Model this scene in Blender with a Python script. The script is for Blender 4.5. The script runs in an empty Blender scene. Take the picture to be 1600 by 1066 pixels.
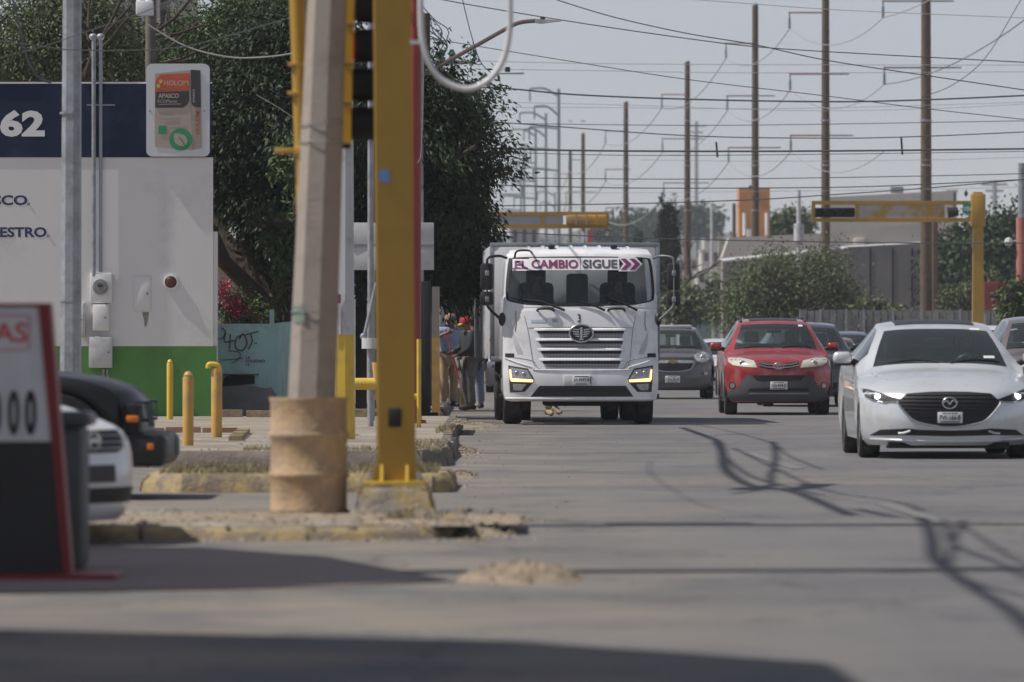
import bpy, bmesh, math, random
import numpy as np
from mathutils import Vector, Matrix
from mathutils.bvhtree import BVHTree
from mathutils.geometry import delaunay_2d_cdt

random.seed(7); rng = np.random.default_rng(7)
R = math.radians
sc = bpy.context.scene
COL = sc.collection

# ------------------------------------------------------------------ camera, light, sky
H = 1.12; F = 8888.9; HY = 547.0            # eye height, focal length in photo pixels, horizon row
cam_d = bpy.data.cameras.new('camera'); cam = bpy.data.objects.new('camera', cam_d); COL.objects.link(cam)
cam.location = (0, 0, H)
cam.rotation_euler = (R(90) + math.atan(14/F), 0, 0)
cam_d.lens = 200; cam_d.sensor_width = 36; cam_d.clip_start = .5; cam_d.clip_end = 6000
cam_d.dof.use_dof = True; cam_d.dof.focus_distance = 84; cam_d.dof.aperture_fstop = 4.0
sc.camera = cam

SUN_EL, SUN_AZ = R(55), R(5.5)                # sun from the left, a touch to the camera's side
S = Vector((-math.cos(SUN_AZ)*math.cos(SUN_EL), -math.sin(SUN_AZ)*math.cos(SUN_EL), math.sin(SUN_EL)))
w = bpy.data.worlds.new('World'); sc.world = w; w.use_nodes = True
nt = w.node_tree; bg = nt.nodes['Background']
sky = nt.nodes.new('ShaderNodeTexSky'); sky.sky_type = 'NISHITA'; sky.sun_disc = False
sky.sun_elevation = SUN_EL; sky.sun_rotation = math.atan2(S.x, S.y) % (2*math.pi)
sky.altitude = 1400; sky.air_density = 1.0; sky.dust_density = 1.0; sky.ozone_density = 1.5
hs = nt.nodes.new('ShaderNodeHueSaturation'); hs.inputs['Saturation'].default_value = .42; nt.links.new(sky.outputs[0], hs.inputs['Color'])   # dusty, nearly white sky
tint = nt.nodes.new('ShaderNodeMixRGB'); tint.blend_type = 'MULTIPLY'; tint.inputs[0].default_value = 1; tint.inputs[2].default_value = (1.0, .98, 1.045, 1)
nt.links.new(hs.outputs[0], tint.inputs[1]); nt.links.new(tint.outputs[0], bg.inputs[0]); bg.inputs[1].default_value = 0.093
sun_d = bpy.data.lights.new('sun', 'SUN'); sun = bpy.data.objects.new('sun', sun_d); COL.objects.link(sun)
sun_d.energy = 4.6; sun_d.angle = R(.55); sun_d.color = (1, .95, .88)
sun.rotation_euler = S.to_track_quat('Z', 'Y').to_euler(); sun.location = (0, 0, 60)
sc.view_settings.view_transform = 'Standard'; sc.view_settings.look = 'None'
sc.view_settings.exposure = -0.04; sc.view_settings.gamma = 1
sc.view_settings.use_curve_mapping = False
sc.cycles.max_bounces = 8; sc.cycles.transparent_max_bounces = 24; sc.cycles.volume_bounces = 0

def P(px, py, d): return Vector(((px-800)/F*d, d, H + (HY-py)/F*d))
def X(px, d): return (px-800)/F*d
def Z(py, d): return H + (HY-py)/F*d
def GD(py, z=0): return (H-z)*F/(py-HY)      # distance at which height z shows at row py

# ------------------------------------------------------------------ materials
def nodes(m): return m.node_tree.nodes, m.node_tree.links
MATS = {}
def mat(name, col, rough=.6, metal=0, var=.12, vscale=3.0, dirt=None, dirt_amt=.35, dscale=1.2, bump=.0, bscale=40,
        coat=0, emit=None, world=False, spec=.5):
    if name in MATS: return MATS[name]
    m = bpy.data.materials.new(name); m.use_nodes = True; N, L = nodes(m); b = N['Principled BSDF']
    tc = N.new('ShaderNodeNewGeometry' if world else 'ShaderNodeTexCoord'); co = tc.outputs['Position' if world else 'Object']
    def noise(s, det=5, ro=.6):
        n = N.new('ShaderNodeTexNoise'); n.inputs['Scale'].default_value = s; n.inputs['Detail'].default_value = det
        n.inputs['Roughness'].default_value = ro; L.new(co, n.inputs['Vector']); return n
    n1 = noise(vscale)
    r1 = N.new('ShaderNodeValToRGB'); L.new(n1.outputs['Fac'], r1.inputs[0])
    r1.color_ramp.elements[0].position = .3; r1.color_ramp.elements[1].position = .7
    a, c = 1-var, 1+var
    r1.color_ramp.elements[0].color = (col[0]*a, col[1]*a, col[2]*a, 1); r1.color_ramp.elements[1].color = (min(1, col[0]*c), min(1, col[1]*c), min(1, col[2]*c), 1)
    out = r1.outputs[0]
    if dirt:
        n2 = noise(dscale, 8, .7); r2 = N.new('ShaderNodeValToRGB'); L.new(n2.outputs['Fac'], r2.inputs[0])
        r2.color_ramp.elements[0].position = .62-dirt_amt*.5; r2.color_ramp.elements[1].position = .78-dirt_amt*.4
        mx = N.new('ShaderNodeMixRGB'); L.new(r2.outputs[0], mx.inputs[0]); L.new(out, mx.inputs[1]); mx.inputs[2].default_value = (*dirt, 1)
        out = mx.outputs[0]
    L.new(out, b.inputs['Base Color'])
    b.inputs['Roughness'].default_value = rough; b.inputs['Metallic'].default_value = metal
    b.inputs['Coat Weight'].default_value = coat; b.inputs['Coat Roughness'].default_value = .04
    b.inputs['Specular IOR Level'].default_value = spec
    if bump:
        n3 = noise(bscale, 6, .65); bp = N.new('ShaderNodeBump'); bp.inputs['Strength'].default_value = bump; bp.inputs['Distance'].default_value = .02
        L.new(n3.outputs['Fac'], bp.inputs['Height']); L.new(bp.outputs[0], b.inputs['Normal'])
    if emit:
        b.inputs['Emission Color'].default_value = (*emit[0], 1); b.inputs['Emission Strength'].default_value = emit[1]
    MATS[name] = m; return m

def glass_mat(name, tint, fres=1.45, base=.0):
    if name in MATS: return MATS[name]
    m = bpy.data.materials.new(name); m.use_nodes = True; N, L = nodes(m); N.remove(N['Principled BSDF'])
    t = N.new('ShaderNodeBsdfTransparent'); t.inputs[0].default_value = (*tint, 1)
    g = N.new('ShaderNodeBsdfGlossy'); g.inputs['Roughness'].default_value = .03; g.inputs[0].default_value = (.9, .93, .95, 1)
    f = N.new('ShaderNodeFresnel'); f.inputs[0].default_value = fres
    mx = N.new('ShaderNodeMixShader'); L.new(f.outputs[0], mx.inputs[0]); L.new(t.outputs[0], mx.inputs[1]); L.new(g.outputs[0], mx.inputs[2])
    d = N.new('ShaderNodeBsdfDiffuse'); d.inputs[0].default_value = (.17, .20, .20, 1)
    mx2 = N.new('ShaderNodeMixShader'); mx2.inputs[0].default_value = base; L.new(mx.outputs[0], mx2.inputs[1]); L.new(d.outputs[0], mx2.inputs[2])
    L.new(mx2.outputs[0], N['Material Output'].inputs[0]); MATS[name] = m; return m

def asphalt():
    m = bpy.data.materials.new('asphalt'); m.use_nodes = True; N, L = nodes(m); b = N['Principled BSDF']
    g = N.new('ShaderNodeNewGeometry'); pos = g.outputs['Position']
    def noise(sc_, det=6, ro=.6, vec=None):
        n = N.new('ShaderNodeTexNoise'); n.inputs['Scale'].default_value = sc_; n.inputs['Detail'].default_value = det
        n.inputs['Roughness'].default_value = ro; L.new(vec or pos, n.inputs['Vector']); return n
    def ramp(src, p0, c0, p1, c1):
        r = N.new('ShaderNodeValToRGB'); L.new(src, r.inputs[0]); e = r.color_ramp.elements
        e[0].position = p0; e[0].color = (*c0, 1); e[1].position = p1; e[1].color = (*c1, 1); return r.outputs[0]
    def mix(f, a, c, mode='MIX'):
        x = N.new('ShaderNodeMixRGB'); x.blend_type = mode
        if isinstance(f, float): x.inputs[0].default_value = f
        else: L.new(f, x.inputs[0])
        L.new(a, x.inputs[1])
        if isinstance(c, tuple): x.inputs[2].default_value = (*c, 1)
        else: L.new(c, x.inputs[2])
        return x.outputs[0]
    base = ramp(noise(.45, 6, .55).outputs[0], .35, (.118, .117, .123), .68, (.160, .157, .155))
    mp = N.new('ShaderNodeMapping'); mp.inputs['Scale'].default_value = (1.0, .12, 1); L.new(pos, mp.inputs[0])   # wear along the lanes
    base = mix(ramp(noise(1.1, 5, .6, mp.outputs[0]).outputs[0], .45, (0, 0, 0), .75, (.5, .5, .5)), base, (.185, .177, .166))
    base = mix(ramp(noise(.16, 5, .6).outputs[0], .52, (0, 0, 0), .66, (.55, .55, .55)), base, (.20, .178, .155))   # dusty patches
    base = mix(ramp(noise(60, 3, .7).outputs[0], .35, (.86, .86, .86), .65, (1.12, 1.12, 1.12)), base, base)
    fine = ramp(noise(38, 4, .75).outputs[0], .3, (.80, .80, .80), .7, (1.18, 1.18, 1.18))
    base = mix(1.0, base, fine, 'MULTIPLY')
    sx = N.new('ShaderNodeSeparateXYZ'); L.new(pos, sx.inputs[0]); mr = N.new('ShaderNodeMapRange'); L.new(sx.outputs[0], mr.inputs[0])
    mr.inputs[1].default_value = 1.6; mr.inputs[2].default_value = -.7; mr.inputs[3].default_value = 0; mr.inputs[4].default_value = 1
    mu = N.new('ShaderNodeMath'); mu.operation = 'MULTIPLY'; L.new(mr.outputs[0], mu.inputs[0]); L.new(ramp(noise(.9, 7, .68).outputs[0], .38, (0, 0, 0), .62, (.85, .85, .85)), mu.inputs[1])
    base = mix(mu.outputs[0], base, (.25, .215, .17))      # dust gathered along the kerb
    base = mix(ramp(noise(.30, 2, .4).outputs[0], .60, (0, 0, 0), .605, (.35, .35, .35)), base, (.10, .099, .103))   # newer patches
    # oil drips
    base = mix(ramp(noise(1.9, 8, .72).outputs[0], .66, (0, 0, 0), .74, (.55, .55, .55)), base, (.085, .083, .08))
    # cracks
    v = N.new('ShaderNodeTexVoronoi'); v.feature = 'DISTANCE_TO_EDGE'; v.inputs['Scale'].default_value = .33
    wv = N.new('ShaderNodeVectorMath'); wv.operation = 'ADD'; L.new(pos, wv.inputs[0])
    nn = noise(1.3, 5, .7); sv = N.new('ShaderNodeVectorMath'); sv.operation = 'SCALE'; L.new(nn.outputs['Color'], sv.inputs[0]); sv.inputs['Scale'].default_value = 1.6
    L.new(sv.outputs[0], wv.inputs[1]); L.new(wv.outputs[0], v.inputs['Vector'])
    base = mix(ramp(v.outputs['Distance'], .003, (.7, .7, .7), .012, (0, 0, 0)), base, (.05, .048, .046))
    L.new(base, b.inputs['Base Color']); b.inputs['Roughness'].default_value = .8; b.inputs['Specular IOR Level'].default_value = .35
    bp = N.new('ShaderNodeBump'); bp.inputs['Strength'].default_value = .5; bp.inputs['Distance'].default_value = .01
    L.new(noise(90, 4, .7).outputs[0], bp.inputs['Height']); L.new(bp.outputs[0], b.inputs['Normal'])
    return m

M = dict(
 asphalt=asphalt(),
 dirt=mat('dirt', (.27, .22, .165), .95, var=.22, vscale=2, dirt=(.17, .14, .10), bump=.6, bscale=30, world=True),
 sand=mat('sand', (.36, .29, .21), .95, var=.25, vscale=14, dirt=(.22, .17, .12), dscale=8, bump=.9, bscale=60),
 pave=mat('pavement_concrete', (.36, .325, .285), .9, var=.18, vscale=2.5, dirt=(.22, .18, .13), dirt_amt=.5, dscale=1.5, bump=.5, bscale=50, world=True),
 apron=mat('pinkish_concrete', (.29, .235, .215), .9, var=.12, vscale=1.2, dirt=(.25, .22, .19), dirt_amt=.4, bump=.4, bscale=50, world=True),
 kerb=mat('kerb_concrete', (.20, .17, .14), .9, var=.2, vscale=6, dirt=(.10, .085, .07), bump=.7, bscale=30, world=True),
 kerb_y=mat('worn_yellow_kerb', (.44, .33, .145), .85, var=.25, vscale=6, dirt=(.22, .18, .14), dirt_amt=.50, dscale=5, bump=.9, bscale=25, world=True),
 yellow=mat('yellow_paint', (.41, .25, .045), .5, spec=.35, var=.06, dirt=(.35, .22, .05), dirt_amt=.2, dscale=2.0),
 yellow_b=mat('yellow_paint_bright', (.66, .45, .05), .5, var=.06, dirt=(.45, .3, .08), dirt_amt=.2, dscale=4),
 ochre=mat('ochre_paint', (.56, .33, .08), .55, var=.1, dirt=(.4, .25, .1), dirt_amt=.3, dscale=5),
 drum=mat('rusty_yellow_drum', (.53, .37, .20), .75, var=.14, vscale=5, dirt=(.36, .26, .18), dirt_amt=.5, dscale=4, bump=.5, bscale=30),
 conc=mat('pole_concrete', (.37, .32, .28), .85, var=.10, vscale=3, dirt=(.27, .24, .21), dirt_amt=.3, dscale=3, bump=.5, bscale=60),
 galv=mat('galvanised_grey', (.33, .35, .38), .5, .3, var=.12, vscale=4, dirt=(.22, .23, .25), dirt_amt=.35, dscale=5),
 grey_pole=mat('grey_pole_paint', (.50, .51, .52), .55, 0, var=.06, dirt=(.34, .34, .34), dirt_amt=.2, dscale=4),
 wood=mat('pole_timber', (.125, .085, .055), .9, var=.25, vscale=8, dirt=(.09, .07, .055), bump=.4, bscale=30),
 teal_pole=mat('teal_steel', (.17, .21, .22), .6, 0, var=.1),
 red_pole=mat('maroon_paint', (.28, .035, .03), .5, var=.1),
 arm_red=mat('crossarm_red', (.44, .27, .23), .7), arm_grey=mat('crossarm_grey', (.32, .34, .33), .7),
 insul=mat('insulator_green', (.06, .16, .13), .3),
 wire=mat('cable_black', (.06, .07, .07), .6), wire_g=mat('cable_grey', (.32, .32, .32), .6), hose=mat('white_conduit', (.62, .62, .63), .4),
 wall=mat('white_wall_paint', (.68, .68, .68), .85, var=.025, vscale=.8, dirt=(.56, .55, .54), dirt_amt=.12, dscale=1.1, bump=.12, bscale=25),
 blue=mat('navy_wall_paint', (.014, .021, .055), .8, spec=.25, var=.08, dirt=(.035, .045, .10), dirt_amt=.3),
 green=mat('green_wall_paint', (.085, .235, .055), .8, var=.06, dirt=(.08, .17, .05), dirt_amt=.25, bump=.1, bscale=20),
 teal=mat('teal_wall_paint', (.33, .52, .52), .85, var=.1, vscale=2, dirt=(.30, .38, .37), dirt_amt=.3, dscale=3),
 cream=mat('cream_wall_paint', (.55, .49, .38), .9, var=.06), grey_w=mat('bare_render', (.22, .21, .21), .95, var=.25, vscale=4),
 white=mat('plain_white', (.75, .75, .76), .6, var=.02), navy=mat('navy_print', (.03, .035, .12), .6), black=mat('matt_black', (.012, .012, .014), .6, var=.05),
 plastic=mat('black_plastic', (.02, .02, .022), .45, var=.08), rubber=mat('tyre_rubber', (.022, .021, .02), .85, var=.2, dirt=(.07, .06, .05), dirt_amt=.3, dscale=6),
 dark=mat('underbody_dark', (.012, .012, .012), .9), steel=mat('bright_steel', (.6, .6, .6), .25, .9, var=.03), alloy=mat('alloy_rim', (.42, .42, .44), .35, .8, var=.05),
 redp=mat('red_print', (.55, .06, .045), .55), orange=mat('orange_lens', (.8, .22, .03), .3), green_p=mat('green_print', (.03, .28, .12), .6),
 tan_p=mat('paper_tan', (.42, .36, .31), .7, var=.03), char=mat('charcoal_print', (.045, .042, .045), .6),
 leaf_d=mat('leaf_dark_green', (.028, .042, .017), .65, var=.55, vscale=1.2, spec=.3), leaf_m=mat('leaf_mid_green', (.075, .11, .038), .6, var=.35, vscale=1.5, spec=.3),
 leaf_o=mat('leaf_olive', (.12, .145, .07), .65, var=.3, vscale=1, spec=.25), leaf_f=mat('leaf_far_green', (.05, .08, .04), .7, var=.3, vscale=.4, spec=.2),
 bark=mat('tree_bark', (.055, .042, .032), .95, var=.3, vscale=8, bump=.8, bscale=20), flower=mat('bougainvillea_pink', (.50, .045, .12), .6, var=.4, vscale=6),
 grass=mat('dry_grass', (.25, .215, .115), .8, var=.35, vscale=3),
 seat=mat('seat_fabric', (.025, .025, .03), .85), skin=mat('skin_tone', (.28, .15, .095), .6, var=.08),
)
GLASS = glass_mat('windscreen_glass', (.76, .84, .82), 1.50, .13)
GLASS_R = glass_mat('rear_window_glass', (.72, .78, .78), 1.45, .04)
GLASS_T = glass_mat('truck_windscreen_glass', (.78, .84, .84), 1.45, .05)
GLASS_D = glass_mat('side_window_glass', (.34, .38, .38), 1.45, .05)
GLASS_L = glass_mat('lamp_lens_glass', (.88, .9, .9), 1.4, .02)

# ------------------------------------------------------------------ mesh helpers
class MB:
    def __init__(s): s.v = []; s.f = []
    def add(s, vs, fs):
        o = len(s.v); s.v += [tuple(v) for v in vs]; s.f += [tuple(i+o for i in f) for f in fs]; return s
    def box(s, a, b, rot=0, bev=0):
        x0, y0, z0 = a; x1, y1, z1 = b
        if bev:
            bm = bmesh.new(); bmesh.ops.create_cube(bm, size=1)
            for v in bm.verts: v.co = Vector(((x0+x1)/2+v.co.x*(x1-x0), (y0+y1)/2+v.co.y*(y1-y0), (z0+z1)/2+v.co.z*(z1-z0)))
            bmesh.ops.bevel(bm, geom=bm.edges[:], offset=bev, segments=2, affect='EDGES', profile=.5)
            vs = [v.co[:] for v in bm.verts]; bm.verts.index_update(); fs = [[v.index for v in f.verts] for f in bm.faces]; bm.free()
        else:
            vs = [(x0,y0,z0),(x1,y0,z0),(x1,y1,z0),(x0,y1,z0),(x0,y0,z1),(x1,y0,z1),(x1,y1,z1),(x0,y1,z1)]
            fs = [(0,3,2,1),(4,5,6,7),(0,1,5,4),(1,2,6,5),(2,3,7,6),(3,0,4,7)]
        if rot:
            cx, cy = (x0+x1)/2, (y0+y1)/2; c, n = math.cos(rot), math.sin(rot)
            vs = [(cx+(x-cx)*c-(y-cy)*n, cy+(x-cx)*n+(y-cy)*c, z) for x, y, z in vs]
        return s.add(vs, fs)
    def cyl(s, p0, p1, r0, r1=None, n=16, cap=True, spin=0):
        r1 = r0 if r1 is None else r1
        p0, p1 = Vector(p0), Vector(p1); q = (p1-p0).to_track_quat('Z', 'Y').to_matrix()
        vs = []
        for p, r in ((p0, r0), (p1, r1)):
            for i in range(n):
                a = 2*math.pi*i/n+spin; vs.append(p+q@Vector((math.cos(a)*r, math.sin(a)*r, 0)))
        fs = [(i, (i+1) % n, n+(i+1) % n, n+i) for i in range(n)]
        if cap: fs += [tuple(range(n))[::-1], tuple(range(n, 2*n))]
        return s.add(vs, fs)
    def tube(s, pts, r, n=8, taper=None):
        pts = [Vector(p) for p in pts]; vs = []; prev = None; m = len(pts)
        for i, p in enumerate(pts):
            t = (pts[min(i+1, m-1)]-pts[max(i-1, 0)]).normalized()
            if prev is None: u = t.orthogonal().normalized()
            else: u = (prev - t*prev.dot(t)).normalized()
            prev = u; v = t.cross(u); rr = r if taper is None else r+(taper-r)*i/(m-1)
            if isinstance(r, (list, tuple)): rr = r[i]
            for k in range(n):
                a = 2*math.pi*k/n; vs.append(p+(u*math.cos(a)+v*math.sin(a))*rr)
        fs = [(i*n+k, i*n+(k+1) % n, (i+1)*n+(k+1) % n, (i+1)*n+k) for i in range(m-1) for k in range(n)]
        fs += [tuple(range(n))[::-1], tuple(range((m-1)*n, m*n))]
        return s.add(vs, fs)
    def prism(s, poly, ax, a, b):
        """poly of 2D points extruded along axis ax ('x','y','z') from a to b"""
        n = len(poly)
        def pt(p, t): return {'x': (t, p[0], p[1]), 'y': (p[0], t, p[1]), 'z': (p[0], p[1], t)}[ax]
        vs = [pt(p, a) for p in poly]+[pt(p, b) for p in poly]
        fs = [(i, (i+1) % n, n+(i+1) % n, n+i) for i in range(n)]+[tuple(range(n))[::-1], tuple(range(n, 2*n))]
        return s.add(vs, fs)
    def lathe(s, prof, n=24, c=(0,0,0), ax='z'):
        vs = []
        for r, h in prof:
            for i in range(n):
                a = 2*math.pi*i/n; x, y = math.cos(a)*r, math.sin(a)*r
                v = {'z': (x, y, h), 'x': (h, x, y), 'y': (x, h, y)}[ax]; vs.append((v[0]+c[0], v[1]+c[1], v[2]+c[2]))
        m = len(prof)
        fs = [(i*n+k, i*n+(k+1) % n, (i+1)*n+(k+1) % n, (i+1)*n+k) for i in range(m-1) for k in range(n)]
        return s.add(vs, fs)
    def ball(s, c, r, n=12, sc_=(1,1,1)):
        m = n//2+1
        prof = [(math.sin(math.pi*i/(m-1))*1, -math.cos(math.pi*i/(m-1))) for i in range(m)]
        o = len(s.v); s.lathe(prof, n)
        for i in range(o, len(s.v)):
            v = s.v[i]; s.v[i] = (c[0]+v[0]*r*sc_[0], c[1]+v[1]*r*sc_[1], c[2]+v[2]*r*sc_[2])
        return s

def mk(name, mb, m, parent=None, smooth=35, weld=False, loc=None, label=None, normals=True):
    me = bpy.data.meshes.new(name); me.from_pydata(mb.v, [], mb.f); me.validate()
    if weld or normals:
        bm = bmesh.new(); bm.from_mesh(me)
        if weld: bmesh.ops.remove_doubles(bm, verts=bm.verts, dist=1e-4 if weld is True else weld)
        if normals: bmesh.ops.recalc_face_normals(bm, faces=bm.faces)
        bm.to_mesh(me); bm.free()
    me.materials.append(m)
    if smooth:
        me.shade_smooth()
        try: me.set_sharp_from_angle(angle=R(smooth))
        except Exception: pass
    o = bpy.data.objects.new(name, me); COL.objects.link(o)
    if parent: o.parent = parent
    if loc: o.location = loc
    if label: o['label'] = label
    return o
def tag(o, label, cat, group=None):
    o['label'] = label; o['category'] = cat
    if group: o['group'] = group
    return o
def thing(name, loc, label, cat, group=None, rz=0):
    o = bpy.data.objects.new(name, None); COL.objects.link(o); o.location = loc; o.rotation_euler = (0, 0, rz)
    o.empty_display_size = .2
    return tag(o, label, cat, group)
def struct(o, kind='structure'): o['kind'] = kind; return o
def kids(o): return [c for c in bpy.data.objects if c.parent == o]
def copy_tree(o, parent=None):
    c = o.copy(); COL.objects.link(c)
    if parent: c.parent = parent
    for ch in kids(o): copy_tree(ch, c)
    return c

_tc = {}
def text_geo(s, bold=0.0, res=3):
    k = (s, bold, res)
    if k in _tc: return _tc[k]
    cu = bpy.data.curves.new('t', 'FONT'); cu.body = s; cu.size = 1; cu.offset = bold; cu.resolution_u = res; cu.fill_mode = 'FRONT'
    o = bpy.data.objects.new('t', cu); COL.objects.link(o); dg = bpy.context.evaluated_depsgraph_get(); dg.update()
    me = bpy.data.meshes.new_from_object(o.evaluated_get(dg)); vs = [v.co[:2] for v in me.vertices]; fs = [tuple(p.vertices) for p in me.polygons]
    bpy.data.objects.remove(o); bpy.data.curves.remove(cu); bpy.data.meshes.remove(me)
    _tc[k] = (vs, fs); return _tc[k]
def text_mb(s, box, yf, bold=.02, ref=None, rot=False, mir=False):
    """lettering in the XZ plane filling box (x0,x1,z0,z1); yf: y value or function (x,z)->y. ref: box of the un-emboldened text to share its fit"""
    vs, fs = text_geo(s, bold); rv, _ = text_geo(s, ref if ref is not None else bold)
    a = np.array(rv); mn = a.min(0); mx = a.max(0); x0, x1, z0, z1 = box; mb = MB(); out = []
    for v in vs:
        u = (v[0]-mn[0])/(mx[0]-mn[0]); q = (v[1]-mn[1])/(mx[1]-mn[1])
        if rot: u, q = 1-q, u
        x = x0+u*(x1-x0); z = z0+q*(z1-z0); out.append((x, yf(x, z) if callable(yf) else yf, z))
    return mb.add(out, fs)
def letters(name, s, box, yf, m, parent, bold=.02, ref=None, rot=False):
    return mk(name, text_mb(s, box, yf, bold, ref, rot), m, parent, smooth=None, normals=False)

def cat(ctrl, n=6):
    """Catmull-Rom through control rows, n steps per span"""
    c = np.array(ctrl, float); out = []
    for i in range(len(c)-1):
        p0 = c[max(i-1, 0)]; p1 = c[i]; p2 = c[i+1]; p3 = c[min(i+2, len(c)-1)]
        for k in range(n):
            t = k/n; out.append(.5*((2*p1)+(-p0+p2)*t+(2*p0-5*p1+4*p2-p3)*t*t+(-p0+3*p1-3*p2+p3)*t**3))
    out.append(c[-1]); return np.array(out)
def curve(pts, n=6): return [tuple(p) for p in cat(pts, n)]
# ------------------------------------------------------------------ vehicles
def shell(prof, n, p=3.5, NT=25):
    """prof rows (y, z, half_width, sweep, drop) -> grid [row][col] of points, cols from -1 to 1"""
    rows = cat(prof, n); ts = np.linspace(-1, 1, NT); ts = np.sign(ts)*(1-(1-abs(ts))**1.25)
    return [[(r[2]*t, r[0]+r[3]*abs(t)**p, r[1]-r[4]*abs(t)**3) for t in ts] for r in rows], ts
class Proj:
    def __init__(s, mb): s.b = BVHTree.FromPolygons(mb.v, [list(f) for f in mb.f])
    def y(s, x, z):
        h = s.b.ray_cast(Vector((x, -3, z)), Vector((0, 1, 0)))
        if h[0] is None:
            h = s.b.find_nearest(Vector((x, .4, z)))
        return h[0].y
    def patch(s, poly, off=.004, depth=.02, g=.05, mb=None):
        """polygon (x,z) laid on the surface as a slightly raised solid"""
        mb = mb or MB(); bd = []
        n = len(poly)
        for i in range(n):
            a = Vector(poly[i]); b = Vector(poly[(i+1) % n]); k = max(1, int((b-a).length/g+.5))
            for j in range(k): bd.append(a.lerp(b, j/k))
        xs = [q.x for q in bd]; zs = [q.y for q in bd]; pts = list(bd)
        nx = int((max(xs)-min(xs))/g); nz = int((max(zs)-min(zs))/g)
        for i in range(1, nx+1):
            for j in range(1, nz+1): pts.append(Vector((min(xs)+i*g*.97, min(zs)+j*g*.97)))
        m = len(bd); r = delaunay_2d_cdt(pts, [(i, (i+1) % m) for i in range(m)], [], 1, 1e-5)
        vs = [(q.x, s.y(q.x, q.y)-off, q.y) for q in r[0]]
        mb.add(vs, [f for f in r[2]])
        rim = [(q.x, s.y(q.x, q.y)-off, q.y) for q in bd]; back = [(x, y+off+depth, z) for x, y, z in rim]
        mb.add(rim+back, [(i, (i+1) % m, m+(i+1) % m, m+i) for i in range(m)])
        return mb
def mirror_poly(p): return [(-x, z) for x, z in p][::-1]

def wheel(parent, x, y, r, wd, label=None, rimm=None, spokes=5, name='wheel'):
    sgn = 1 if x > 0 else -1
    prof = [(r*.62, -wd*.42), (r*.80, -wd*.5), (r*.93, -wd*.49), (r*.985, -wd*.40), (r, -wd*.2), (r, wd*.2), (r*.985, wd*.40), (r*.93, wd*.49), (r*.80, wd*.5), (r*.62, wd*.42)]
    t = mk(name, MB().lathe(prof, 36, ax='x'), M['rubber'], parent, loc=(x, y, r))
    k = MB().lathe([(r*.64, sgn*wd*.42), (r*.60, sgn*wd*.38), (r*.56, sgn*wd*.2), (.001, sgn*wd*.12)], 28, ax='x')
    for i in range(spokes):
        a = 2*math.pi*i/spokes; c, s_ = math.cos(a), math.sin(a)
        k.add([(sgn*wd*.36, c*.04-s_*.035, s_*.04+c*.035), (sgn*wd*.36, c*.04+s_*.035, s_*.04-c*.035), (sgn*wd*.36, c*r*.6+s_*.05, s_*r*.6-c*.05), (sgn*wd*.36, c*r*.6-s_*.05, s_*r*.6+c*.05),
               (sgn*wd*.2, c*.04-s_*.035, s_*.04+c*.035), (sgn*wd*.2, c*.04+s_*.035, s_*.04-c*.035), (sgn*wd*.2, c*r*.6+s_*.05, s_*r*.6-c*.05), (sgn*wd*.2, c*r*.6-s_*.05, s_*r*.6+c*.05)],
              [(0,1,2,3), (4,7,6,5), (0,4,5,1), (1,5,6,2), (2,6,7,3), (3,7,4,0)])
    k.cyl((sgn*wd*.2, 0, 0), (sgn*wd*.4, 0, 0), r*.16, r*.13, 14)
    mk('rim', k, rimm or M['alloy'], t)
    return t

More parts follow.
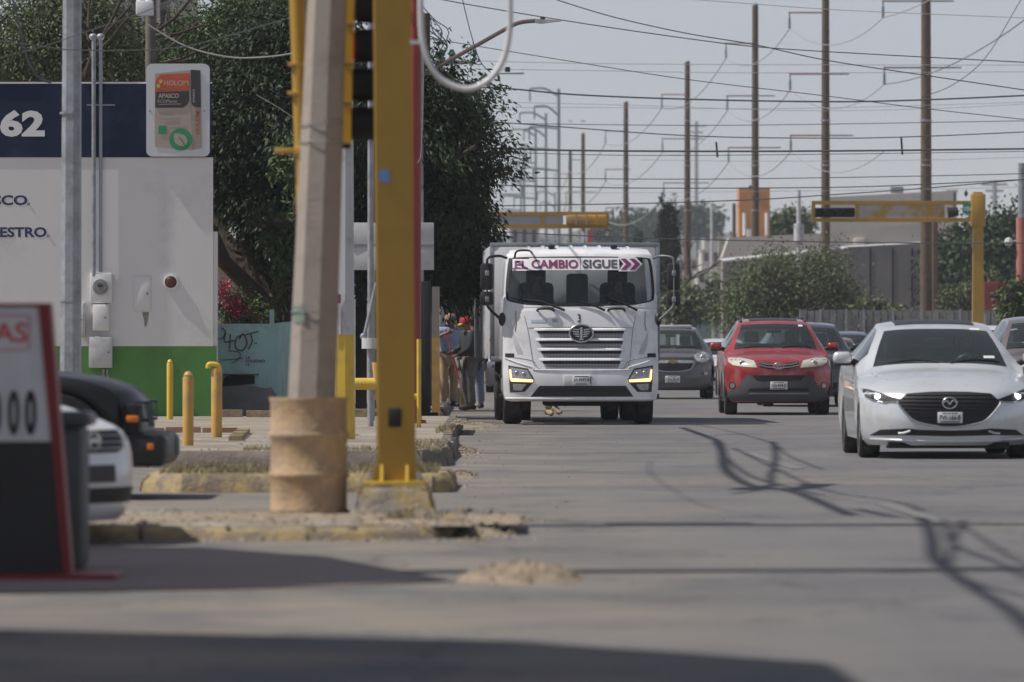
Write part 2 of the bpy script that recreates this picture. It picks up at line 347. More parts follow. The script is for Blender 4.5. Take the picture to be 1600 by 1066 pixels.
def build_car(name, loc, label, paint, sp, group=None, rz=0):
    """sp: profile 'prof' with control indices 'nose','cowl','head','rhead','rdeck'; belt, sill, wheels"""
    T = thing(name, loc, label, 'car' if sp.get('cat') is None else sp['cat'], group, rz)
    n = 6; G, ts = shell(sp['prof'], n, sp.get('p', 3.5)); NT = len(ts); tg = sp.get('tg', .90)
    ic, ih, ir, idk, ino, itl = (sp[k]*n for k in ('cowl', 'head', 'rhead', 'rdeck', 'nose', 'tail'))
    body, ws, rw, sw_l, sw_r = MB(), MB(), MB(), MB(), MB()
    for i in range(len(G)-1):
        for j in range(NT-1):
            q = [G[i][j], G[i][j+1], G[i+1][j+1], G[i+1][j]]; tm = abs(ts[j]+ts[j+1])/2
            if ic+1 <= i < ih and tm < tg: ws.add(q, [(0,1,2,3)])
            elif ir <= i < idk-1 and tm < tg: rw.add(q, [(0,1,2,3)])
            else: body.add(q, [(0,1,2,3)])
    belt, wb, sill, wsill, mid = sp['belt'], sp['wb'], sp['sill'], sp['wsill'], sp['mid']
    yw = sp['axles']; r = sp['r']; ra = r+.045; zc = r
    cols = []
    for i in range(ino, itl+1):
        e = Vector(G[i][NT-1]); y = e.y; zb = min(belt(y), e.z-.015); zs = sill
        for a in yw:
            if abs(y-a) < ra: zs = max(sill, zc+math.sqrt(ra*ra-(y-a)**2))
        wbt = max(e.x+.004, wb-max(0, .3-y)*.1) if e.z-zb < .05 else wb
        b = Vector((wbt, y, zb)); m1 = Vector((mid, y, zb*.62+zs*.38)) ; m2 = Vector((mid-.005, y, zb*.35+zs*.65)); s_ = Vector((wsill, y, zs))
        fl = Vector((mid-.16, y, zs+.01))
        cols.append([e, e.lerp(b, .10), e.lerp(b, .5), e.lerp(b, .86), b, b.lerp(m1, .4)+Vector((.006, 0, 0)), m1, m2, s_, fl])
    for i in range(len(cols)-1):
        a, c = cols[i], cols[i+1]; ym = (a[0].y+c[0].y)/2; ht = a[0].z-a[4].z
        for k in range(9):
            isw = k in (1, 2) and ht > .13 and c[0].z-c[4].z > .13 and all(abs(ym-pp) > .05 for pp in sp['pillars'])
            q = [a[k], a[k+1], c[k+1], c[k]]
            (sw_r if isw else body).add(q, [(0,1,2,3)])
            (sw_l if isw else body).add([(-v[0], v[1], v[2]) for v in q], [(3,2,1,0)])
    full = MB(); [full.add(x.v, x.f) for x in (body, ws)]
    pj = Proj(full)
    mk('body', body, paint, T, smooth=40, weld=.002)
    mk('windscreen', ws, GLASS, T, weld=True); mk('rear_window', rw, GLASS_R, T, weld=True)
    mk('side_window', sw_l, GLASS_D, T, weld=True); mk('side_window', sw_r, GLASS_D, T, weld=True)
    # floor, dashboard, seats
    y0, y1 = sp['prof'][0][0]+.25, sp['prof'][sp['tail']][0]-.2
    fl = MB().box((-mid+.24, y0, .20), (mid-.24, y1, .42)); fl.box((-mid+.05, yw[0]+.45, .22), (mid-.05, yw[1]-.45, .36))
    mk('underbody', fl, M['dark'], T)
    yc = sp['prof'][sp['cowl']][0]; zc_ = sp['prof'][sp['cowl']][1]; wc = sp['prof'][sp['cowl']][2]
    mk('dashboard', MB().box((-wc+.08, yc+.25, zc_-.30), (wc-.08, yc+.70, zc_-.045), bev=.03), M['plastic'], T)
    top = sp['prof'][sp['head']+1][1]
    for sx in (-.36, .36):
        s_ = MB().box((sx-.25, yc+1.15, .35), (sx+.25, yc+1.65, .55), bev=.05)
        s_.box((sx-.24, yc+1.58, .5), (sx+.24, yc+1.72, top-.42), bev=.06); s_.box((sx-.13, yc+1.6, top-.40), (sx+.13, yc+1.70, top-.20), bev=.04)
        mk('seat', s_, M['seat'], T)
    mk('rear_seat', MB().box((-.62, yc+2.25, .4), (.62, yc+2.42, top-.42), bev=.05), M['seat'], T)
    st = MB(); st.tube([(.36+.18*math.cos(a), yc+.86-.05*math.sin(a), zc_-.05+.17*math.sin(a)) for a in np.linspace(0, 2*math.pi, 21)], .013, 6)
    st.box((.22, yc+.84, zc_-.07), (.50, yc+.88, zc_-.03)); st.cyl((.36, yc+.88, zc_-.05), (.36, yc+.60, zc_-.16), .04, n=8)
    mk('steering_wheel', st, M['plastic'], T)
    # rear-view mirror
    mk('rear_view_mirror', MB().box((-.12, yc+.72, top-.24), (.12, yc+.75, top-.17), bev=.012), M['plastic'], T)
    for a in yw:
        for sx in (-1, 1): wheel(T, sx*(mid-.125), a, r, .215, rimm=sp.get('rim'))
    # door mirrors
    mz = belt(yc+.5)+.06; mx = wb+.03
    for sx in (-1, 1):
        q = MB(); q.box((-.10, -.05, -.065), (.10, .09, .065), bev=.045)
        o = mk('door_mirror', q, sp.get('mir', paint), T, loc=(sx*(mx+.10), yc+.55, mz+.02), smooth=60)
        mk('mirror_foot', MB().cyl((-sx*.10, .05, -.03), (-sx*.19, .05, -.09), .035, .05, 10), M['plastic'], o)
        mk('mirror_skirt', MB().box((-.09, -.035, -.082), (.09, .075, -.055), bev=.012), M['plastic'], o)
    # wipers
    wv = MB()
    for x0, x1 in ((-.55, -.02), (.10, .62)):
        wv.tube([(x0+(x1-x0)*t, pj.y(x0+(x1-x0)*t, zc_+.03+.035*math.sin(math.pi*t*.9))-.015, zc_+.03+.035*math.sin(math.pi*t*.9)) for t in np.linspace(0, 1, 7)], .008, 5)
    mk('wiper', wv, M['black'], T)
    return T, pj
def roof_patch(name, T, pj, x0, x1, y0, y1, m, off=.004):
    nx, ny = 10, 8; mb = MB(); V = []
    for j in range(ny+1):
        for i in range(nx+1):
            x, y = x0+(x1-x0)*i/nx, y0+(y1-y0)*j/ny; h = pj.b.ray_cast(Vector((x, y, 4)), Vector((0, 0, -1))); V.append((x, y, (h[0].z if h[0] else 1.4)+off))
    mb.add(V, [(j*(nx+1)+i, j*(nx+1)+i+1, (j+1)*(nx+1)+i+1, (j+1)*(nx+1)+i) for j in range(ny) for i in range(nx)]); return mk(name, mb, m, T)
def plate(T, pj, x0, x1, z0, z1, txt, frame=True, y=None):
    y = (min(pj.y(x0, z0), pj.y((x0+x1)/2, z0), pj.y((x0+x1)/2, z1), pj.y(x1, z1)) if y is None else y)-.022
    p = mk('number_plate', MB().box((x0, y, z0), (x1, y+.012, z1), bev=.004), M['white'], T)
    if frame: mk('plate_frame', MB().box((x0-.012, y+.006, z0-.016), (x1+.012, y+.03, z1+.016), bev=.004), M['plastic'], p)
    dx, dz = x1-x0, z1-z0
    letters('lettering', txt, (x0+dx*.08, x1-dx*.08, z0+dz*.25, z1-dz*.25), y-.003, M['char'], p, .02)
    b = MB().box((x0+dx*.12, y-.004, z0+dz*.06), (x1-dx*.12, y-.001, z0+dz*.15)).box((x0+dx*.2, y-.004, z1-dz*.16), (x1-dx*.2, y-.001, z1-dz*.07))
    mk('plate_line', b, M['char'], p)
    return p
def ring(mb, c, rx, rz, r, y, n=28, flat=None):
    mb.tube([(c[0]+rx*math.cos(a), y(c[0]+rx*math.cos(a), c[1]+rz*math.sin(a)) if callable(y) else y, c[1]+rz*math.sin(a)) for a in np.linspace(0, 2*math.pi, n)], r, 6)
def disc(c, rx, rz, n=20): return [(c[0]+rx*math.cos(2*math.pi*i/n), c[1]+rz*math.sin(2*math.pi*i/n)) for i in range(n)]

def sedan_spec(**k):
    d = dict(prof=[(.08,.14,.80,.50,0),(.03,.21,.86,.52,0),(.0,.38,.885,.52,0),(.02,.55,.89,.50,0),(.07,.655,.885,.46,.015),(.17,.72,.865,.40,.03),(.45,.82,.85,.30,.06),(.80,.895,.83,.24,.07),
                   (1.12,.955,.80,.22,.06),(1.52,1.17,.705,.17,.04),(1.92,1.345,.61,.12,.035),(2.3,1.42,.575,.04,.04),(2.9,1.44,.565,0,.04),(3.35,1.385,.57,-.05,.04),(4.0,1.09,.66,-.1,.03),(4.45,1.03,.78,-.25,.05),
                   (4.6,.8,.85,-.35,0),(4.62,.45,.86,-.4,0),(4.5,.2,.8,-.35,0)],
             nose=4, cowl=8, head=10, rhead=13, rdeck=14, tail=16, belt=lambda y: .90+.035*min(y, 4), wb=.872, sill=.19, wsill=.86, mid=.90,
             axles=(.90, 3.62), r=.325, pillars=(2.55, 3.3))
    d.update(k); return d
def suv_spec(**k):
    d = dict(prof=[(.10,.22,.78,.40,0),(.03,.30,.86,.44,0),(.0,.45,.90,.46,0),(.01,.62,.915,.46,0),(.03,.80,.91,.44,.0),(.12,.93,.89,.38,.02),(.40,1.02,.87,.28,.04),(.75,1.08,.85,.22,.06),
                   (1.05,1.13,.82,.20,.05),(1.42,1.36,.735,.16,.03),(1.80,1.575,.635,.11,.03),(2.2,1.655,.60,.04,.04),(3.0,1.68,.60,0,.04),(4.0,1.60,.60,-.04,.04),(4.35,1.15,.72,-.1,.03),(4.5,1.05,.82,-.2,.03),
                   (4.56,.8,.87,-.3,0),(4.56,.5,.88,-.35,0),(4.45,.3,.8,-.3,0)],
             nose=4, cowl=8, head=10, rhead=13, rdeck=14, tail=16, belt=lambda y: 1.06+.03*min(y, 4), wb=.895, sill=.30, wsill=.88, mid=.92,
             axles=(.88, 3.54), r=.355, pillars=(2.45, 3.3), cat='car')
    d.update(k); return d
def paint(name, c, metal=0, rough=.3, dirt=None): return mat(name, c, rough, metal, var=.03, vscale=2, coat=.8, dirt=dirt, dirt_amt=.25, dscale=3)

# ---- white sedan in the right lane
D = 58.3
def lp(cx, D): 
    s = F/D
    return lambda px, py: ((px-cx)/s, H+(HY-py)/s)
def build_sedan():
    L = lp(1484, D); wp = paint('pearl_white_paint', (.66, .68, .70), .35, .30, dirt=(.55, .55, .54))
    T, pj = build_car('sedan', (X(1484, D), D, 0), 'white sedan with lit headlights and black hexagonal grille in the nearest lane', wp, sedan_spec(mir=wp))
    gp = [(-.43,.675),(-.2,.692),(0,.695),(.2,.692),(.43,.675),(.515,.60),(.515,.565),(.42,.45),(.33,.385),(.15,.345),(0,.335),(-.15,.345),(-.33,.385),(-.42,.45),(-.515,.565),(-.515,.60)]
    g = mk('grille', pj.patch(gp, .006, .03), M['black'], T)
    ch = MB(); lo = gp[5:]+[gp[0]]
    pts = curve([(x, 0, z) for x, z in gp[5:]], 3); ch.tube([(x*1.01, pj.y(x, z)-.012, z-.004) for x, _, z in pts], .011, 6); mk('grille_surround', ch, M['steel'], T)
    # fine diamond mesh of the grille
    for i in range(9):
        z = .37+i*.036; k = MB(); hw = np.interp(z, [.335,.385,.45,.565,.60,.675], [.1,.32,.41,.505,.50,.42])
        k.tube([(x, pj.y(x, z)-.011, z) for x in np.linspace(-hw, hw, 13)], .005, 4); mk('grille_bar', k, M['plastic'], g)
    # emblem
    ez = L(1484, 630)[1]; e = MB(); ring(e, (0, ez), .072, .056, .0085, -.0); 
    yb = pj.y(0, ez)-.03
    for i, v in enumerate(e.v): e.v[i] = (v[0], yb+v[1], v[2])
    e.tube(curve([(-.068, yb, ez+.0), (-.045, yb, ez+.022), (-.028, yb, ez+.024), (0, yb, ez-.012), (.028, yb, ez+.024), (.045, yb, ez+.022), (.068, yb, ez+.0)], 4), .0085, 6)
    mk('emblem', e, M['steel'], T)
    for sgn in (-1, 1):
        hp = [(-.872,.725),(-.80,.715),(-.62,.655),(-.475,.605),(-.55,.595),(-.66,.588),(-.78,.606),(-.845,.65)]
        if sgn > 0: hp = mirror_poly(hp)
        h = mk('headlight', pj.patch(hp, .005, .02, .035), M['black'], T)
        lx, lz = sgn*-.717*-1, .640
        lx = sgn*.717
        yl = pj.y(lx, lz)
        mk('projector_lens', MB().ball((lx, yl-.008, lz), .030, 14, (1.1, .6, .85)), mat('lit_lamp', (1, 1, 1), .3, emit=((.93, .95, 1.0), 14), var=0), h)
        mk('lamp_bezel', MB().lathe([(.036, -.012), (.046, -.004), (.046, .02)], 18, c=(lx, yl-.006, lz), ax='y'), M['steel'], h)
        mk('daylight_strip', pj.patch([(sgn*.80,.700),(sgn*.83,.690),(sgn*.815,.655),(sgn*.79,.64)][::sgn], .009, .01, .05), M['alloy'], h)
        tr = MB(); tr.tube([(sgn*x, pj.y(sgn*x, z)-.01, z) for x, z in ((.84,.64),(.77,.598),(.66,.578),(.53,.588))], .007, 5); mk('chrome_strip', tr, M['steel'], h)
    lowp = [(-.80,.238),(-.70,.30),(-.42,.315),(-.30,.30),(0,.292),(.30,.30),(.42,.315),(.70,.30),(.80,.238),(.45,.245),(0,.235),(-.45,.245)]
    mk('lower_intake', pj.patch(lowp, .006, .02), M['black'], T)
    for sgn in (-1, 1):
        fin = MB(); fin.tube([(sgn*x, pj.y(sgn*x, z)-.012, z) for x, z in ((.52,.262),(.46,.268),(.40,.29))], .012, 6); mk('intake_fin', fin, wp, T)
    lip = MB(); lip.tube([(x, pj.y(x, .185)-.006, .185+.02*(abs(x)/.8)**2) for x in np.linspace(-.78, .78, 25)], .018, 8); mk('bumper_lip', lip, wp, T)
    mk('under_tray', MB().box((-.62, .12, .11), (.62, .5, .17)), M['dark'], T)
    roof_patch('sunroof', T, pj, -.42, .42, 2.12, 2.8, M['plastic'], .006)
    # bonnet seams
    for sgn in (-1, 1):
        q = MB(); q.tube([(sgn*x, y, 0) for x, y in ((.45,.30),(.60,.6),(.70,.9),(.73,1.15))], .004, 4)
        for i, v in enumerate(q.v):
            h = pj.b.ray_cast(Vector((v[0], v[1], 3)), Vector((0, 0, -1)))
            q.v[i] = (v[0], v[1], (h[0].z if h[0] else .8)+.001)
        mk('bonnet_crease', q, M['plastic'], T)
    plate(T, pj, -.125, .13, .372, .482, 'PW-166-B')
    mk('sticker', pj.patch([(.46,1.035),(.58,1.035),(.575,1.06),(.455,1.06)], .012, .002), M['white'], T)
    mk('sticker', pj.patch([(.36,1.335),(.47,1.33),(.465,1.35),(.36,1.352)], .012, .002), M['white'], T)
    return T, pj
SEDAN, SEDAN_PJ = build_sedan()

# ---- red compact SUV
def build_red():
    D = 97.7; red = paint('red_metallic_paint', (.33, .028, .032), .25, .32, dirt=(.40, .10, .09))
    grey = mat('grey_cladding', (.075, .078, .085), .6, dirt=(.12, .11, .10), dirt_amt=.3)
    T, pj = build_car('compact_suv', (X(1217, D), D, 0), 'red SUV with clouded headlights and grey lower bumper behind the white sedan', red, suv_spec(mir=red))
    zf = lambda px, py: ((1000+px/4.706-1219)/(F/D), H+(HY-480-py/4.706)/(F/D))
    hl = [zf(662, 372), zf(760, 372), zf(850, 392), zf(872, 445), zf(780, 440), zf(700, 428), zf(668, 405)]
    lens = mat('clouded_lens', (.50, .50, .42), .25, var=.1, coat=.6, dirt=(.62, .60, .48), dscale=8)
    for sgn in (-1, 1):
        h = mk('headlight', pj.patch(hl if sgn < 0 else mirror_poly(hl), .008, .02, .04), lens, T)
        c = (sgn*.62, .90); mk('lamp_reflector', MB().ball((c[0], pj.y(*c)-.008, c[1]), .045, 12, (1.2, .3, .9)), M['alloy'], h)
        fg = (sgn*.79, .505)
        f = mk('fog_lamp', pj.patch(disc(fg, .058, .062), .006, .02), M['plastic'], T)
        mk('fog_lens', pj.patch(disc(fg, .040, .043), .012, .004), M['alloy'], f)
    gr = [(-.36,.93),(-.18,.905),(-.10,.90),(.10,.90),(.18,.905),(.36,.93),(.33,.84),(.18,.80),(.1,.795),(-.1,.795),(-.18,.80),(-.33,.84)]
    g = mk('grille', pj.patch(gr, .006, .02), M['black'], T)
    for dz in (0, -.045):
        b = MB()
        b.tube([(x, pj.y(x, z+dz)-.016, z+dz) for x, z in ((-.34,.905),(-.22,.875),(-.09,.862),(.09,.862),(.22,.875),(.34,.905))], .010, 6)
        mk('chrome_bar', b, M['steel'], g)
    mk('badge_base', pj.patch([(-.13,.905),(.13,.905),(.09,.79),(-.09,.79)], .012, .02), red, g)
    e = MB(); yb = pj.y(0, .845)-.03
    ring(e, (0,.845), .078, .054, .008, yb); ring(e, (0,.845), .030, .050, .007, yb); ring(e, (0,.868), .052, .020, .007, yb); mk('emblem', e, M['steel'], T)
    cl = [(-.56,.70),(-.40,.675),(.40,.675),(.56,.70),(.63,.58),(.72,.46),(.87,.40),(.88,.30),(.78,.235),(-.78,.235),(-.88,.30),(-.87,.40),(-.72,.46),(-.63,.58)]
    c = mk('lower_bumper', pj.patch(cl, .014, .03), grey, T)
    mk('intake', pj.patch([(-.46,.685),(.46,.685),(.38,.60),(-.38,.60)], .020, .01), M['black'], c)
    mk('lower_slot', pj.patch([(-.50,.46),(.50,.46),(.53,.41),(-.53,.41)], .020, .01), M['black'], c)
    mk('skid_bar', pj.patch([(-.50,.385),(.50,.385),(.52,.36),(-.52,.36)], .022, .01), M['galv'], c)
    plate(T, pj, -.15, .15, .44, .575, 'GEJ-424-C')
    for a in (.88, 3.54):
        for sgn in (-1, 1):
            q = MB(); q.tube([(sgn*.918, a+.42*math.cos(t), .355+.42*math.sin(t)) for t in np.linspace(-.1, math.pi+.1, 18)], .035, 6); mk('arch_trim', q, grey, T)
    roof_patch('sunroof', T, pj, -.42, .42, 2.05, 3.0, M['plastic'], .006)
    for sgn in (-1, 1): mk('roof_rail', MB().tube([(sgn*.56, 2.1, 1.62), (sgn*.58, 2.4, 1.70), (sgn*.58, 3.6, 1.70), (sgn*.56, 3.9, 1.60)], .018, 6), M['plastic'], T)
    mk('sticker', pj.patch([(.42,1.535),(.50,1.53),(.49,1.56),(.42,1.565)], .012, .002), M['white'], T)
    mk('hanging_ornament', MB().ball((-.01, 2.0, 1.40), .03, 8, (.6,.6,2.2)), M['tan_p'], T)
    return T, pj
RED_SUV, RED_PJ = build_red()

# ---- dark grey SUV beside the truck
def build_grey():
    D = 129.5; gp = paint('charcoal_metallic_paint', (.10, .095, .10), .3, .33, dirt=(.15, .14, .13))
    T, pj = build_car('family_suv', (X(1051, D), D, 0), 'dark grey SUV with round headlights and silver roof, half behind the truck', gp, suv_spec(mir=M['plastic'], wb=.93, mid=.97, wsill=.92))
    hl = [(.50,1.0),(.60,1.06),(.74,1.085),(.84,1.03),(.85,.92),(.78,.84),(.66,.83),(.55,.88)]
    for sgn in (-1, 1):
        h = mk('headlight', pj.patch(hl if sgn > 0 else mirror_poly(hl), .008, .02), mat('hazy_lens', (.42, .44, .42), .2, coat=.6, var=.1), T)
        mk('lamp_reflector', MB().ball((sgn*.70, pj.y(sgn*.70, .95)-.008, .95), .07, 12, (1, .3, 1)), M['alloy'], h)
        f = mk('fog_lamp', pj.patch([(sgn*x, z) for x, z in ((.60,.585),(.80,.62),(.86,.59),(.80,.55))][::sgn], .01, .02), M['plastic'], T)
        mk('fog_lens', pj.patch(disc((sgn*.77,.585), .045, .035), .014, .004), M['alloy'], f)
    g = mk('grille', pj.patch([(-.50,.955),(.50,.955),(.48,.80),(.40,.68),(.2,.635),(-.2,.635),(-.40,.68),(-.48,.80)], .008, .02), M['black'], T)
    mk('grille_bar', pj.patch([(-.48,.885),(.48,.885),(.48,.82),(-.48,.82)], .016, .02), M['galv'], g)
    ch = MB(); ch.tube([(x, pj.y(x, z)-.014, z) for x, z in ((.50,.95),(.50,.82),(.42,.68),(.2,.63),(0,.625),(-.2,.63),(-.42,.68),(-.50,.82),(-.50,.95))], .013, 5); mk('chrome_surround', ch, M['steel'], g)
    y = pj.y(0, .85)-.035
    mk('emblem', MB().prism([(-.12,.825),(-.09,.88),(-.03,.88),(-.03,.895),(.05,.895),(.05,.88),(.12,.88),(.09,.825),(.05,.825),(.05,.81),(-.03,.81),(-.03,.825)], 'y', y, y+.02), mat('gold_emblem', (.45, .36, .16), .35, .7), T)
    plate(T, pj, -.17, .17, .37, .53, 'FXN-39-14')
    mk('roof_panel', MB().box((-.50, 2.0, 1.62), (.50, 3.9, 1.70), bev=.03), mat('silver_roof', (.55, .55, .55), .4, .2), T)
    return T, pj
GREY_SUV, GREY_PJ = build_grey()

def generic_face(T, pj, sp='suv', chrome=True, ptxt='FZM-80-22', lit=False):
    k = 1.0 if sp == 'suv' else .78; dz = 0 if sp == 'suv' else -.02
    hl = [(.48,.93),(.66,.96),(.84,.97),(.86,.90),(.70,.84),(.52,.85)]
    hl = [(x, z*k+dz) for x, z in hl]
    for sgn in (-1, 1):
        h = mk('headlight', pj.patch(hl if sgn > 0 else mirror_poly(hl), .008, .02), mat('clear_lens', (.5, .5, .5), .15, coat=.8, var=.1), T)
        mk('lamp_reflector', MB().ball((sgn*.68, pj.y(sgn*.68, .90*k+dz)-.006, .90*k+dz), .035, 10, (1.2, .4, 1)), M['black'], h)
    g = mk('grille', pj.patch([(x, z*k+dz) for x, z in ((-.44,.90),(.44,.90),(.38,.68),(-.38,.68))], .008, .02), M['black'], T)
    for i in range(4):
        z = (.70+.055*i)*k+dz; b = MB(); b.tube([(x, pj.y(x, z)-.014, z) for x in np.linspace(-.40, .40, 7)], .008, 5); mk('grille_bar', b, M['alloy'] if chrome else M['plastic'], g)
    mk('lower_intake', pj.patch([(x, z*k+dz) for x, z in ((-.55,.47),(.55,.47),(.5,.36),(-.5,.36))], .008, .02), M['black'], T)
    plate(T, pj, -.15, .15, .50*k+dz, .62*k+dz, ptxt)
def far_car(name, cx, D, label, col, sp='suv', metal=.3, rz=0, **kw):
    T, pj = build_car(name, (X(cx, D), D, 0), label, paint(name+'_paint_%d' % D, col, metal), suv_spec(**kw) if sp == 'suv' else sedan_spec(**kw), rz=rz)
    generic_face(T, pj, sp); return T
far_car('family_suv', 1266, 112, 'dark blue SUV half hidden behind the red SUV', (.045, .05, .07))
far_car('compact_car', 1302, 137, 'dark red car between the dark blue SUV and the white sedan', (.20, .04, .045), 'sedan')
far_car('compact_car', 1328, 168, 'blue grey car farthest back in the queue left of the white sedan', (.10, .14, .20), 'suv')
far_car('hatchback', 1131, 158, 'white car showing between the dark grey SUV and the red SUV', (.6, .6, .62), 'sedan', 0)
far_car('family_suv', 1652, 92, 'brownish grey SUV cut by the right edge of the picture', (.16, .13, .13))
far_car('delivery_van', 1560, 128, 'white car whose roof shows behind the white sedan', (.66, .66, .68), 'suv', 0)
far_car('hatchback', 811, 150, 'white car showing left of the truck behind its cargo box', (.66, .66, .68), 'sedan', 0)

# ---- black 4x4 waiting in the side street, facing right
def build_jeep():
    bp = mat('black_gloss_paint', (.008, .009, .010), .45, coat=.25, spec=.35, var=.1)
    prof = [(.10,.30,.70,.16,0),(.04,.36,.76,.16,0),(.0,.48,.79,.16,0),(.02,.64,.80,.16,0),(.06,.76,.80,.15,.02),(.16,.85,.79,.12,.03),(.45,.93,.78,.08,.03),(.9,.98,.78,.06,.03),
            (1.30,1.03,.77,.06,.03),(1.55,1.30,.72,.05,.03),(1.80,1.56,.67,.05,.03),(2.2,1.64,.65,.02,.03),(3.0,1.66,.65,0,.03),(3.9,1.60,.65,-.02,.03),(4.15,1.15,.72,-.03,.03),(4.2,1.05,.76,-.05,.03),(4.22,.8,.78,-.08,0),(4.2,.55,.78,-.08,0),(4.1,.4,.74,-.08,0)]
    loc = (X(228, 42.4), 42.4+.85, 0)
    T, pj = build_car('off_roader', loc, 'black four by four with orange corner lamps waiting in the side street', bp,
        suv_spec(prof=prof, wb=.80, mid=.83, wsill=.80, sill=.42, r=.36, axles=(.70, 3.2), belt=lambda y: 1.02), rz=R(90))
    for a in (.70, 3.2):
        for sgn in (-1, 1):
            q = MB(); n = 20; pts = []
            for i in range(n+1):
                t = -.15+(math.pi+.3)*i/n; pts.append((a+.43*math.cos(t), .38+.42*math.sin(t)))
            for i in range(n):
                (ya, za), (yb, zb) = pts[i], pts[i+1]
                q.add([(sgn*.80,ya,za),(sgn*.93,ya,za-.01),(sgn*.93,yb,zb-.01),(sgn*.80,yb,zb),(sgn*.93,ya,za-.07),(sgn*.93,yb,zb-.07)], [(0,1,2,3),(1,4,5,2)])
            mk('wheel_flare', q, M['plastic'], T, weld=True)
    mk('front_bumper', MB().box((-.80, -.14, .25), (.80, .20, .50), bev=.05), M['plastic'], T)
    mk('front_valance', MB().box((-.76, .05, .27), (.76, .40, .72), bev=.03), M['black'], T)
    for sgn in (-1, 1):
        mk('bumper_end', MB().box((sgn*.62-.17, -.16, .28), (sgn*.62+.17, .02, .48), bev=.05), mat('dull_bumper', (.07, .07, .07), .5), T)
        mk('corner_lamp', MB().box((sgn*.80-.012, .06, .58), (sgn*.80+.012, .15, .63), bev=.01), M['orange'], T)
        mk('bumper_lamp', MB().box((sgn*.79-.012, -.06, .37), (sgn*.79+.012, .0, .43), bev=.01), M['orange'], T)
        mk('headlight', MB().cyl((sgn*.52, .0, .66), (sgn*.52, .1, .66), .08, n=20), GLASS_L, T)
    for i in range(7): mk('grille_slot', pj.patch([(-.33+i*.1, .54), (-.27+i*.1, .54), (-.27+i*.1, .72), (-.33+i*.1, .72)], .004, .01), M['black'], T)
build_jeep()
# ---- white car nosing out of the forecourt
def build_white():
    wp = paint('white_paint', (.74, .74, .75), .0, .3)
    D = 32.6
    prof = [(p[0], p[1]*.97, *p[2:]) for p in sedan_spec()['prof']]
    T, pj = build_car('hatchback', (X(152, D), D-.02, 0), 'white car nosing out beside the grey bin with dark grille', wp, sedan_spec(prof=prof), rz=R(62))
    mk('grille', pj.patch([(-.42,.66),(.42,.66),(.34,.55),(.25,.53),(-.25,.53),(-.34,.55)], .006, .02), M['black'], T)
    for i in range(3):
        z = .555+i*.035; b = MB(); b.tube([(x, pj.y(x, z)-.012, z) for x in np.linspace(-.34, .34, 9)], .006, 5); mk('grille_bar', b, M['alloy'], T)
    e = MB(); yb = pj.y(0, .60)-.025; ring(e, (0,.60), .06, .05, .009, yb); e.box((-.07, yb-.006, .588), (.07, yb+.008, .612)); mk('emblem', e, M['steel'], T)
    mk('lower_intake', pj.patch([(-.66,.33),(.66,.33),(.6,.24),(-.6,.24)], .006, .02), M['black'], T)
    mk('plate_holder', pj.patch([(-.19,.46),(.19,.46),(.19,.36),(-.19,.36)], .012, .02), M['char'], T)
    for sgn in (-1, 1):
        hp = [(.47,.67),(.66,.70),(.85,.72),(.85,.66),(.70,.60),(.50,.60)]
        h = mk('headlight', pj.patch(hp if sgn > 0 else mirror_poly(hp), .006, .02), mat('clear_lens', (.5, .5, .5), .15), T)
        mk('fog_lamp', pj.patch(disc((sgn*.73,.40), .05, .045), .006, .02), M['alloy'], T)
build_white()
# ------------------------------------------------------------------ people
BASE = dict(pelvis=(0,0,.95), spine=(0,.01,1.15), chest=(0,0,1.34), neck=(0,.0,1.47), head0=(0,-.015,1.56), head1=(0,-.02,1.64), head2=(0,0,1.715))
for s_, n_ in ((-1, 'r'), (1, 'l')):
    BASE.update({'sh'+n_: (.18*s_,0,1.41), 'el'+n_: (.24*s_,.02,1.13), 'wr'+n_: (.25*s_,-.05,.88), 'pa'+n_: (.25*s_,-.07,.81),
                 'hip'+n_: (.09*s_,0,.90), 'kn'+n_: (.10*s_,-.02,.50), 'an'+n_: (.10*s_,.02,.09), 'toe'+n_: (.11*s_,-.15,.045)})
RAD = dict(pelvis=.145, spine=.135, chest=.15, neck=.055, head0=.07, head1=.098, head2=.065, sh=.072, el=.044, wr=.030, pa=.036, hip=.10, kn=.060, an=.042, toe=.038)
EDG = [('pelvis','spine'),('spine','chest'),('chest','neck'),('neck','head0'),('head0','head1'),('head1','head2')]
for n_ in 'rl': EDG += [('chest','sh'+n_),('sh'+n_,'el'+n_),('el'+n_,'wr'+n_),('wr'+n_,'pa'+n_),('pelvis','hip'+n_),('hip'+n_,'kn'+n_),('kn'+n_,'an'+n_),('an'+n_,'toe'+n_)]
def skin(name, pts, rads, edges, root, m, parent, lvl=2):
    me = bpy.data.meshes.new(name); me.from_pydata(pts, edges, []); o = bpy.data.objects.new(name, me); COL.objects.link(o)
    md = o.modifiers.new('skin', 'SKIN'); md.use_smooth_shade = True
    for i, r in enumerate(rads):
        me.skin_vertices[0].data[i].radius = (r, r) if not isinstance(r, tuple) else r; me.skin_vertices[0].data[i].use_root = (i == root)
    s2 = o.modifiers.new('sub', 'SUBSURF'); s2.levels = lvl; s2.render_levels = lvl
    dg = bpy.context.evaluated_depsgraph_get(); dg.update(); ne = bpy.data.meshes.new_from_object(o.evaluated_get(dg))
    bpy.data.objects.remove(o); ne.materials.clear(); ne.materials.append(m); ne.shade_smooth(); ne.name = name
    ob = bpy.data.objects.new(name, ne); COL.objects.link(ob)
    if parent: ob.parent = parent
    return ob
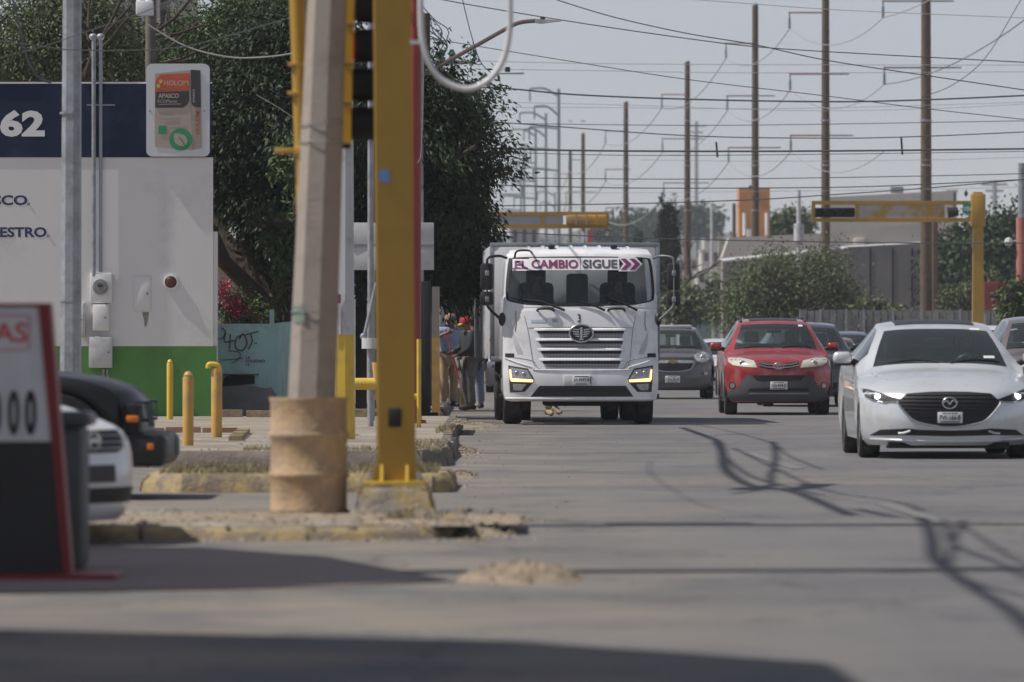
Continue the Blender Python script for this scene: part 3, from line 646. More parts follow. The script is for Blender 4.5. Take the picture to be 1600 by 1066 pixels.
def person(loc, rz, label, pose=None, shirt=None, pants=None, shoes=None, cap=None, hair=None, group=None, long=True, sc_=1.0, bulk=1.0, vest=None):
    T = thing('person', loc, label, 'person', group, rz); J = {k: Vector(v)*sc_ for k, v in BASE.items()}
    pose = dict(pose or {}); face = pose.pop('face', (0, -1, 0))
    for k, v in pose.items(): J[k] = Vector(v)
    keys = list(J); pts = [tuple(J[k]) for k in keys]
    def rad(k):
        b = k[:-1] if k[:-1] in RAD else k; r = RAD[b]*(bulk if b in ('pelvis','spine','chest','sh','hip') else 1)
        if b in ('pelvis','spine','chest'): return (r*1.12, r*.78)
        return r
    rads = [rad(k) for k in keys]; ed = [(keys.index(a), keys.index(b)) for a, b in EDG]
    for n_, s_ in (('r', -1), ('l', 1)):          # hands: four bent fingers and a thumb
        w, p = J['wr'+n_], J['pa'+n_]; d = (p-w).normalized(); sd = d.cross(Vector((0, 1, 0))).normalized() if abs(d.y) < .9 else Vector((1, 0, 0)); nn = d.cross(sd)
        for q, (o_, l_) in enumerate(((-.027,.066),(-.009,.078),(.009,.074),(.027,.058))):
            a = p+d*.03+sd*o_; m_ = a+d*l_*.55; e = m_+(d*.5+nn*.6)*l_*.6; i = len(pts)
            pts += [tuple(a), tuple(m_), tuple(e)]; rads += [.0095, .009, .0075]; ed += [(keys.index('pa'+n_), i), (i, i+1), (i+1, i+2)]
        a = p-d*.015+sd*.04; e = a+d*.04+sd*.015+nn*.01; i = len(pts); pts += [tuple(a), tuple(e)]; rads += [.011, .009]; ed += [(keys.index('pa'+n_), i), (i, i+1)]
    hd = J['head1']; fw = Vector(face).normalized()
    i = len(pts); pts.append(tuple(hd+fw*.108+Vector((0, 0, -.012)))); rads.append(.014); ed.append((keys.index('head1'), i))
    skin('body', pts, rads, ed, keys.index('pelvis'), M['skin'], T)
    # face: eyes, brows, mouth, ears
    sd = fw.cross(Vector((0, 0, 1)))
    ey = MB(); 
    for q in (-1, 1): ey.ball(tuple(hd+fw*.088+sd*q*.033+Vector((0,0,.01))), .011, 8)
    mk('eye', ey, M['char'], T); mk('mouth', MB().ball(tuple(hd+fw*.085+Vector((0,0,-.052))), .02, 8, (1,.5,.35)), mat('lip', (.22, .09, .07), .6), T)
    for q in (-1, 1): mk('ear', MB().ball(tuple(hd+sd*q*.095-fw*.005), .026, 8, (.5, .8, 1.1)), M['skin'], T)
    def cloth(nm, ks, grow, m, rootk, ends={}):
        kk = [k for k in ks if k in J]; e2 = [(kk.index(a), kk.index(b)) for a, b in EDG if a in kk and b in kk]
        rr = []
        for k in kk:
            r = rad(k); g = ends.get(k, grow); rr.append((r[0]+g, r[1]+g) if isinstance(r, tuple) else r+g)
        return skin(nm, [tuple(J[k]) for k in kk], rr, e2, kk.index(rootk), m, T)
    if shirt:
        ks = ['pelvis','spine','chest','shr','shl','elr','ell']
        J2 = dict(J)
        if long: ks += ['wrr','wrl']
        cloth('shirt', ks, .022, shirt, 'chest')
        mk('collar', MB().cyl(tuple(J['neck']-Vector((0,0,.05))), tuple(J['neck']+Vector((0,0,.02))), .085, .07, 14), shirt, T)
    if vest: cloth('vest', ['pelvis','spine','chest','shr','shl'], .036, vest, 'chest')
    if pants:
        cloth('trousers', ['pelvis','hipr','hipl','knr','knl','anr','anl'], .022, pants, 'pelvis', {'anr': .034, 'anl': .034, 'pelvis': .012})
        mk('belt', MB().lathe([(.172*bulk, -.02), (.175*bulk, .02)], 18, c=tuple(J['pelvis']+Vector((0,0,.07)))), M['char'], T)
    if shoes:
        for n_ in 'rl':
            a, t = J['an'+n_], J['toe'+n_]; d = (t-a); d.z = 0; d.normalize(); z = a.z-.045
            mk('shoe', MB().tube([a-d*.06+Vector((0,0,-.04)), a+Vector((0,0,-.02)), (a+t)/2+Vector((0,0,-.01)), t, t+d*.06], [.042,.052,.050,.046,.026], 10), shoes, T)
    if cap:
        c = MB(); c.lathe([(.116,-.0),(.118,.03),(.105,.072),(.07,.105),(.02,.122),(.001,.122)], 18, c=tuple(hd+Vector((0,0,.02))))
        mk('cap', c, cap[0], T)
        b = MB(); pts_ = [hd+fw*(.08+.10*math.cos(a))+sd*.085*math.sin(a)+Vector((0,0,.035)) for a in np.linspace(-1.4, 1.4, 9)]
        b.add([tuple(v) for v in pts_]+[tuple(v+Vector((0,0,.012))) for v in pts_], [tuple(range(9)), tuple(range(9, 18))[::-1]]+[(i, i+1, 10+i, 9+i) for i in range(8)])
        mk('cap_brim', b, cap[1], T)
    if hair:
        mk('hair', MB().ball(tuple(hd-fw*.022+Vector((0,0,.03))), .108, 14, (1, 1, 1.0)), hair, T)
    return T
FAB = dict(sky=mat('pale_blue_shirt', (.27, .37, .55), .9, var=.2, vscale=9, bump=.6, bscale=14), navy=mat('dark_jacket', (.028, .032, .042), .85, var=.25, vscale=8, bump=.6, bscale=14),
    khaki=mat('khaki_trousers', (.36, .28, .17), .9, var=.2, vscale=8, bump=.5, bscale=14), grey=mat('grey_trousers', (.17, .165, .15), .9, var=.25, vscale=8, bump=.7, bscale=14),
    jeans=mat('faded_jeans', (.14, .18, .26), .9, var=.25, vscale=8, bump=.5, bscale=14), boot=mat('work_boot', (.05, .035, .025), .8), tan=mat('tan_boot', (.34, .26, .16), .85, bump=.4),
    capr=mat('red_cap', (.38, .02, .03), .8), capy=mat('yellow_brim', (.62, .45, .03), .7), camo=mat('brown_cap', (.24, .16, .12), .85, var=.5, vscale=20), hair=mat('black_hair', (.015, .012, .01), .7))
# the man in the pale blue shirt with a red-handled broom
D = 106.5
person((X(701, D), D, .05), R(25), 'man in pale blue shirt sweeping the gutter with a red handled broom',
    dict(elr=(-.34,-.06,1.28), wrr=(-.20,-.30,1.38), par=(-.14,-.36,1.40), ell=(.28,-.06,1.18), wrl=(.20,-.26,1.02), pal=(.15,-.32,1.00), head1=(.02,-.06,1.62), head0=(.01,-.03,1.55), head2=(.02,-.03,1.70), face=(.35,-.85,-.38)),
    FAB['sky'], FAB['khaki'], FAB['boot'], cap=(FAB['camo'], FAB['camo']), bulk=1.12, long=False)
br = thing('broom', (X(707, D), D-.35, 0), 'straw broom with a red handle held by the man in the blue shirt', 'broom', rz=0)
mk('handle', MB().tube([(-.12,-.02,1.50), (.02,-.04,.95), (.18,-.06,.38)], .016, 8), mat('broom_handle', (.45, .03, .06), .4), br)
bm_ = MB()
for i in range(60):
    a = random.uniform(-.10, .10); b = random.uniform(-.025, .025); bm_.tube([(.17+a*.25,-.06+b*.4,.42), (.22+a*.7,-.06+b,.24), (.27+a*1.3,-.06+b*1.6,.035+random.random()*.02)], .004, 4)
mk('bristles', bm_, mat('broom_straw', (.42, .32, .15), .9), br)['kind'] = 'stuff'
mk('band', MB().cyl((.16,-.06,.44), (.19,-.06,.36), .030, .04, 12), mat('broom_handle', (.45, .03, .06)), br)
# the man in the dark jacket and red cap
D = 105.6
person((X(733, D), D, 0), R(-62), 'man in dark jacket, grey trousers and red and yellow cap beside the truck',
    dict(ell=(.20,-.10,1.14), wrl=(.10,-.30,1.02), pal=(.08,-.37,1.0), elr=(-.22,-.08,1.15), wrr=(-.10,-.30,1.08), par=(-.07,-.37,1.06), head1=(0,-.07,1.61), head0=(0,-.04,1.54), head2=(0,-.05,1.69), face=(0,-.9,-.4),
         knr=(-.12,-.06,.5), anr=(-.14,.10,.09), toer=(-.16,-.07,.045)),
    FAB['navy'], FAB['grey'], FAB['boot'], cap=(FAB['capr'], FAB['capy']), bulk=1.15)
# the man in jeans behind, feet apart
D = 108.2
person((X(741, D), D, 0), R(200), 'man in faded jeans striding, mostly hidden behind the man in the dark jacket',
    dict(knr=(-.16,-.12,.5), anr=(-.22,-.22,.09), toer=(-.24,-.38,.045), knl=(.16,.10,.5), anl=(.24,.28,.11), toel=(.28,.14,.045)), FAB['navy'], FAB['jeans'], FAB['boot'], hair=FAB['hair'])
D = 110
person((X(716, D), D, .05), R(10), 'man in black vest standing between the blue shirt and the dark jacket', dict(head1=(.0,-.05,1.58), head0=(0,-.03,1.52), head2=(0,-.03,1.66), face=(-.3,-.8,-.3)),
    FAB['grey'], FAB['khaki'], FAB['boot'], cap=(FAB['navy'], FAB['navy']), vest=FAB['navy'])
D = 96.4
person((X(864, D), D, 0), R(30), 'person in tan boots seen only below the truck behind its axles', dict(knr=(-.12,-.16,.52), anr=(-.13,-.05,.10), toer=(-.15,-.20,.045), knl=(.14,.04,.5), anl=(.16,.20,.16), toel=(.18,.10,.06)),
    FAB['navy'], FAB['khaki'], FAB['tan'], cap=(FAB['navy'], FAB['navy']))
SIT = dict(pelvis=(0,0,.28), spine=(0,.02,.46), chest=(0,.02,.66), neck=(0,.01,.80), head0=(0,-.01,.88), head1=(0,-.02,.96), head2=(0,0,1.03),
    shr=(-.18,0,.73), elr=(-.24,-.12,.50), wrr=(-.17,-.36,.55), par=(-.16,-.42,.58), shl=(.18,0,.73), ell=(.24,-.12,.50), wrl=(.17,-.36,.55), pal=(.16,-.42,.58),
    hipr=(-.09,-.02,.26), knr=(-.12,-.42,.32), anr=(-.12,-.52,-.06), toer=(-.12,-.66,-.09), hipl=(.09,-.02,.26), knl=(.12,-.42,.32), anl=(.12,-.52,-.06), toel=(.12,-.66,-.09))
person((X(1484, 58.3)+.36, 58.3+2.52, .26), 0, 'driver in dark shirt behind the wheel of the white sedan', dict(SIT, wrr=(-.10,-.44,.60), par=(-.08,-.50,.65)), FAB['navy'], FAB['grey'], hair=FAB['hair'])
person((X(1219, 97.7)+.36, 97.7+2.42, .46), 0, 'driver in dark shirt behind the wheel of the red SUV', SIT, FAB['navy'], FAB['grey'], hair=FAB['hair'])

# ------------------------------------------------------------------ truck
def build_truck():
    D = 85.0; L = lp(908, D); tw = paint('truck_white_paint', (.82, .82, .84), .0, .25, dirt=(.66, .65, .63))
    T = thing('cargo_truck', (X(908, D), D, 0), 'white cargo truck with lettered windscreen and amber lit headlights', 'truck', rz=R(1.7))
    n = 5
    prof = [(.10,.35,1.05,.12,0),(.02,.385,1.13,.16,0),(.0,.50,1.155,.18,0),(.0,.70,1.165,.18,0),(.03,.88,1.165,.18,0),(.06,1.05,1.165,.18,0),(.11,1.40,1.16,.18,0),(.16,1.68,1.155,.18,0),(.19,1.775,1.15,.18,0),
            (.30,2.15,1.13,.17,0),(.43,2.50,1.10,.16,0),(.52,2.60,1.06,.12,.02),(.75,2.665,1.03,.06,.03),(1.3,2.69,1.03,0,.04),(1.95,2.69,1.03,0,.04)]
    G, ts = shell(prof, n, 4.0, 33); NT = len(ts); iw, ih = 8*n, 10*n
    body, ws, swl, swr = MB(), MB(), MB(), MB()
    for i in range(len(G)-1):
        for j in range(NT-1):
            q = [G[i][j], G[i][j+1], G[i+1][j+1], G[i+1][j]]
            (ws if iw <= i < ih and abs(ts[j]+ts[j+1])/2 < .95 else body).add(q, [(0,1,2,3)])
    fr = [0, .22, .30, .62, .82, 1]; YB = 1.98
    for sx in (-1, 1):
        j = NT-1 if sx > 0 else 0
        for i in range(ih):
            for k in range(5):
                def pt(ii, kk):
                    e = G[ii][j]; y = e[1]+(YB-e[1])*fr[kk]; z = e[2] if kk < 2 else max(e[2], .98); return (e[0]+sx*.004*(kk > 0), y, z)
                q = [pt(i, k), pt(i, k+1), pt(i+1, k+1), pt(i+1, k)]; win = iw+2 <= i < ih-1 and k in (1, 2, 3)
                ((swr if sx > 0 else swl) if win else body).add(q, [(0,1,2,3)])
        for i in range(ih, len(G)-1):
            e0, e1 = G[i][j], G[i+1][j]; h = G[ih][j]; body.add([(h[0], e0[1], h[2]), e0, e1, (h[0], e1[1], h[2])], [(0,1,2,3)])
    body.add([(-1.155,YB,1.0),(-.62,YB,1.0),(-.62,YB,2.68),(-1.04,YB,2.66),(1.155,YB,1.0),(.62,YB,1.0),(.62,YB,2.68),(1.04,YB,2.66)], [(0,1,2,3),(4,5,6,7)])
    body.add([(-.62,YB,1.0),(.62,YB,1.0),(.62,YB,1.86),(-.62,YB,1.86),(-.62,YB,2.42),(.62,YB,2.42),(.62,YB,2.69),(-.62,YB,2.69)], [(0,1,2,3),(4,5,6,7)])
    full = MB(); full.add(body.v, body.f); full.add(ws.v, ws.f); pj = Proj(full)
    mk('cab', body, tw, T, smooth=38, weld=.002); mk('windscreen', ws, GLASS_T, T, weld=True)
    mk('side_window', swl, GLASS_D, T, weld=True); mk('side_window', swr, GLASS_D, T, weld=True)
    # roof corrugations
    for x in np.linspace(-.75, .75, 8):
        q = MB(); q.tube([(x, y, 0) for y in (.62, .7, .85, 1.1, 1.5, 1.9)], [.004,.022,.03,.03,.03,.02], 8)
        for i, v in enumerate(q.v):
            h = pj.b.ray_cast(Vector((v[0], v[1], 4)), Vector((0, 0, -1))); q.v[i] = (v[0], v[1], v[2]+(h[0].z if h[0] else 2.6)-.008)
        mk('roof_rib', q, tw, T)
    for x in (-.42, .52): mk('marker_lamp', MB().box((x-.05, .60, 2.655), (x+.05, .72, 2.70), bev=.01), M['plastic'], T)
    # windscreen surround (rounded)
    zt, zb_, xw = 2.52, 1.79, 1.11
    out = [(-xw+.03, zt-.10), (-xw+.10, zt-.015), (-.6, zt), (0, zt+.005), (.6, zt), (xw-.10, zt-.015), (xw-.03, zt-.10), (xw, 2.15), (xw+.005, 1.92), (xw-.05, 1.85), (.80, 1.80), (.35, zb_), (-.35, zb_), (-.80, 1.80), (-xw+.05, 1.85), (-xw-.005, 1.92), (-xw, 2.15)]
    oc = curve([(x, 0, z) for x, z in out+[out[0]]], 4); m = len(oc); sm = MB(); vs = []
    for i, (x, _, z) in enumerate(oc):
        dx, dz = -x, 2.15-z; l = math.hypot(dx, dz)
        wi = .035
        for k in (0, 1):
            xx, zz = x+dx/l*wi*k*1.2, z+dz/l*wi*k; vs.append((xx, pj.y(xx, zz)-.010, zz))
    sm.add(vs, [(2*i, 2*i+1, 2*i+3, 2*i+2) for i in range(m-1)]); mk('windscreen_seal', sm, M['black'], T, normals=False)
    # painted corners below the glass
    for sgn in (-1, 1):
        pc = [(1.16,1.76),(1.16,1.94),(xw+.01,1.915),(xw-.05,1.843),(.80,1.793),(.35,1.782),(.35,1.765)]
        pc = [(sgn*x, z) for x, z in pc][::sgn]; mk('cowl_corner', pj.patch(pc, .006, .01, .06), tw, T)
    # bonnet panel seam, side ducts
    seam = MB()
    for pts in ([L(820,494), L(826,520), L(832,560), L(836,573)], [L(994,494), L(989,520), L(985,560), L(981,573)], [L(826,512.5), L(908,511), L(990,512.5)], [L(790,557), L(832,564), L(845,577), L(905,579.5), L(970,577), L(984,564), L(1027,557)]):
        seam.tube([(x, pj.y(x, z)-.002, z) for x, _, z in curve([(a, 0, b) for a, b in pts], 5)], .0045, 4)
    mk('panel_seam', seam, mat('seam_grey', (.16,.16,.17), .7), T)
    for sgn in (-1, 1):
        dp = [(1.02,1.42),(1.00,1.2),(.95,1.06),(.86,1.05),(.88,1.12),(.97,1.30)]; dp = [(sgn*x, z) for x, z in dp][::-sgn]
        mk('air_duct', pj.patch(dp, .002, .02, .05), mat('duct_grey', (.52, .52, .55), .5), T)
        mk('step_notch', pj.patch([(sgn*x, z) for x, z in ((1.0,1.07),(1.13,1.07),(1.13,1.01),(1.0,1.01))][::sgn], .006, .01), M['black'], T)
        pr = MB(); pr.tube([(sgn*x, pj.y(sgn*x, z)-.004, z) for x, z in ((.97,1.70),(.965,1.5),(.985,1.40))], .006, 4); mk('panel_seam', pr, M['char'], T)
    # grille rows
    mesh_m = bpy.data.materials.new('perforated_grille'); mesh_m.use_nodes = True; N, Lk = nodes(mesh_m)
    v = N.new('ShaderNodeTexVoronoi'); v.inputs['Scale'].default_value = 46; v.inputs['Randomness'].default_value = 0; tc = N.new('ShaderNodeTexCoord'); Lk.new(tc.outputs['Object'], v.inputs['Vector'])
    rp = N.new('ShaderNodeValToRGB'); rp.color_ramp.elements[0].position = .30; rp.color_ramp.elements[0].color = (.02,.02,.02,1); rp.color_ramp.elements[1].position = .42; rp.color_ramp.elements[1].color = (.46,.46,.47,1)
    mp = N.new('ShaderNodeMapping'); mp.inputs['Scale'].default_value = (1, 0, 1); Lk.new(tc.outputs['Object'], mp.inputs[0]); Lk.new(mp.outputs[0], v.inputs['Vector'])
    Lk.new(v.outputs['Distance'], rp.inputs[0]); Lk.new(rp.outputs[0], N['Principled BSDF'].inputs['Base Color'])
    rows = [(840,976,517.3),(842.5,974,533.1),(845.5,971.5,548.5),(848,970,564.3)]
    for k, (xa, xb, y0) in enumerate(rows):
        a, z0 = L(xa, y0); b, z1 = L(xb, y0+4.2); _, z2 = L(0, y0+11)
        g = mk('grille_slot', pj.patch([(a,z0),(b,z0),(b-.01,z1),(a+.01,z1)], .004, .02), M['black'], T)  # black strip laid on the surface stands for the shade of a recess
        mk('grille_mesh', pj.patch([(a+.012,z1),(b-.012,z1),(b-.045,z2),(a+.045,z2)], .006, .02), mesh_m, g)
        if k < 4:
            hood = MB(); xs = np.linspace(a-.05, b+.05, 17); vs = []
            for x in xs:
                y = pj.y(x, z0); tp = min(1, (min(x-a, b-x)+.05)/.08)
                vs += [(x, y-.002, z0+.045), (x, y-.030*tp, z0+.022), (x, y-.032*tp, z0+.004), (x, y, z0)]
            hood.add(vs, [(4*i+k2, 4*i+k2+1, 4*i+5+k2, 4*i+4+k2) for i in range(16) for k2 in range(3)])
            mk('grille_slat', hood, tw, T)
    # emblem
    c = L(908.5, 521); yb = pj.y(*c)-.055
    e = mk('emblem', MB().prism(disc(c, .175, .128, 30), 'y', yb, yb+.05), mat('emblem_navy', (.02, .025, .05), .35), T)
    q = MB(); ring(q, c, .175, .128, .013, yb); mk('emblem_ring', q, M['steel'], e)
    q = MB(); q.box((c[0]-.016, yb-.014, c[1]-.095), (c[0]+.016, yb-.002, c[1]+.09)); q.box((c[0]-.034, yb-.014, c[1]-.10), (c[0]+.034, yb-.002, c[1]-.082)); q.prism([(c[0]-.040,c[1]+.065),(c[0]-.01,c[1]+.09),(c[0]-.01,c[1]+.065)], 'y', yb-.014, yb-.002)
    for sgn in (-1, 1):
        for dz, l0, l1 in ((.052,.035,.130),(.018,.032,.142),(-.016,.030,.125),(-.05,.030,.095)):
            pp = [(c[0]+sgn*l0, c[1]+dz-.010), (c[0]+sgn*l1, c[1]+dz+.006), (c[0]+sgn*(l1-.01), c[1]+dz+.018), (c[0]+sgn*l0, c[1]+dz+.010)]; q.prism(pp, 'y', yb-.012, yb-.002)
    mk('emblem_wing', q, M['steel'], e)
    letters('number', '3', (-.045, -.0, L(0,504)[1], L(0,490.5)[1]), lambda x, z: pj.y(x, z)-.005, M['char'], T, .03)
    sb = mk('sticker', pj.patch([L(830,499.5), L(855,499.5), L(855,504.5), L(830,504.5)][::-1], .004, .003), mat('pale_blue_sticker', (.45, .58, .70), .5), T)
    letters('lettering', 'CHIHUAHUA', (*[L(831,0)[0], L(854,0)[0]], L(0,503.7)[1], L(0,500.2)[1]), lambda x, z: pj.y(x, z)-.007, M['white'], sb, .02)
    mk('sticker', pj.patch([L(863,498), L(873,498), L(872,504), L(864,504)][::-1], .004, .003), mat('crest_grey', (.45, .45, .48), .6, var=.3, vscale=40), T)
    # headlamps
    amber = mat('amber_light', (1, .6, .3), .4, emit=((1, .56, .24), 2.3), var=0)
    for sgn in (-1, 1):
        m_ = lambda pts: [(sgn*abs(L(px, py)[0]), L(px, py)[1]) for px, py in pts][::-sgn]
        h = mk('headlight', pj.patch(m_([(794.5,571),(825,576),(835,593),(833,598),(820,612.5),(797,613)]), .006, .02, .05), M['char'], T)
        mk('lamp_glass', pj.patch(m_([(797,574),(824,578.5),(832,592.5),(798.5,590)]), .016, .01, .04), mat('lamp_reflective', (.42, .42, .44), .22, .55, var=.35, vscale=22, coat=.6), h)
        mk('fog_glass', pj.patch(m_([(801.5,599.5),(822.5,600.5),(815,610.5),(802.5,610)]), .016, .01, .04), mat('lamp_reflective_low', (.36, .36, .38), .25, .5, var=.4, vscale=30, coat=.6), h)
        for (bx, by) in ((808, 583), (819, 585)):
            q = MB(); cc = (sgn*abs(L(bx, by)[0]), L(bx, by)[1]); mk('lamp_bulb', MB().ball((cc[0], pj.y(*cc)-.018, cc[1]), .035, 12, (1, .35, 1)), M['alloy'], h)
        am = mk('amber_strip', pj.patch(m_([(796,577),(798.6,578),(800,591),(833.5,593.5),(832,597.3),(799,596.3),(797,592)]), .024, .01, .05), amber, h)
    # plate, lower intake, bumper lip
    x0, z1 = L(881, 586.5); x1, z0 = L(924.5, 602.5)
    yb = min(pj.y(0, z0), pj.y(0, z1))-.02
    hb = mk('plate_holder', MB().box((x0, yb, z0), (x1, yb+.03, z1), bev=.004), mat('plate_holder_white', (.62, .62, .64), .5), T)
    xa = L(894.5, 0)[0]
    pl = mk('number_plate', MB().box((xa, yb-.012, z0+.006), (x1-.006, yb-.002, z1-.006), bev=.003), M['tan_p'] if False else M['white'], T)
    letters('lettering', 'JA-9597-B', (xa+.02, x1-.035, z0+.05, z1-.045), yb-.015, M['char'], pl, .02)
    q = MB(); q.box((xa+.03, yb-.016, z1-.028), (x1-.05, yb-.013, z1-.014)).box((xa+.05, yb-.016, z0+.016), (x1-.07, yb-.013, z0+.028)).box((x1-.024, yb-.016, z0+.02), (x1-.010, yb-.013, z1-.02)); mk('plate_line', q, M['char'], pl)
    mk('lower_intake', pj.patch([L(843,603), L(978,603), L(990,620), L(829,620)][::-1], .005, .02), M['plastic'], T)
    mk('intake_slat', pj.patch([L(846,609), L(976,609), L(980,612), L(842,612)][::-1], .012, .02), M['black'], T)
    lp_ = MB(); lp_.tube([(x, pj.y(x, .392)-.004, .392) for x in np.linspace(-1.12, 1.12, 25)], .022, 8); mk('bumper_lip', lp_, tw, T)
    cr = MB(); cr.tube([(x, pj.y(x, z)-.002, z) for x, _, z in curve([(-1.13,0,1.0),(-.95,0,.93),(-.72,0,.86),(-.6,0,.82),(.6,0,.82),(.72,0,.86),(.95,0,.93),(1.13,0,1.0)], 5)], .013, 6); mk('bumper_crease', cr, tw, T)
    # handles and wipers
    for px in (853, 964):
        x, z = L(px, 484); y = pj.y(x, z)-.045
        mk('grab_handle', MB().tube([(x-.125, y+.04, z-.015), (x-.11, y, z+.01), (x-.06, y-.01, z+.016), (x+.06, y-.01, z+.016), (x+.11, y, z+.01), (x+.125, y+.04, z-.015)], .019, 8), M['plastic'], T)
    for (a, b, c) in (((800,466),(850,472),(883,485)), ((900,470),(925,476),(946,485)), ((948,464),(975,474),(997,485))):
        pts = [L(*a), L(*b), L(*c)]; mk('wiper', MB().tube([(x, pj.y(x, z)-.035, z) for x, z in pts], [.009,.014,.020], 6), M['black'], T)
    # banner on the glass
    ww = mat('banner_white', (.80, .78, .80), .6, var=0); mg = mat('banner_maroon', (.22, .035, .13), .6, var=0); gy = mat('banner_grey', (.085, .075, .10), .6, var=0)
    yg = lambda o: (lambda x, z: pj.y(x, z)-o)
    def bx(a, b, c, d): return (L(a, 0)[0], L(b, 0)[0], L(0, d)[1], L(0, c)[1])
    for s, box, mm in (('EL', bx(805.5, 826, 406.8, 419.8), mg), ('CAMBIO', bx(831.5, 905, 405.2, 419), mg), ('SIGUE', bx(912.5, 966.5, 405, 418.8), gy)):
        a = box; m_x = .030; mk('banner_backing', pj.patch([(a[0]-m_x,a[2]-.026),(a[1]+m_x,a[2]-.026),(a[1]+m_x,a[3]+.026),(a[0]-m_x,a[3]+.026)], .012, .001), ww, T)
        letters('lettering', s, a, yg(.018), mm, T, .03)
    for k, o in ((0, 0), (14, 0)):
        ch = [L(972+k, 403.5), L(980+k, 403.5), L(989+k, 412), L(980+k, 421), L(972+k, 421), L(980.5+k, 412)]
        cc = (sum(p_[0] for p_ in ch)/6, sum(p_[1] for p_ in ch)/6)
        big = [L(968+k, 400.8), L(981.5+k, 400.8), L(992.5+k, 412), L(981.5+k, 423.6), L(968+k, 423.6), L(976+k, 412)]
        mk('arrow_outline', pj.patch(big[::-1], .012, .001), ww, T); mk('arrow', pj.patch(ch[::-1], .018, .001), mg, T)
    # mirrors
    def mirror(sgn):
        arm = MB(); x0 = sgn*1.10
        arm.tube(curve([(x0, .45, 2.50), (x0+sgn*.12, .30, 2.53), (x0+sgn*.28, .22, 2.50), (x0+sgn*.30, .22, 2.40)], 5), .02, 8)
        arm.tube(curve([(x0+sgn*.05, .3, 1.55), (x0+sgn*.14, .25, 1.62), (x0+sgn*.28, .22, 1.76), (x0+sgn*.30, .22, 1.86)], 5), .022, 8)
        arm.tube([(x0+sgn*.30, .20, 2.42), (x0+sgn*.30, .20, 1.84)], .012, 6)
        a = mk('mirror_arm', arm, M['plastic'] if sgn < 0 else mat('arm_dull', (.16,.16,.16), .5), T)
        mk('mirror_housing', MB().box((x0+sgn*.30-.10, .215, 2.02), (x0+sgn*.30+.10, .37, 2.42), bev=.045), M['plastic'], a)
        mk('mirror_housing', MB().box((x0+sgn*.30-.105, .215, 1.785), (x0+sgn*.30+.105, .37, 1.995), bev=.045), M['plastic'], a)
        for z in (2.27, 1.88): mk('mirror_clamp', MB().box((x0+sgn*.30-.03, .18, z-.04), (x0+sgn*.30+.03, .23, z+.04), bev=.01), M['galv'], a)
        mk('mirror_mount', MB().ball((sgn*1.17, .33, 1.58), .07, 12, (.8, 1, 1.5)), M['plastic'], a)
    mirror(-1); mirror(1)
    fm = MB(); fm.tube(curve([(-.98,.48,2.50), (-.95,.36,2.60), (-.80,.34,2.615), (-.74,.45,2.60), (-.72,.56,2.58)], 5), .016, 6); mk('front_mirror_arm', fm, M['plastic'], T)
    # cabin inside
    mk('dashboard', MB().box((-1.02, .48, 1.35), (1.02, .9, 1.80), bev=.06), M['plastic'], T)
    mk('cab_floor', MB().box((-1.05, .35, .96), (1.05, 1.95, 1.02)), M['dark'], T)
    for x in (-.62, .62):
        s_ = MB(); s_.box((x-.27, 1.1, 1.2), (x+.27, 1.6, 1.45), bev=.06); s_.box((x-.27, 1.55, 1.4), (x+.27, 1.74, 2.15), bev=.08); s_.box((x-.15, 1.57, 2.12), (x+.15, 1.70, 2.36), bev=.05); mk('seat', s_, M['seat'], T)
    mk('centre_console', MB().box((-.16, 1.3, 1.05), (.16, 1.7, 2.28), bev=.05), M['char'], T)
    st = MB(); st.tube([(.55+.23*math.cos(a), 1.0-.12*math.sin(a), 1.78+.2*math.sin(a)) for a in np.linspace(0, 2*math.pi, 25)], .016, 6); st.box((.33, .98, 1.765), (.77, 1.02, 1.795)); st.cyl((.55, 1.0, 1.78), (.55, .75, 1.6), .05, n=8); mk('steering_wheel', st, M['plastic'], T)
    mk('sun_visor', MB().box((-.95, .62, 2.40), (-.10, .64, 2.52), bev=.008).box((.10, .62, 2.40), (.95, .64, 2.52), bev=.008), M['char'], T)
    # chassis, axles, wheels
    mk('chassis_rail', MB().box((-.47, .5, .62), (-.38, 8.3, .84)).box((.38, .5, .62), (.47, 8.3, .84)), M['dark'], T)
    mk('front_axle', MB().box((-.85, 1.24, .36), (.85, 1.36, .48), bev=.03).box((-.55, .3, .28), (.55, .9, .55), bev=.04), M['dark'], T)
    mk('rear_axle', MB().cyl((-.8, 5.9, .48), (.8, 5.9, .48), .1).ball((0, 5.9, .48), .26, 12), M['dark'], T)
    mk('fuel_tank', MB().box((-1.1, 2.6, .42), (-.55, 3.7, .92), bev=.08), M['galv'], T)
    mk('battery_box', MB().box((.6, 2.6, .45), (1.1, 3.4, .9), bev=.04), M['plastic'], T)
    mk('wheel_arch', MB().box((-1.1, .75, .55), (-.62, .82, 1.0)).box((.62, .75, .55), (1.1, .82, 1.0)).box((-1.13, .8, .98), (-.6, 1.9, 1.01)).box((.6, .8, .98), (1.13, 1.9, 1.01)), M['dark'], T)
    for x in (-.99, .99): wheel(T, x, 1.30, .475, .28, rimm=M['galv'])
    for x in (-1.0, -.70, .70, 1.0): wheel(T, x, 5.9, .475, .27, rimm=M['galv'])
    mk('side_step', MB().box((-1.2, .55, .40), (-1.05, .85, .46), bev=.01).box((-1.2, .55, .70), (-1.05, .85, .76), bev=.01).box((1.05, .55, .40), (1.2, .85, .46), bev=.01).box((1.05, .55, .70), (1.2, .85, .76), bev=.01), M['plastic'], T)
    # cargo box
    bw = mat('box_white_panel', (.78, .79, .80), .45, var=.03, dirt=(.5, .49, .46), dirt_amt=.2); hw = 1.27
    cb = mk('cargo_box', MB().box((-hw, 2.28, .98), (hw, 8.55, 2.74), bev=.012), bw, T)
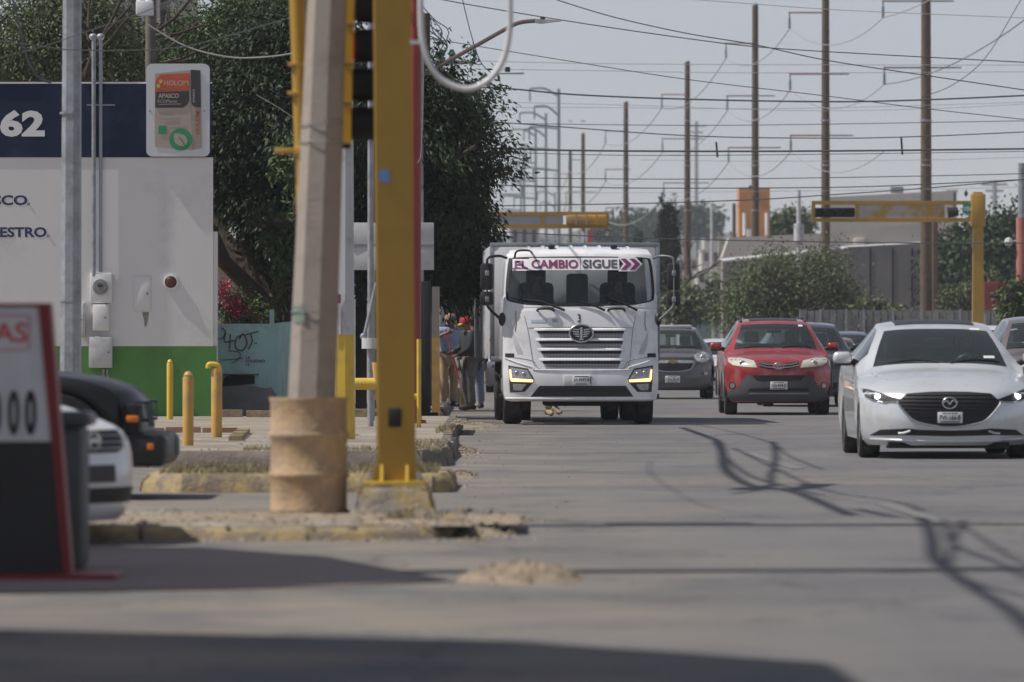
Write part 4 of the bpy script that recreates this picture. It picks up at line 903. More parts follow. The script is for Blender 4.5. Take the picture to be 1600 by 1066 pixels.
    for y in (2.28, 8.51):
        for sgn in (-1, 1): mk('corner_post', MB().box((sgn*hw-.035, y-.012, .96), (sgn*hw+.035, y+.05, 2.76), bev=.008), M['galv'], cb)
    for i in range(1, 7):
        for sgn in (-1, 1): mk('box_rib', MB().box((sgn*hw-.02, 2.28+i*.89, 1.0), (sgn*hw+.02, 2.34+i*.89, 2.72)), bw, cb)
    mk('top_rail', MB().box((-hw-.02, 2.262, 2.70), (hw+.02, 2.32, 2.765), bev=.008), M['galv'], cb)
    mk('bottom_rail', MB().box((-hw-.02, 2.262, .94), (hw+.02, 2.32, 1.02), bev=.008), M['galv'], cb)
    mk('rear_door', MB().box((-hw-.10, 8.56, 1.0), (-hw-.04, 9.8, 2.72), bev=.01), M['galv'], cb)
    for x in (-1.29,): 
        for z in (1.25, 1.75): mk('side_lamp', MB().box((x-.01, 2.8, z), (x+.02, 2.9, z+.05)), M['orange'], cb)
    for x, lb, sh in ((.62, 'driver in a dark shirt with pale chest lettering inside the truck cab', 1), (-.62, 'passenger in dark clothes in the truck seat by the kerb', 0)):
        c, s_ = math.cos(R(1.7)), math.sin(R(1.7)); xx, yy = X(908, D)+x*c-1.32*s_, D+x*s_+1.32*c
        p_ = person((xx, yy, 1.18), R(1.7), lb, SIT, FAB['navy'], FAB['grey'], hair=FAB['hair'])
        if sh: letters('chest_print', 'Servicios', (-.16, .14, .60, .66), -.205, M['white'], p_, .02); 
    return T, pj
TRUCK, TPJ = build_truck()
# ------------------------------------------------------------------ ground, road, kerbs
def sheet(name, poly, z, m):
    b = MB(); b.add([(x, y, z) for x, y in poly], [tuple(range(len(poly)))]); return struct(mk(name, b, m, smooth=None))
sheet('ground', [(-1500,-30),(1500,-30),(1500,2450),(-1500,2450)], -.03, M['dirt'])
sheet('road', [(-40,-25),(16.5,-25),(16.5,300),(2,700),(-10,700),(-3.2,300),(-3.2,54),(-40,54)], 0, M['asphalt'])
sheet('forecourt_apron', [(-12,34.0),(-1.85,32.3),(-1.35,31.4),(-.95,30.2),(-.62,28.8),(-.34,27.5),(-.8,26.8),(-2.4,26.2),(-12,24.5)], .006, M['apron'])
sheet('pavement_far', [(16.5,40),(24,40),(24,300),(16.5,300)], .12, M['pave'])

def raised(name, poly, h, kw, mtop, mk_, stone=.95, edges=None, hj=.012):
    """a raised island: top slab and a rim of separate kerb stones along the given edges"""
    n = len(poly); area = sum(poly[i][0]*poly[(i+1) % n][1]-poly[(i+1) % n][0]*poly[i][1] for i in range(n))
    if area < 0: poly = poly[::-1]; edges = None if edges is None else [(n-2-e) % n for e in edges]
    ins = []
    for i in range(n):
        a, b, c = Vector(poly[i-1]), Vector(poly[i]), Vector(poly[(i+1) % n])
        d1, d2 = (b-a).normalized(), (c-b).normalized(); nn = Vector((-(d1.y+d2.y), d1.x+d2.x)); nn.normalize()
        k = kw/max(.35, nn.dot(Vector((-d1.y, d1.x)))); ins.append(b+nn*k)
    # lumpy top
    bm = bmesh.new(); vs = [bm.verts.new((p.x, p.y, h-.012)) for p in ins]; bm.faces.new(vs); bmesh.ops.triangulate(bm, faces=bm.faces[:])
    low = [bm.verts.new((p.x, p.y, -.02)) for p in ins]
    for i in range(n): bm.faces.new((vs[i], low[i], low[(i+1) % n], vs[(i+1) % n]))
    me = bpy.data.meshes.new(name); bm.to_mesh(me); bm.free(); me.materials.append(mtop)
    o = bpy.data.objects.new(name, me); COL.objects.link(o); struct(o)
    for i in (range(n) if edges is None else edges):
        a, b = Vector(poly[i]), Vector(poly[(i+1) % n]); ia, ib = ins[i], ins[(i+1) % n]; L_ = (b-a).length; k = max(1, round(L_/stone))
        for j in range(k):
            g = .008/L_; t0, t1 = j/k+g, (j+1)/k-g
            q0, q1, r0, r1 = a.lerp(b, t0), a.lerp(b, t1), ia.lerp(ib, t0), ia.lerp(ib, t1)
            jz = random.uniform(-hj, hj*.6); nn = Vector((-(b-a).y, (b-a).x)).normalized(); off = nn*random.uniform(-.006, .014); q0 = q0+off; q1 = q1+off
            m2 = MB(); st = 5; V = []
            for s in range(st+1):
                t = s/st; q = q0.lerp(q1, t); r = r0.lerp(r1, t); w1, w2 = random.uniform(-.006, .006), random.uniform(-.012, .004)
                if s in (0, st): w2 -= .012
                c1 = q+nn*(.006+random.random()*.012)
                V += [(q.x, q.y, -.02), (q.x+nn.x*(w1+.02), q.y+nn.y*(w1+.02), h*.55+jz), (c1.x+nn.x*.06, c1.y+nn.y*.06, h+jz+w2*.5), (r.x, r.y, h+jz-.002), (r.x, r.y, -.02)]
            F_ = [(5*s+u, 5*s+5+u, 5*s+6+u, 5*s+1+u) for s in range(st) for u in range(4)]+[(0,1,2,3,4), tuple(5*st+u for u in (4,3,2,1,0))]
            m2.add(V, F_); mk('kerb_stone', m2, mk_, o, smooth=50)
    return o
raised('median_island', [(-12,33.4),(-1.2,33.4),(-.45,33.7),(-.25,34.6),(-.27,36.0),(-.6,36.9),(-12,36.9)], .095, .16, M['pave'], M['kerb_y'], edges=[0,1,2,3], hj=.02)
raised('grass_island', [(-2.95,45.0),(-2.6,44.6),(-.62,44.6),(-.45,44.75),(-.45,47.2),(-.7,47.7),(-2.6,47.7),(-2.95,47.2)], .15, .16, M['dirt'], M['kerb_y'], hj=.015)
raised('corner_pavement', [(-14,54.4),(-.85,54.4),(-.60,54.9),(-.58,60),(-.62,66),(-.70,70),(-.74,83.5),(-14,83.5)], .165, .17, M['pave'], M['kerb'], edges=[0,1,2,3,4,5], stone=1.3)
raised('roadside_pavement', [(-3.3,86.5),(-1.25,86.2),(-1.05,87),(-1.15,110),(-1.6,150),(-2.2,220),(-3.3,220)], .15, .17, M['dirt'], M['kerb'], edges=[0,1,2,3,4], stone=2.2)
# low borders on the corner pavement
def border(pts, h, wd, m, label, z=.155, name='planter_edging'):
    T = thing(name, (0,0,0), label, 'edging'); 
    for (a, b) in zip(pts, pts[1:]):
        a, b = Vector(a), Vector(b); k = max(1, round((b-a).length/.5)); nn = Vector((-(b-a).y, (b-a).x)).normalized()*wd
        for j in range(k):
            p, q = a.lerp(b, j/k+.01), a.lerp(b, (j+1)/k-.01); jz = random.uniform(-.008, .008)
            mk('brick', MB().prism([tuple(p), tuple(q), tuple(q+nn), tuple(p+nn)], 'z', z-.02, z+h+jz), m, T)
    return T
border([(X(200,66.5),66.5),(X(372,66.5),66.5)], .06, .12, mat('edging_brick', (.32, .20, .13), .9, var=.2), 'low brick edging on the corner pavement behind the three bollards')
border([(X(372,66.3),66.3),(X(357,60.5),60.5)], .05, .14, M['kerb_y'], 'short worn yellow kerb slanting forward beside the elbow-topped bollard')
border([(X(330,81.8),81.8),(X(640,81.8),81.8)], .10, .18, M['kerb_y'], 'yellow edged kerb in front of the teal wall and dark shade backdrop')
# faded lane paint
pm = mat('faded_lane_paint', (.205, .205, .20), .8, var=.2, vscale=6, dirt=(.15, .147, .145), dirt_amt=.8, dscale=6)
for i, (x, y0, y1, wd) in enumerate(((2.62,53.5,61.5,.14),(2.75,36.0,41.5,.13),(2.55,74,80,.13))):
    struct(mk('lane_marking', MB().add([(x,y0,.005),(x+wd,y0,.005),(x+wd-.12,y1,.005),(x-.12,y1,.005)], [(0,1,2,3)]), pm, smooth=None))
# drifted sand and dirt
def pile(x, y, wx, wy, h, label, m=None, seed=0, name='sand_pile', z0=0, rough=.35):
    r_ = np.random.default_rng(seed); nx, ny = 46, 30; V = []; k = r_.uniform(-1, 1, (7, 4))
    for j in range(ny):
        for i in range(nx):
            u, v = i/(nx-1)*2-1, j/(ny-1)*2-1; rr = math.hypot(u, v)
            nz = sum(k[q, 0]*math.sin((q+2)*(k[q, 1]*u*2.2+k[q, 2]*v*2.2)+k[q, 3]*6)/(q+1) for q in range(7))
            e = max(0, 1-(rr*(1+.18*nz))**1.6); z = h*e*(1+rough*nz+.12*r_.normal())
            V.append((x+u*wx, y+v*wy, z0+max(-.01, z-.006)))
    mb = MB().add(V, [(j*nx+i, j*nx+i+1, (j+1)*nx+i+1, (j+1)*nx+i) for j in range(ny-1) for i in range(nx-1)])
    for i in range(50):
        a, b = r_.uniform(-1, 1, 2); s = r_.uniform(.006, .016); mb.ball((x+a*wx*1.0, y+b*wy, z0+h*max(0, 1-a*a-b*b)*.9+s*.3), s, 5)
    return tag(mk(name, mb, m or M['sand'], smooth=70), label, 'sand')
pile(X(815,27.6), 27.7, .34, .55, .10, 'largest sand pile lying on the near road', seed=2)
pile(X(775,36.6), 37.0, .26, .5, .07, 'small sand pile at the tip of the median island', seed=3)
pile(X(735,34.2), 34.4, .30, .35, .05, 'flat sand drift in front of the median island', seed=4)
pile(X(718,49.5), 50.4, .16, 1.2, .05, 'brown dirt drift on the road beside the grass island', M['dirt'], 5, 'dirt_drift')
pile(X(722,61), 62.5, .17, 2.2, .05, 'brown dirt drift against the corner pavement kerb', M['dirt'], 6, 'dirt_drift')
pile(X(745,83), 84, .35, 3.2, .05, 'brown dirt drift left of the truck wheels', M['dirt'], 7, 'dirt_drift')
pile(X(713,74), 77, .12, 2.5, .04, 'thin dirt drift on the pavement under the maroon pole', M['dirt'], 8, 'dirt_drift', .15)
pile(X(655,35.3), 35.3, .22, .5, .05, 'heap of soil and weeds on the median in front of the signal post', M['dirt'], 9, 'dirt_drift', .09)
# tufts of grass
def tufts(name, regions, n, hmin, hmax, seed, m=None):
    r_ = np.random.default_rng(seed); mb = MB()
    for k in range(n):
        x0, x1, y0, y1, z = regions[r_.integers(len(regions))]; x, y = r_.uniform(x0, x1), r_.uniform(y0, y1); h = r_.uniform(hmin, hmax); a = r_.uniform(0, 6.3); w_ = .006; l = h*r_.uniform(.2, .8); b = r_.uniform(0, 6.3)
        dx, dy = math.cos(a)*w_, math.sin(a)*w_; mb.add([(x-dx,y-dy,z),(x+dx,y+dy,z),(x+math.cos(b)*l,y+math.sin(b)*l,z+h)], [(0,1,2)])
    o = mk(name, mb, m or M['grass'], smooth=None, normals=False); o['kind'] = 'stuff'; o['label'] = 'short dry grass growing on the raised islands'; o['category'] = 'grass'; return o
tufts('grass', [(-2.8,-.6,44.9,47.4,.135)]*5+[(-1.0,-.6,44.9,47.4,.135)]*2+[(-2.6,-.65,54.7,55.6,.15)], 8000, .015, .07, 11)
tufts('grass', [(-.75,-.60,34.5,35.2,.085),(-1.0,-.66,56,60,.155),(-.9,-.7,66,72,.155)], 1100, .015, .06, 12)
def rubble():
    r_ = np.random.default_rng(5); mb = MB()
    for k in range(1500):
        q_ = r_.random()
        if q_ < .45: x, y, z = r_.uniform(-3.1, -.25), r_.uniform(33.45, 36.8), .085
        elif q_ < .65: x, y, z = r_.uniform(-3.1, -.1), 33.35-abs(r_.normal(0, .12)), 0
        elif q_ < .8: x, y, z = -.28+abs(r_.normal(0, .22)), r_.uniform(33.4, 37.5), 0
        elif q_ < .9: x, y, z = r_.uniform(-3, -.6), r_.uniform(54.7, 66), .155
        else: x, y, z = -.5+abs(r_.normal(0, .12)), r_.uniform(44, 85), 0
        s = abs(r_.normal(0, .012))+.004; a = r_.uniform(0, 3); c, n_ = math.cos(a)*s, math.sin(a)*s; h = s*r_.uniform(.4, 1.1)
        mb.add([(x-c,y-n_,z),(x+n_,y-c,z),(x+c*1.2,y+n_,z),(x-n_,y+c*.8,z),(x+c*.2,y,z+h),(x-c*.5,y-n_*.3,z+h*.8)], [(0,1,4,5),(1,2,4),(2,3,4),(3,0,5,4)])
    o = mk('rubble', mb, M['pave'], smooth=None, normals=False); o['kind'] = 'stuff'; o['label'] = 'broken concrete chips and dust on the islands'; o['category'] = 'rubble'
rubble()
pile(-1.55, 35.2, 1.6, .8, .018, 'film of tan dust spread over the median top', M['sand'], 21, 'dust_drift', .085, .6)
pile(-.62, 34.3, .38, .5, .035, 'crumbled kerb end at the tip of the median', M['sand'], 22, 'dust_drift', .08, .6)
def litter():
    r_ = np.random.default_rng(77)
    mb = MB()
    for i in range(260):
        d = r_.uniform(24, 110); x = r_.choice([r_.uniform(-.5, .6), r_.uniform(-.5, 7)]); s = r_.uniform(.004, .011)
        mb.ball((x, d, s*.4), s, 5)
    o = mk('road_grit', mb, M['sand'], smooth=None); o['kind'] = 'stuff'; o['label'] = 'loose stones and grit scattered on the road'; o['category'] = 'grit'
litter()

# ------------------------------------------------------------------ left side: posts, bin, sign, building
# price board on a red foot
D = 27.8; s = F/D
T = thing('price_board', (X(0,D), D, 0), 'tall white and black price board with red edge and red foot in front', 'sign')
q = lambda px, py: ((px)/s, H+(HY-py)/s)
mk('white_panel', MB().prism([q(-190,690), q(90,690), q(68,476), q(-190,476)], 'y', 0, .16), mat('board_white', (.58, .58, .60), .5), T)
mk('lower_panel', MB().prism([q(-190,903), q(100,903), q(90,692), q(-190,692)], 'y', .0, .16), mat('board_black', (.022, .022, .024), .5), T)
mk('edge_strip', MB().prism([q(100,904), q(113,904), q(78,474), q(60,474)], 'y', -.015, .175), mat('board_red', (.20, .015, .015), .45), T)
mk('top_strip', MB().prism([q(-190,479), q(66,479), q(65,474), q(-190,474)], 'y', -.012, .172), mat('board_red', (.20, .015, .015)), T)
mk('foot_plate', MB().box((*[q(-190,0)[0]], -.22, .0), (q(186,0)[0], .34, .03), bev=.006), mat('board_red', (.20, .015, .015)), T)
fr = MB()
for (a, b) in (((-60,493),(43,493)), ((43,493),(46,497)), ((46,497),(46,542)), ((46,542),(43,546)), ((43,546),(-60,546))): fr.tube([(*q(*a)[:1], -.004, q(*a)[1]), (*q(*b)[:1], -.004, q(*b)[1])], .003, 4)
mk('panel_outline', fr, M['redp'], T)
letters('lettering', 'GAS', (q(-42,0)[0], q(43,0)[0], q(0,535)[1], q(0,504)[1]), -.006, M['redp'], T, .01)
for x0, x1, m_ in ((39,57,M['black']), (12,31,M['char']), (-18,2,M['black'])):
    g = letters('digit', '0', (q(x0,0)[0], q(x1,0)[0], q(0,681)[1], q(0,609)[1]), -.006, m_, T, .035)
# grey bin
D = 29.0; s = F/D
T = thing('litter_bin', (X(98,D), D, 0), 'dark grey plastic bin beside the price board', 'bin')
zt = H+(HY-652)/s; gb = mat('bin_grey', (.085, .09, .085), .55, var=.1)
b = MB(); prof = [(-.31,0),(.10,0),(.125,.4),(.135,zt-.03)]
b.box((-.34, -.2, .0), (.12, .25, zt-.03), bev=.05); mk('bin_body', b, gb, T)
mk('bin_lid', MB().box((-.38, -.24, zt-.05), (.14, .29, zt+.03), bev=.03), mat('bin_lid', (.07, .075, .072), .5), T)
mk('hinge', MB().cyl((.12, -.2, zt-.01), (.12, .26, zt-.01), .038, n=16), mat('bin_hinge', (.16, .16, .16), .45), T)
# drum with the concrete pole
D = 36.2; s = F/D; zz = lambda py: H+(HY-py)/s
T = thing('oil_drum', (X(481,D)+.005, D, .09), 'rusty yellow oil drum standing round the foot of the concrete pole', 'drum')
hd = zz(621)-.09; r = .243
pr = [(.05, 0), (r, 0), (r+.006, .012), (r, .025)]
for k in (1, 2):
    c = hd*(.345*k-.02); pr += [(r, c-.03), (r+.012, c-.012), (r+.016, c), (r+.012, c+.012), (r, c+.03)]
pr += [(r, hd-.03), (r+.007, hd-.012), (r+.004, hd), (r-.012, hd), (r-.014, hd-.03)]
rg = MB().lathe(pr, 56); r_ = np.random.default_rng(5)
for i, v in enumerate(rg.v):
    a = math.atan2(v[1], v[0]); k = 1+.008*math.sin(3*a+v[2]*5)+.006*math.sin(7*a-v[2]*9); rg.v[i] = (v[0]*k, v[1]*k, v[2])
mk('drum_body', rg, M['drum'], T, smooth=60); mk('drum_fill', MB().lathe([(.001, hd-.025), (.15, hd-.02), (r-.01, hd-.035)], 40), M['conc'], T)
pole_label = 'leaning concrete utility pole rising out of the oil drum'
T = thing('utility_pole', (X(487,D), D, .09), pole_label, 'pole')
z1 = zz(-260); x0, x1 = 0, (511-487)/s*((621+260)/621.)
mk('shaft', MB().cyl((x0, 0, hd-.05), (x1, 0, z1-.09), .155, .115, 8, spin=R(12)).cyl((x0, 0, z1-.3), (x1+.28, 0, z1+6), .115, .08, 8, spin=R(12)), M['conc'], T, smooth=20)
for py, sk in ((193,.010), (222,-.004), (486,.008)):
    t = (621-py)/881.; c = x0+(x1-x0)*t; zc = zz(py)-.09; rr = .155-.04*t+.004
    mk('wire_band', MB().tube([(c+rr*math.cos(a), rr*math.sin(a), zc+sk*math.cos(a)) for a in np.linspace(0, 2*math.pi, 33)], .004, 5), M['galv'] if py > 400 or py < 200 else M['wire_g'], T)
mk('paint_blotch', MB().add([(x0+.035-.155*math.cos(a)-.0, -.158*abs(math.sin(a))-.003, zz(py)-.09) for py in (478, 505) for a in np.linspace(.25, 1.05, 6)], [(i, i+1, i+7, i+6) for i in range(5)]), mat('teal_blotch', (.17, .235, .195), .9, var=.3, vscale=20), T, smooth=None)
# leaning yellow pole behind it
D = 37.0; s = F/D
T = thing('signal_post', (X(492,D), D, 0), 'slim yellow post standing just behind the concrete pole', 'post')
mk('shaft', MB().cyl((0,0,.0), ((465-492)/s*1.2, 0, Z(-150, D)), .052, .052, 14), M['yellow'], T)
for py in (101, 146): 
    x = (469-492)/s; mk('clamp', MB().box((x-.08, -.05, Z(py,D)-.012), (x+.05, .05, Z(py,D)+.012), bev=.004), M['ochre'], T)
x = (477-492)/s; mk('bracket', MB().box((x-.20, -.04, Z(236,D)-.02), (x-.02, .03, Z(236,D)+.018), bev=.005).box((x-.06, -.06, Z(236,D)-.035), (x+.05, .05, Z(236,D)+.03), bev=.005), M['ochre'], T)
# main yellow signal mast
D = 36.1; s = F/D; x0 = X(618, D)
T = thing('signal_mast', (x0, D, .09), 'thick square yellow signal mast on a chipped concrete block', 'mast')
zb = zz(754)-.09
sh = MB(); hw0, hw1 = .118, .112; zt = Z(-120, D)-.09+4.5; dx = (613.5-619.5)/s*1.15*(zt/(Z(0,D)-.09))
sh.add([(a*h+o, b*h, z) for z, h, o in ((zb, hw0, .006), (zt, hw1, dx)) for a, b in ((-1,-1),(1,-1),(1,1),(-1,1))], [(0,1,5,4),(1,2,6,5),(2,3,7,6),(3,0,4,7),(4,5,6,7)])
for i, v in enumerate(sh.v): c, n_ = math.cos(R(4)), math.sin(R(4)); sh.v[i] = (v[0]*c-v[1]*n_, v[0]*n_+v[1]*c, v[2])
mk('shaft', sh, M['yellow'], T, smooth=None)
mk('hand_hole', MB().box((-.044, -.131, zz(667)-.09), (.040, -.112, zz(638)-.09), bev=.009), M['black'], T)
mk('sticker', MB().box(((594-618)/s, -.128, zz(286)-.09), ((609-618)/s, -.118, zz(266)-.09)), mat('blue_sticker', (.13, .26, .50), .6, var=.25, vscale=30), T)
mk('base_plate', MB().box((-.19, -.19, zb-.012), (.19, .19, zb+.012), bev=.004), M['yellow_b'], T)
for x, w_ in ((-.085,.012), (.075,.012)): mk('gusset', MB().prism([(-.125, zb+.01), (-.185, zb+.01), (-.125, zb+.115)], 'x', x-w_/2-.003, x+w_/2+.003), M['yellow_b'], T)
for sg in (-1, 1): mk('gusset', MB().prism([(sg*.115, zb+.01), (sg*.185, zb+.01), (sg*.115, zb+.125)], 'y', -.06, -.045), M['yellow_b'], T)
for a in (-.15, .15): 
    for b_ in (-.15, .15): mk('anchor_bolt', MB().cyl((a, b_, zb-.01), (a, b_, zb+.07), .012, n=8), M['galv'], T)
fb = MB(); zbk = zb-.012
fb.add([(-.262,-.262,-.01),(.262,-.262,-.01),(.262,.262,-.01),(-.262,.262,-.01),(-.215,-.215,zbk),(.215,-.215,zbk),(.215,.215,zbk),(-.215,.215,zbk)], [(0,1,5,4),(1,2,6,5),(2,3,7,6),(3,0,4,7),(4,5,6,7)])
bm = bmesh.new(); me = bpy.data.meshes.new('t'); me.from_pydata(fb.v, [], fb.f); bm.from_mesh(me); bmesh.ops.bevel(bm, geom=bm.edges[:], offset=.02, segments=2, affect='EDGES'); bmesh.ops.subdivide_edges(bm, edges=bm.edges[:], cuts=5, use_grid_fill=True)
for v in bm.verts: v.co += Vector(rng.normal(0, .0035, 3))
fb = MB(); bm.verts.index_update(); fb.add([v.co[:] for v in bm.verts], [[v.index for v in f.verts] for f in bm.faces]); bm.free()
mk('footing', fb, mat('chipped_footing', (.34, .31, .27), .9, var=.2, vscale=6, dirt=(.48, .34, .10), dirt_amt=.30, dscale=5, bump=.8, bscale=25), T, smooth=60)
# traffic signal seen from the side
D = 36.5; s = F/D
T = thing('traffic_signal', (X(547,D), D, Z(225,D)), 'yellow backed traffic signal seen side on, with black visors and a red lens', 'signal')
hh = 180/s; zt = 300/s
mk('housing', MB().prism([((533-547)/s, 0), ((549-547)/s, 0), ((556-547)/s, zt), ((540-547)/s, zt)], 'y', -.14, .14), mat('signal_yellow', (.80, .47, .03), .4, var=.04), T, smooth=None)
mk('end_cap', MB().cyl(((541-547)/s, 0, -.03), ((541-547)/s, 0, .0), .03, .032, 12), M['plastic'], T)
red_l = mat('red_lens', (.55, .035, .03), .25, emit=((1, .05, .03), .06)); dk_l = mat('unlit_lens', (.02, .02, .02), .3)
for i in range(4):
    zc = (225-194+i*61)/s+.0; xo = (549-547+zc*s*7/300.)/s
    ln = mk('lens', MB().ball((xo+.008, 0, zc), .088, 18, (.35, 1, 1)), red_l if i == 2 else (mat('pale_lens', (.30,.17,.15), .3) if i == 3 else dk_l), T)
    v = MB(); a = np.linspace(R(-70), R(250), 22); vs = []
    gap = .022 if i >= 2 else 0
    for x, k in ((xo+gap*.6, 1.0), (xo+.155, 1.02)):
        for t in a: vs.append((x-(.0), math.cos(t)*.112*k, zc+math.sin(t)*.108*k))
    n = len(a); v.add(vs, [(i2, i2+1, n+i2+1, n+i2) for i2 in range(n-1)])
    mk('visor', v, M['black'], T, smooth=60)
    if i: mk('module_seam', MB().box((xo-.065, -.145, zc-30.5/s-.004), (xo+.0, .145, zc-30.5/s+.004)), M['char'], T)
# white conduit loop
D = 36; s = F/D
T = thing('conduit_loop', (X(727,D), D, 0), 'white plastic conduit hanging in a U beside the signal mast', 'conduit')
pts = [(-70,-150),(-70,0),(-68,55),(-60,90),(-42,120),(-15,136),(12,138),(40,122),(60,92),(69,50),(70,0),(70,-150)]
mk('conduit', MB().tube([(a/s, 0, Z(b, D)) for a, _, b in curve([(a, 0, b) for a, b in pts], 5)], .0195, 12), M['hose'], T)
mk('bracket', MB().box((-86/s, -.015, Z(69,D)), (-62/s, .015, Z(63,D))), M['hose'], T)
# maroon post behind
D = 75; T = thing('maroon_post', (X(645,D), D, .15), 'tall maroon post standing behind the thick yellow mast', 'post')
mk('shaft', MB().cyl((0,0,0), ((649.5-645)/F*D*0+.03, 0, Z(-80,D)), .105, .085, 12), M['red_pole'], T); mk('base_flange', MB().cyl((0,0,-.01), (0,0,.05), .19, .17, 12), M['red_pole'], T)
for a in range(4): mk('anchor_bolt', MB().cyl((.14*math.cos(a*1.57+.8), .14*math.sin(a*1.57+.8), .04), (.14*math.cos(a*1.57+.8), .14*math.sin(a*1.57+.8), .12), .02, n=6), M['red_pole'], T)
# yellow footed concrete pole with a poster
D = 61.5; s = F/D; T = thing('utility_pole', (X(536,D), D, .155), 'grey concrete pole with yellow foot and a taped poster', 'pole')
zt = Z(-60, D); zy = Z(523, D)-.155
mk('shaft', MB().cyl((0,0,zy), (X(538,D)-X(536,D)+.0, 0, zt), .125, .088, 8, spin=R(12)), M['grey_pole'], T, smooth=20)
mk('painted_foot', MB().cyl((0,0,-.02), (0,0,zy), .135, .127, 8, spin=R(12)), M['yellow_b'], T, smooth=20)
po = mk('poster', MB().box(((515-536)/s, -.130, Z(523,D)-.155), ((533-536)/s, -.122, Z(460,D)-.155)), M['white'], T)
mk('poster_band', MB().box(((515-536)/s, -.134, Z(474,D)-.155), ((533-536)/s, -.131, Z(460,D)-.155)), mat('poster_purple', (.16, .04, .14), .6), po)
mk('poster_print', MB().box(((521-536)/s, -.134, Z(500,D)-.155), ((528-536)/s, -.131, Z(480,D)-.155)).box(((516-536)/s, -.134, Z(520,D)-.155), ((524-536)/s, -.131, Z(508,D)-.155)), mat('poster_print', (.30, .2, .32), .7, var=.5, vscale=30), po)
# octagonal street pole
D = 60; T = thing('lighting_column', (X(110,D), D, .0), 'octagonal galvanised lighting column in front of the white building', 'column')
mk('shaft', MB().cyl((0,0,.1), (.02,0,Z(-90,D)), .118, .098, 8, spin=R(14)), M['galv'], T, smooth=20)
for py in (177, 470): mk('band', MB().cyl((.0,0,Z(py,D)-.012), (.0,0,Z(py,D)+.012), .116, n=8, spin=R(14)), M['galv'], T, smooth=20)
mk('base_plate', MB().box((-.2,-.2,0), (.2,.2,.12), bev=.01), M['conc'], T)
# pole, box and bracket behind the mast
D = 72; s = F/D; T = thing('service_pole', (X(579,D), D, .155), 'thin galvanised pole with a meter can between the yellow posts', 'pole')
mk('shaft', MB().cyl((0,0,0), (0,0,Z(-60,D)), .040, .036, 10), M['galv'], T)
mk('can', MB().cyl((.02,-.08,Z(545,D)-.155), (.02,-.08,Z(528,D)-.155), .13, n=18), M['grey_pole'], T)
mk('brace', MB().tube([((568-579)/s,-.06,Z(531,D)-.155), ((588-579)/s,-.06,Z(442,D)-.155)], .022, 8), M['galv'], T)
mk('knuckle', MB().ball(((568-579)/s,-.06,Z(526,D)-.155), .045, 10), M['galv'], T)
# back of a road sign
D = 78; s = F/D; T = thing('road_sign', (X(615,D), D, .15), 'blank grey back of a two panel road sign under the tree', 'sign')
for a, b in ((348,382), (384,422)): mk('sign_panel', MB().box(((546-615)/s, 0, Z(b,D)-.15), ((678-615)/s, .03, Z(a,D)-.15), bev=.004), M['grey_pole'], T)
for x in (-.3, .3): mk('post', MB().cyl((x,.06,0), (x,.06,Z(350,D)-.15), .04, n=10), M['galv'], T)
mk('rail', MB().box(((546-615)/s, -.03, Z(384,D)-.15-.006), ((678-615)/s, 0, Z(382,D)-.15+.006)), M['galv'], T)
# dark timber post and ochre column under the tree
D = 84; T = thing('gate_post', (X(664,D), D, 0), 'black steel post between the maroon post and the ochre column', 'post')
mk('shaft', MB().box((-.075,-.075,.0), (.085,.085,Z(440,D)), bev=.01), M['black'], T); mk('footing', MB().box((-.12,-.12,0), (.20,.12,.20), bev=.03), M['dark'], T)
D = 86.3; T = thing('painted_column', (X(681,D), D, 0), 'square column painted ochre below and grey above beside the sweepers', 'column')
mk('lower_shaft', MB().box((-.06,-.09,.0), (.055,.3,Z(528,D))), M['ochre'], T, smooth=None); mk('upper_shaft', MB().box((-.058,-.088,Z(528,D)+.002), (.053,.298,Z(448,D))), mat('column_grey', (.27,.245,.22), .9), T, smooth=None)
D = 71; T = thing('pipe_barrier', (X(572,D), D, .155), 'yellow pipe barrier rail low behind the yellow mast', 'barrier')
mk('rail', MB().cyl((-.25,0,Z(600,D)-.155), (.16,0,Z(600,D)-.155), .075, n=18), M['yellow_b'], T)
mk('leg', MB().cyl((.66,0,-.02), (.66,0,Z(530,D)-.155), .028, n=12), M['yellow_b'], T); mk('leg', MB().cyl((-.25,0,-.02), (-.25,0,Z(590,D)-.155), .06, n=12), M['yellow_b'], T)
mk('funnel', MB().cyl((.20,.0,Z(655,D)-.155), (.17,0,Z(566,D)-.155), .05, .10, 16), M['ochre'], T)
mk('rail', MB().cyl((.1,.05,Z(620,D)-.155), (.66,.05,Z(620,D)-.155), .04, n=12), M['yellow_b'], T)
# bollards
def boll(px, w_, top, bot, m, label, elbow=False, cap=False):
    D = GD(bot, .155); s = F/D; T = thing('bollard', (X(px,D), D, .15), label, 'bollard', 'pipe bollards on the corner pavement')
    hgt = (bot-top)/s; r = w_/s/2
    mk('pipe', MB().lathe([(r*.96,0),(r,.03),(r,hgt-.02),(r*.9,hgt),(.001,hgt+.004)], 20), m, T)
    if cap: mk('cap', MB().lathe([(r*.8,0),(r*.85,.02),(r*.4,.05),(.001,.055)], 16, c=(0,0,hgt)), m, T)
    if elbow:
        mk('elbow', MB().tube(curve([(.03,0,hgt-.12),(.03,-.02,hgt+.0),(-.0,-.03,hgt+.04),(-.08,-.03,hgt+.045),(-.095,-.03,hgt-.0)], 5), .027, 10), M['yellow_b'], T)
        mk('valve', MB().cyl((.02,-r-.03,hgt-.03), (.02,-r+.01,hgt-.03), .03, n=10), M['ochre'], T)
boll(265.5, 10, 567, 655, M['yellow_b'], 'thin lemon yellow pipe bollard nearest the green wall', cap=True)
boll(294, 17, 588, 696, M['ochre'], 'thick orange bollard standing nearest the kerb', cap=True)
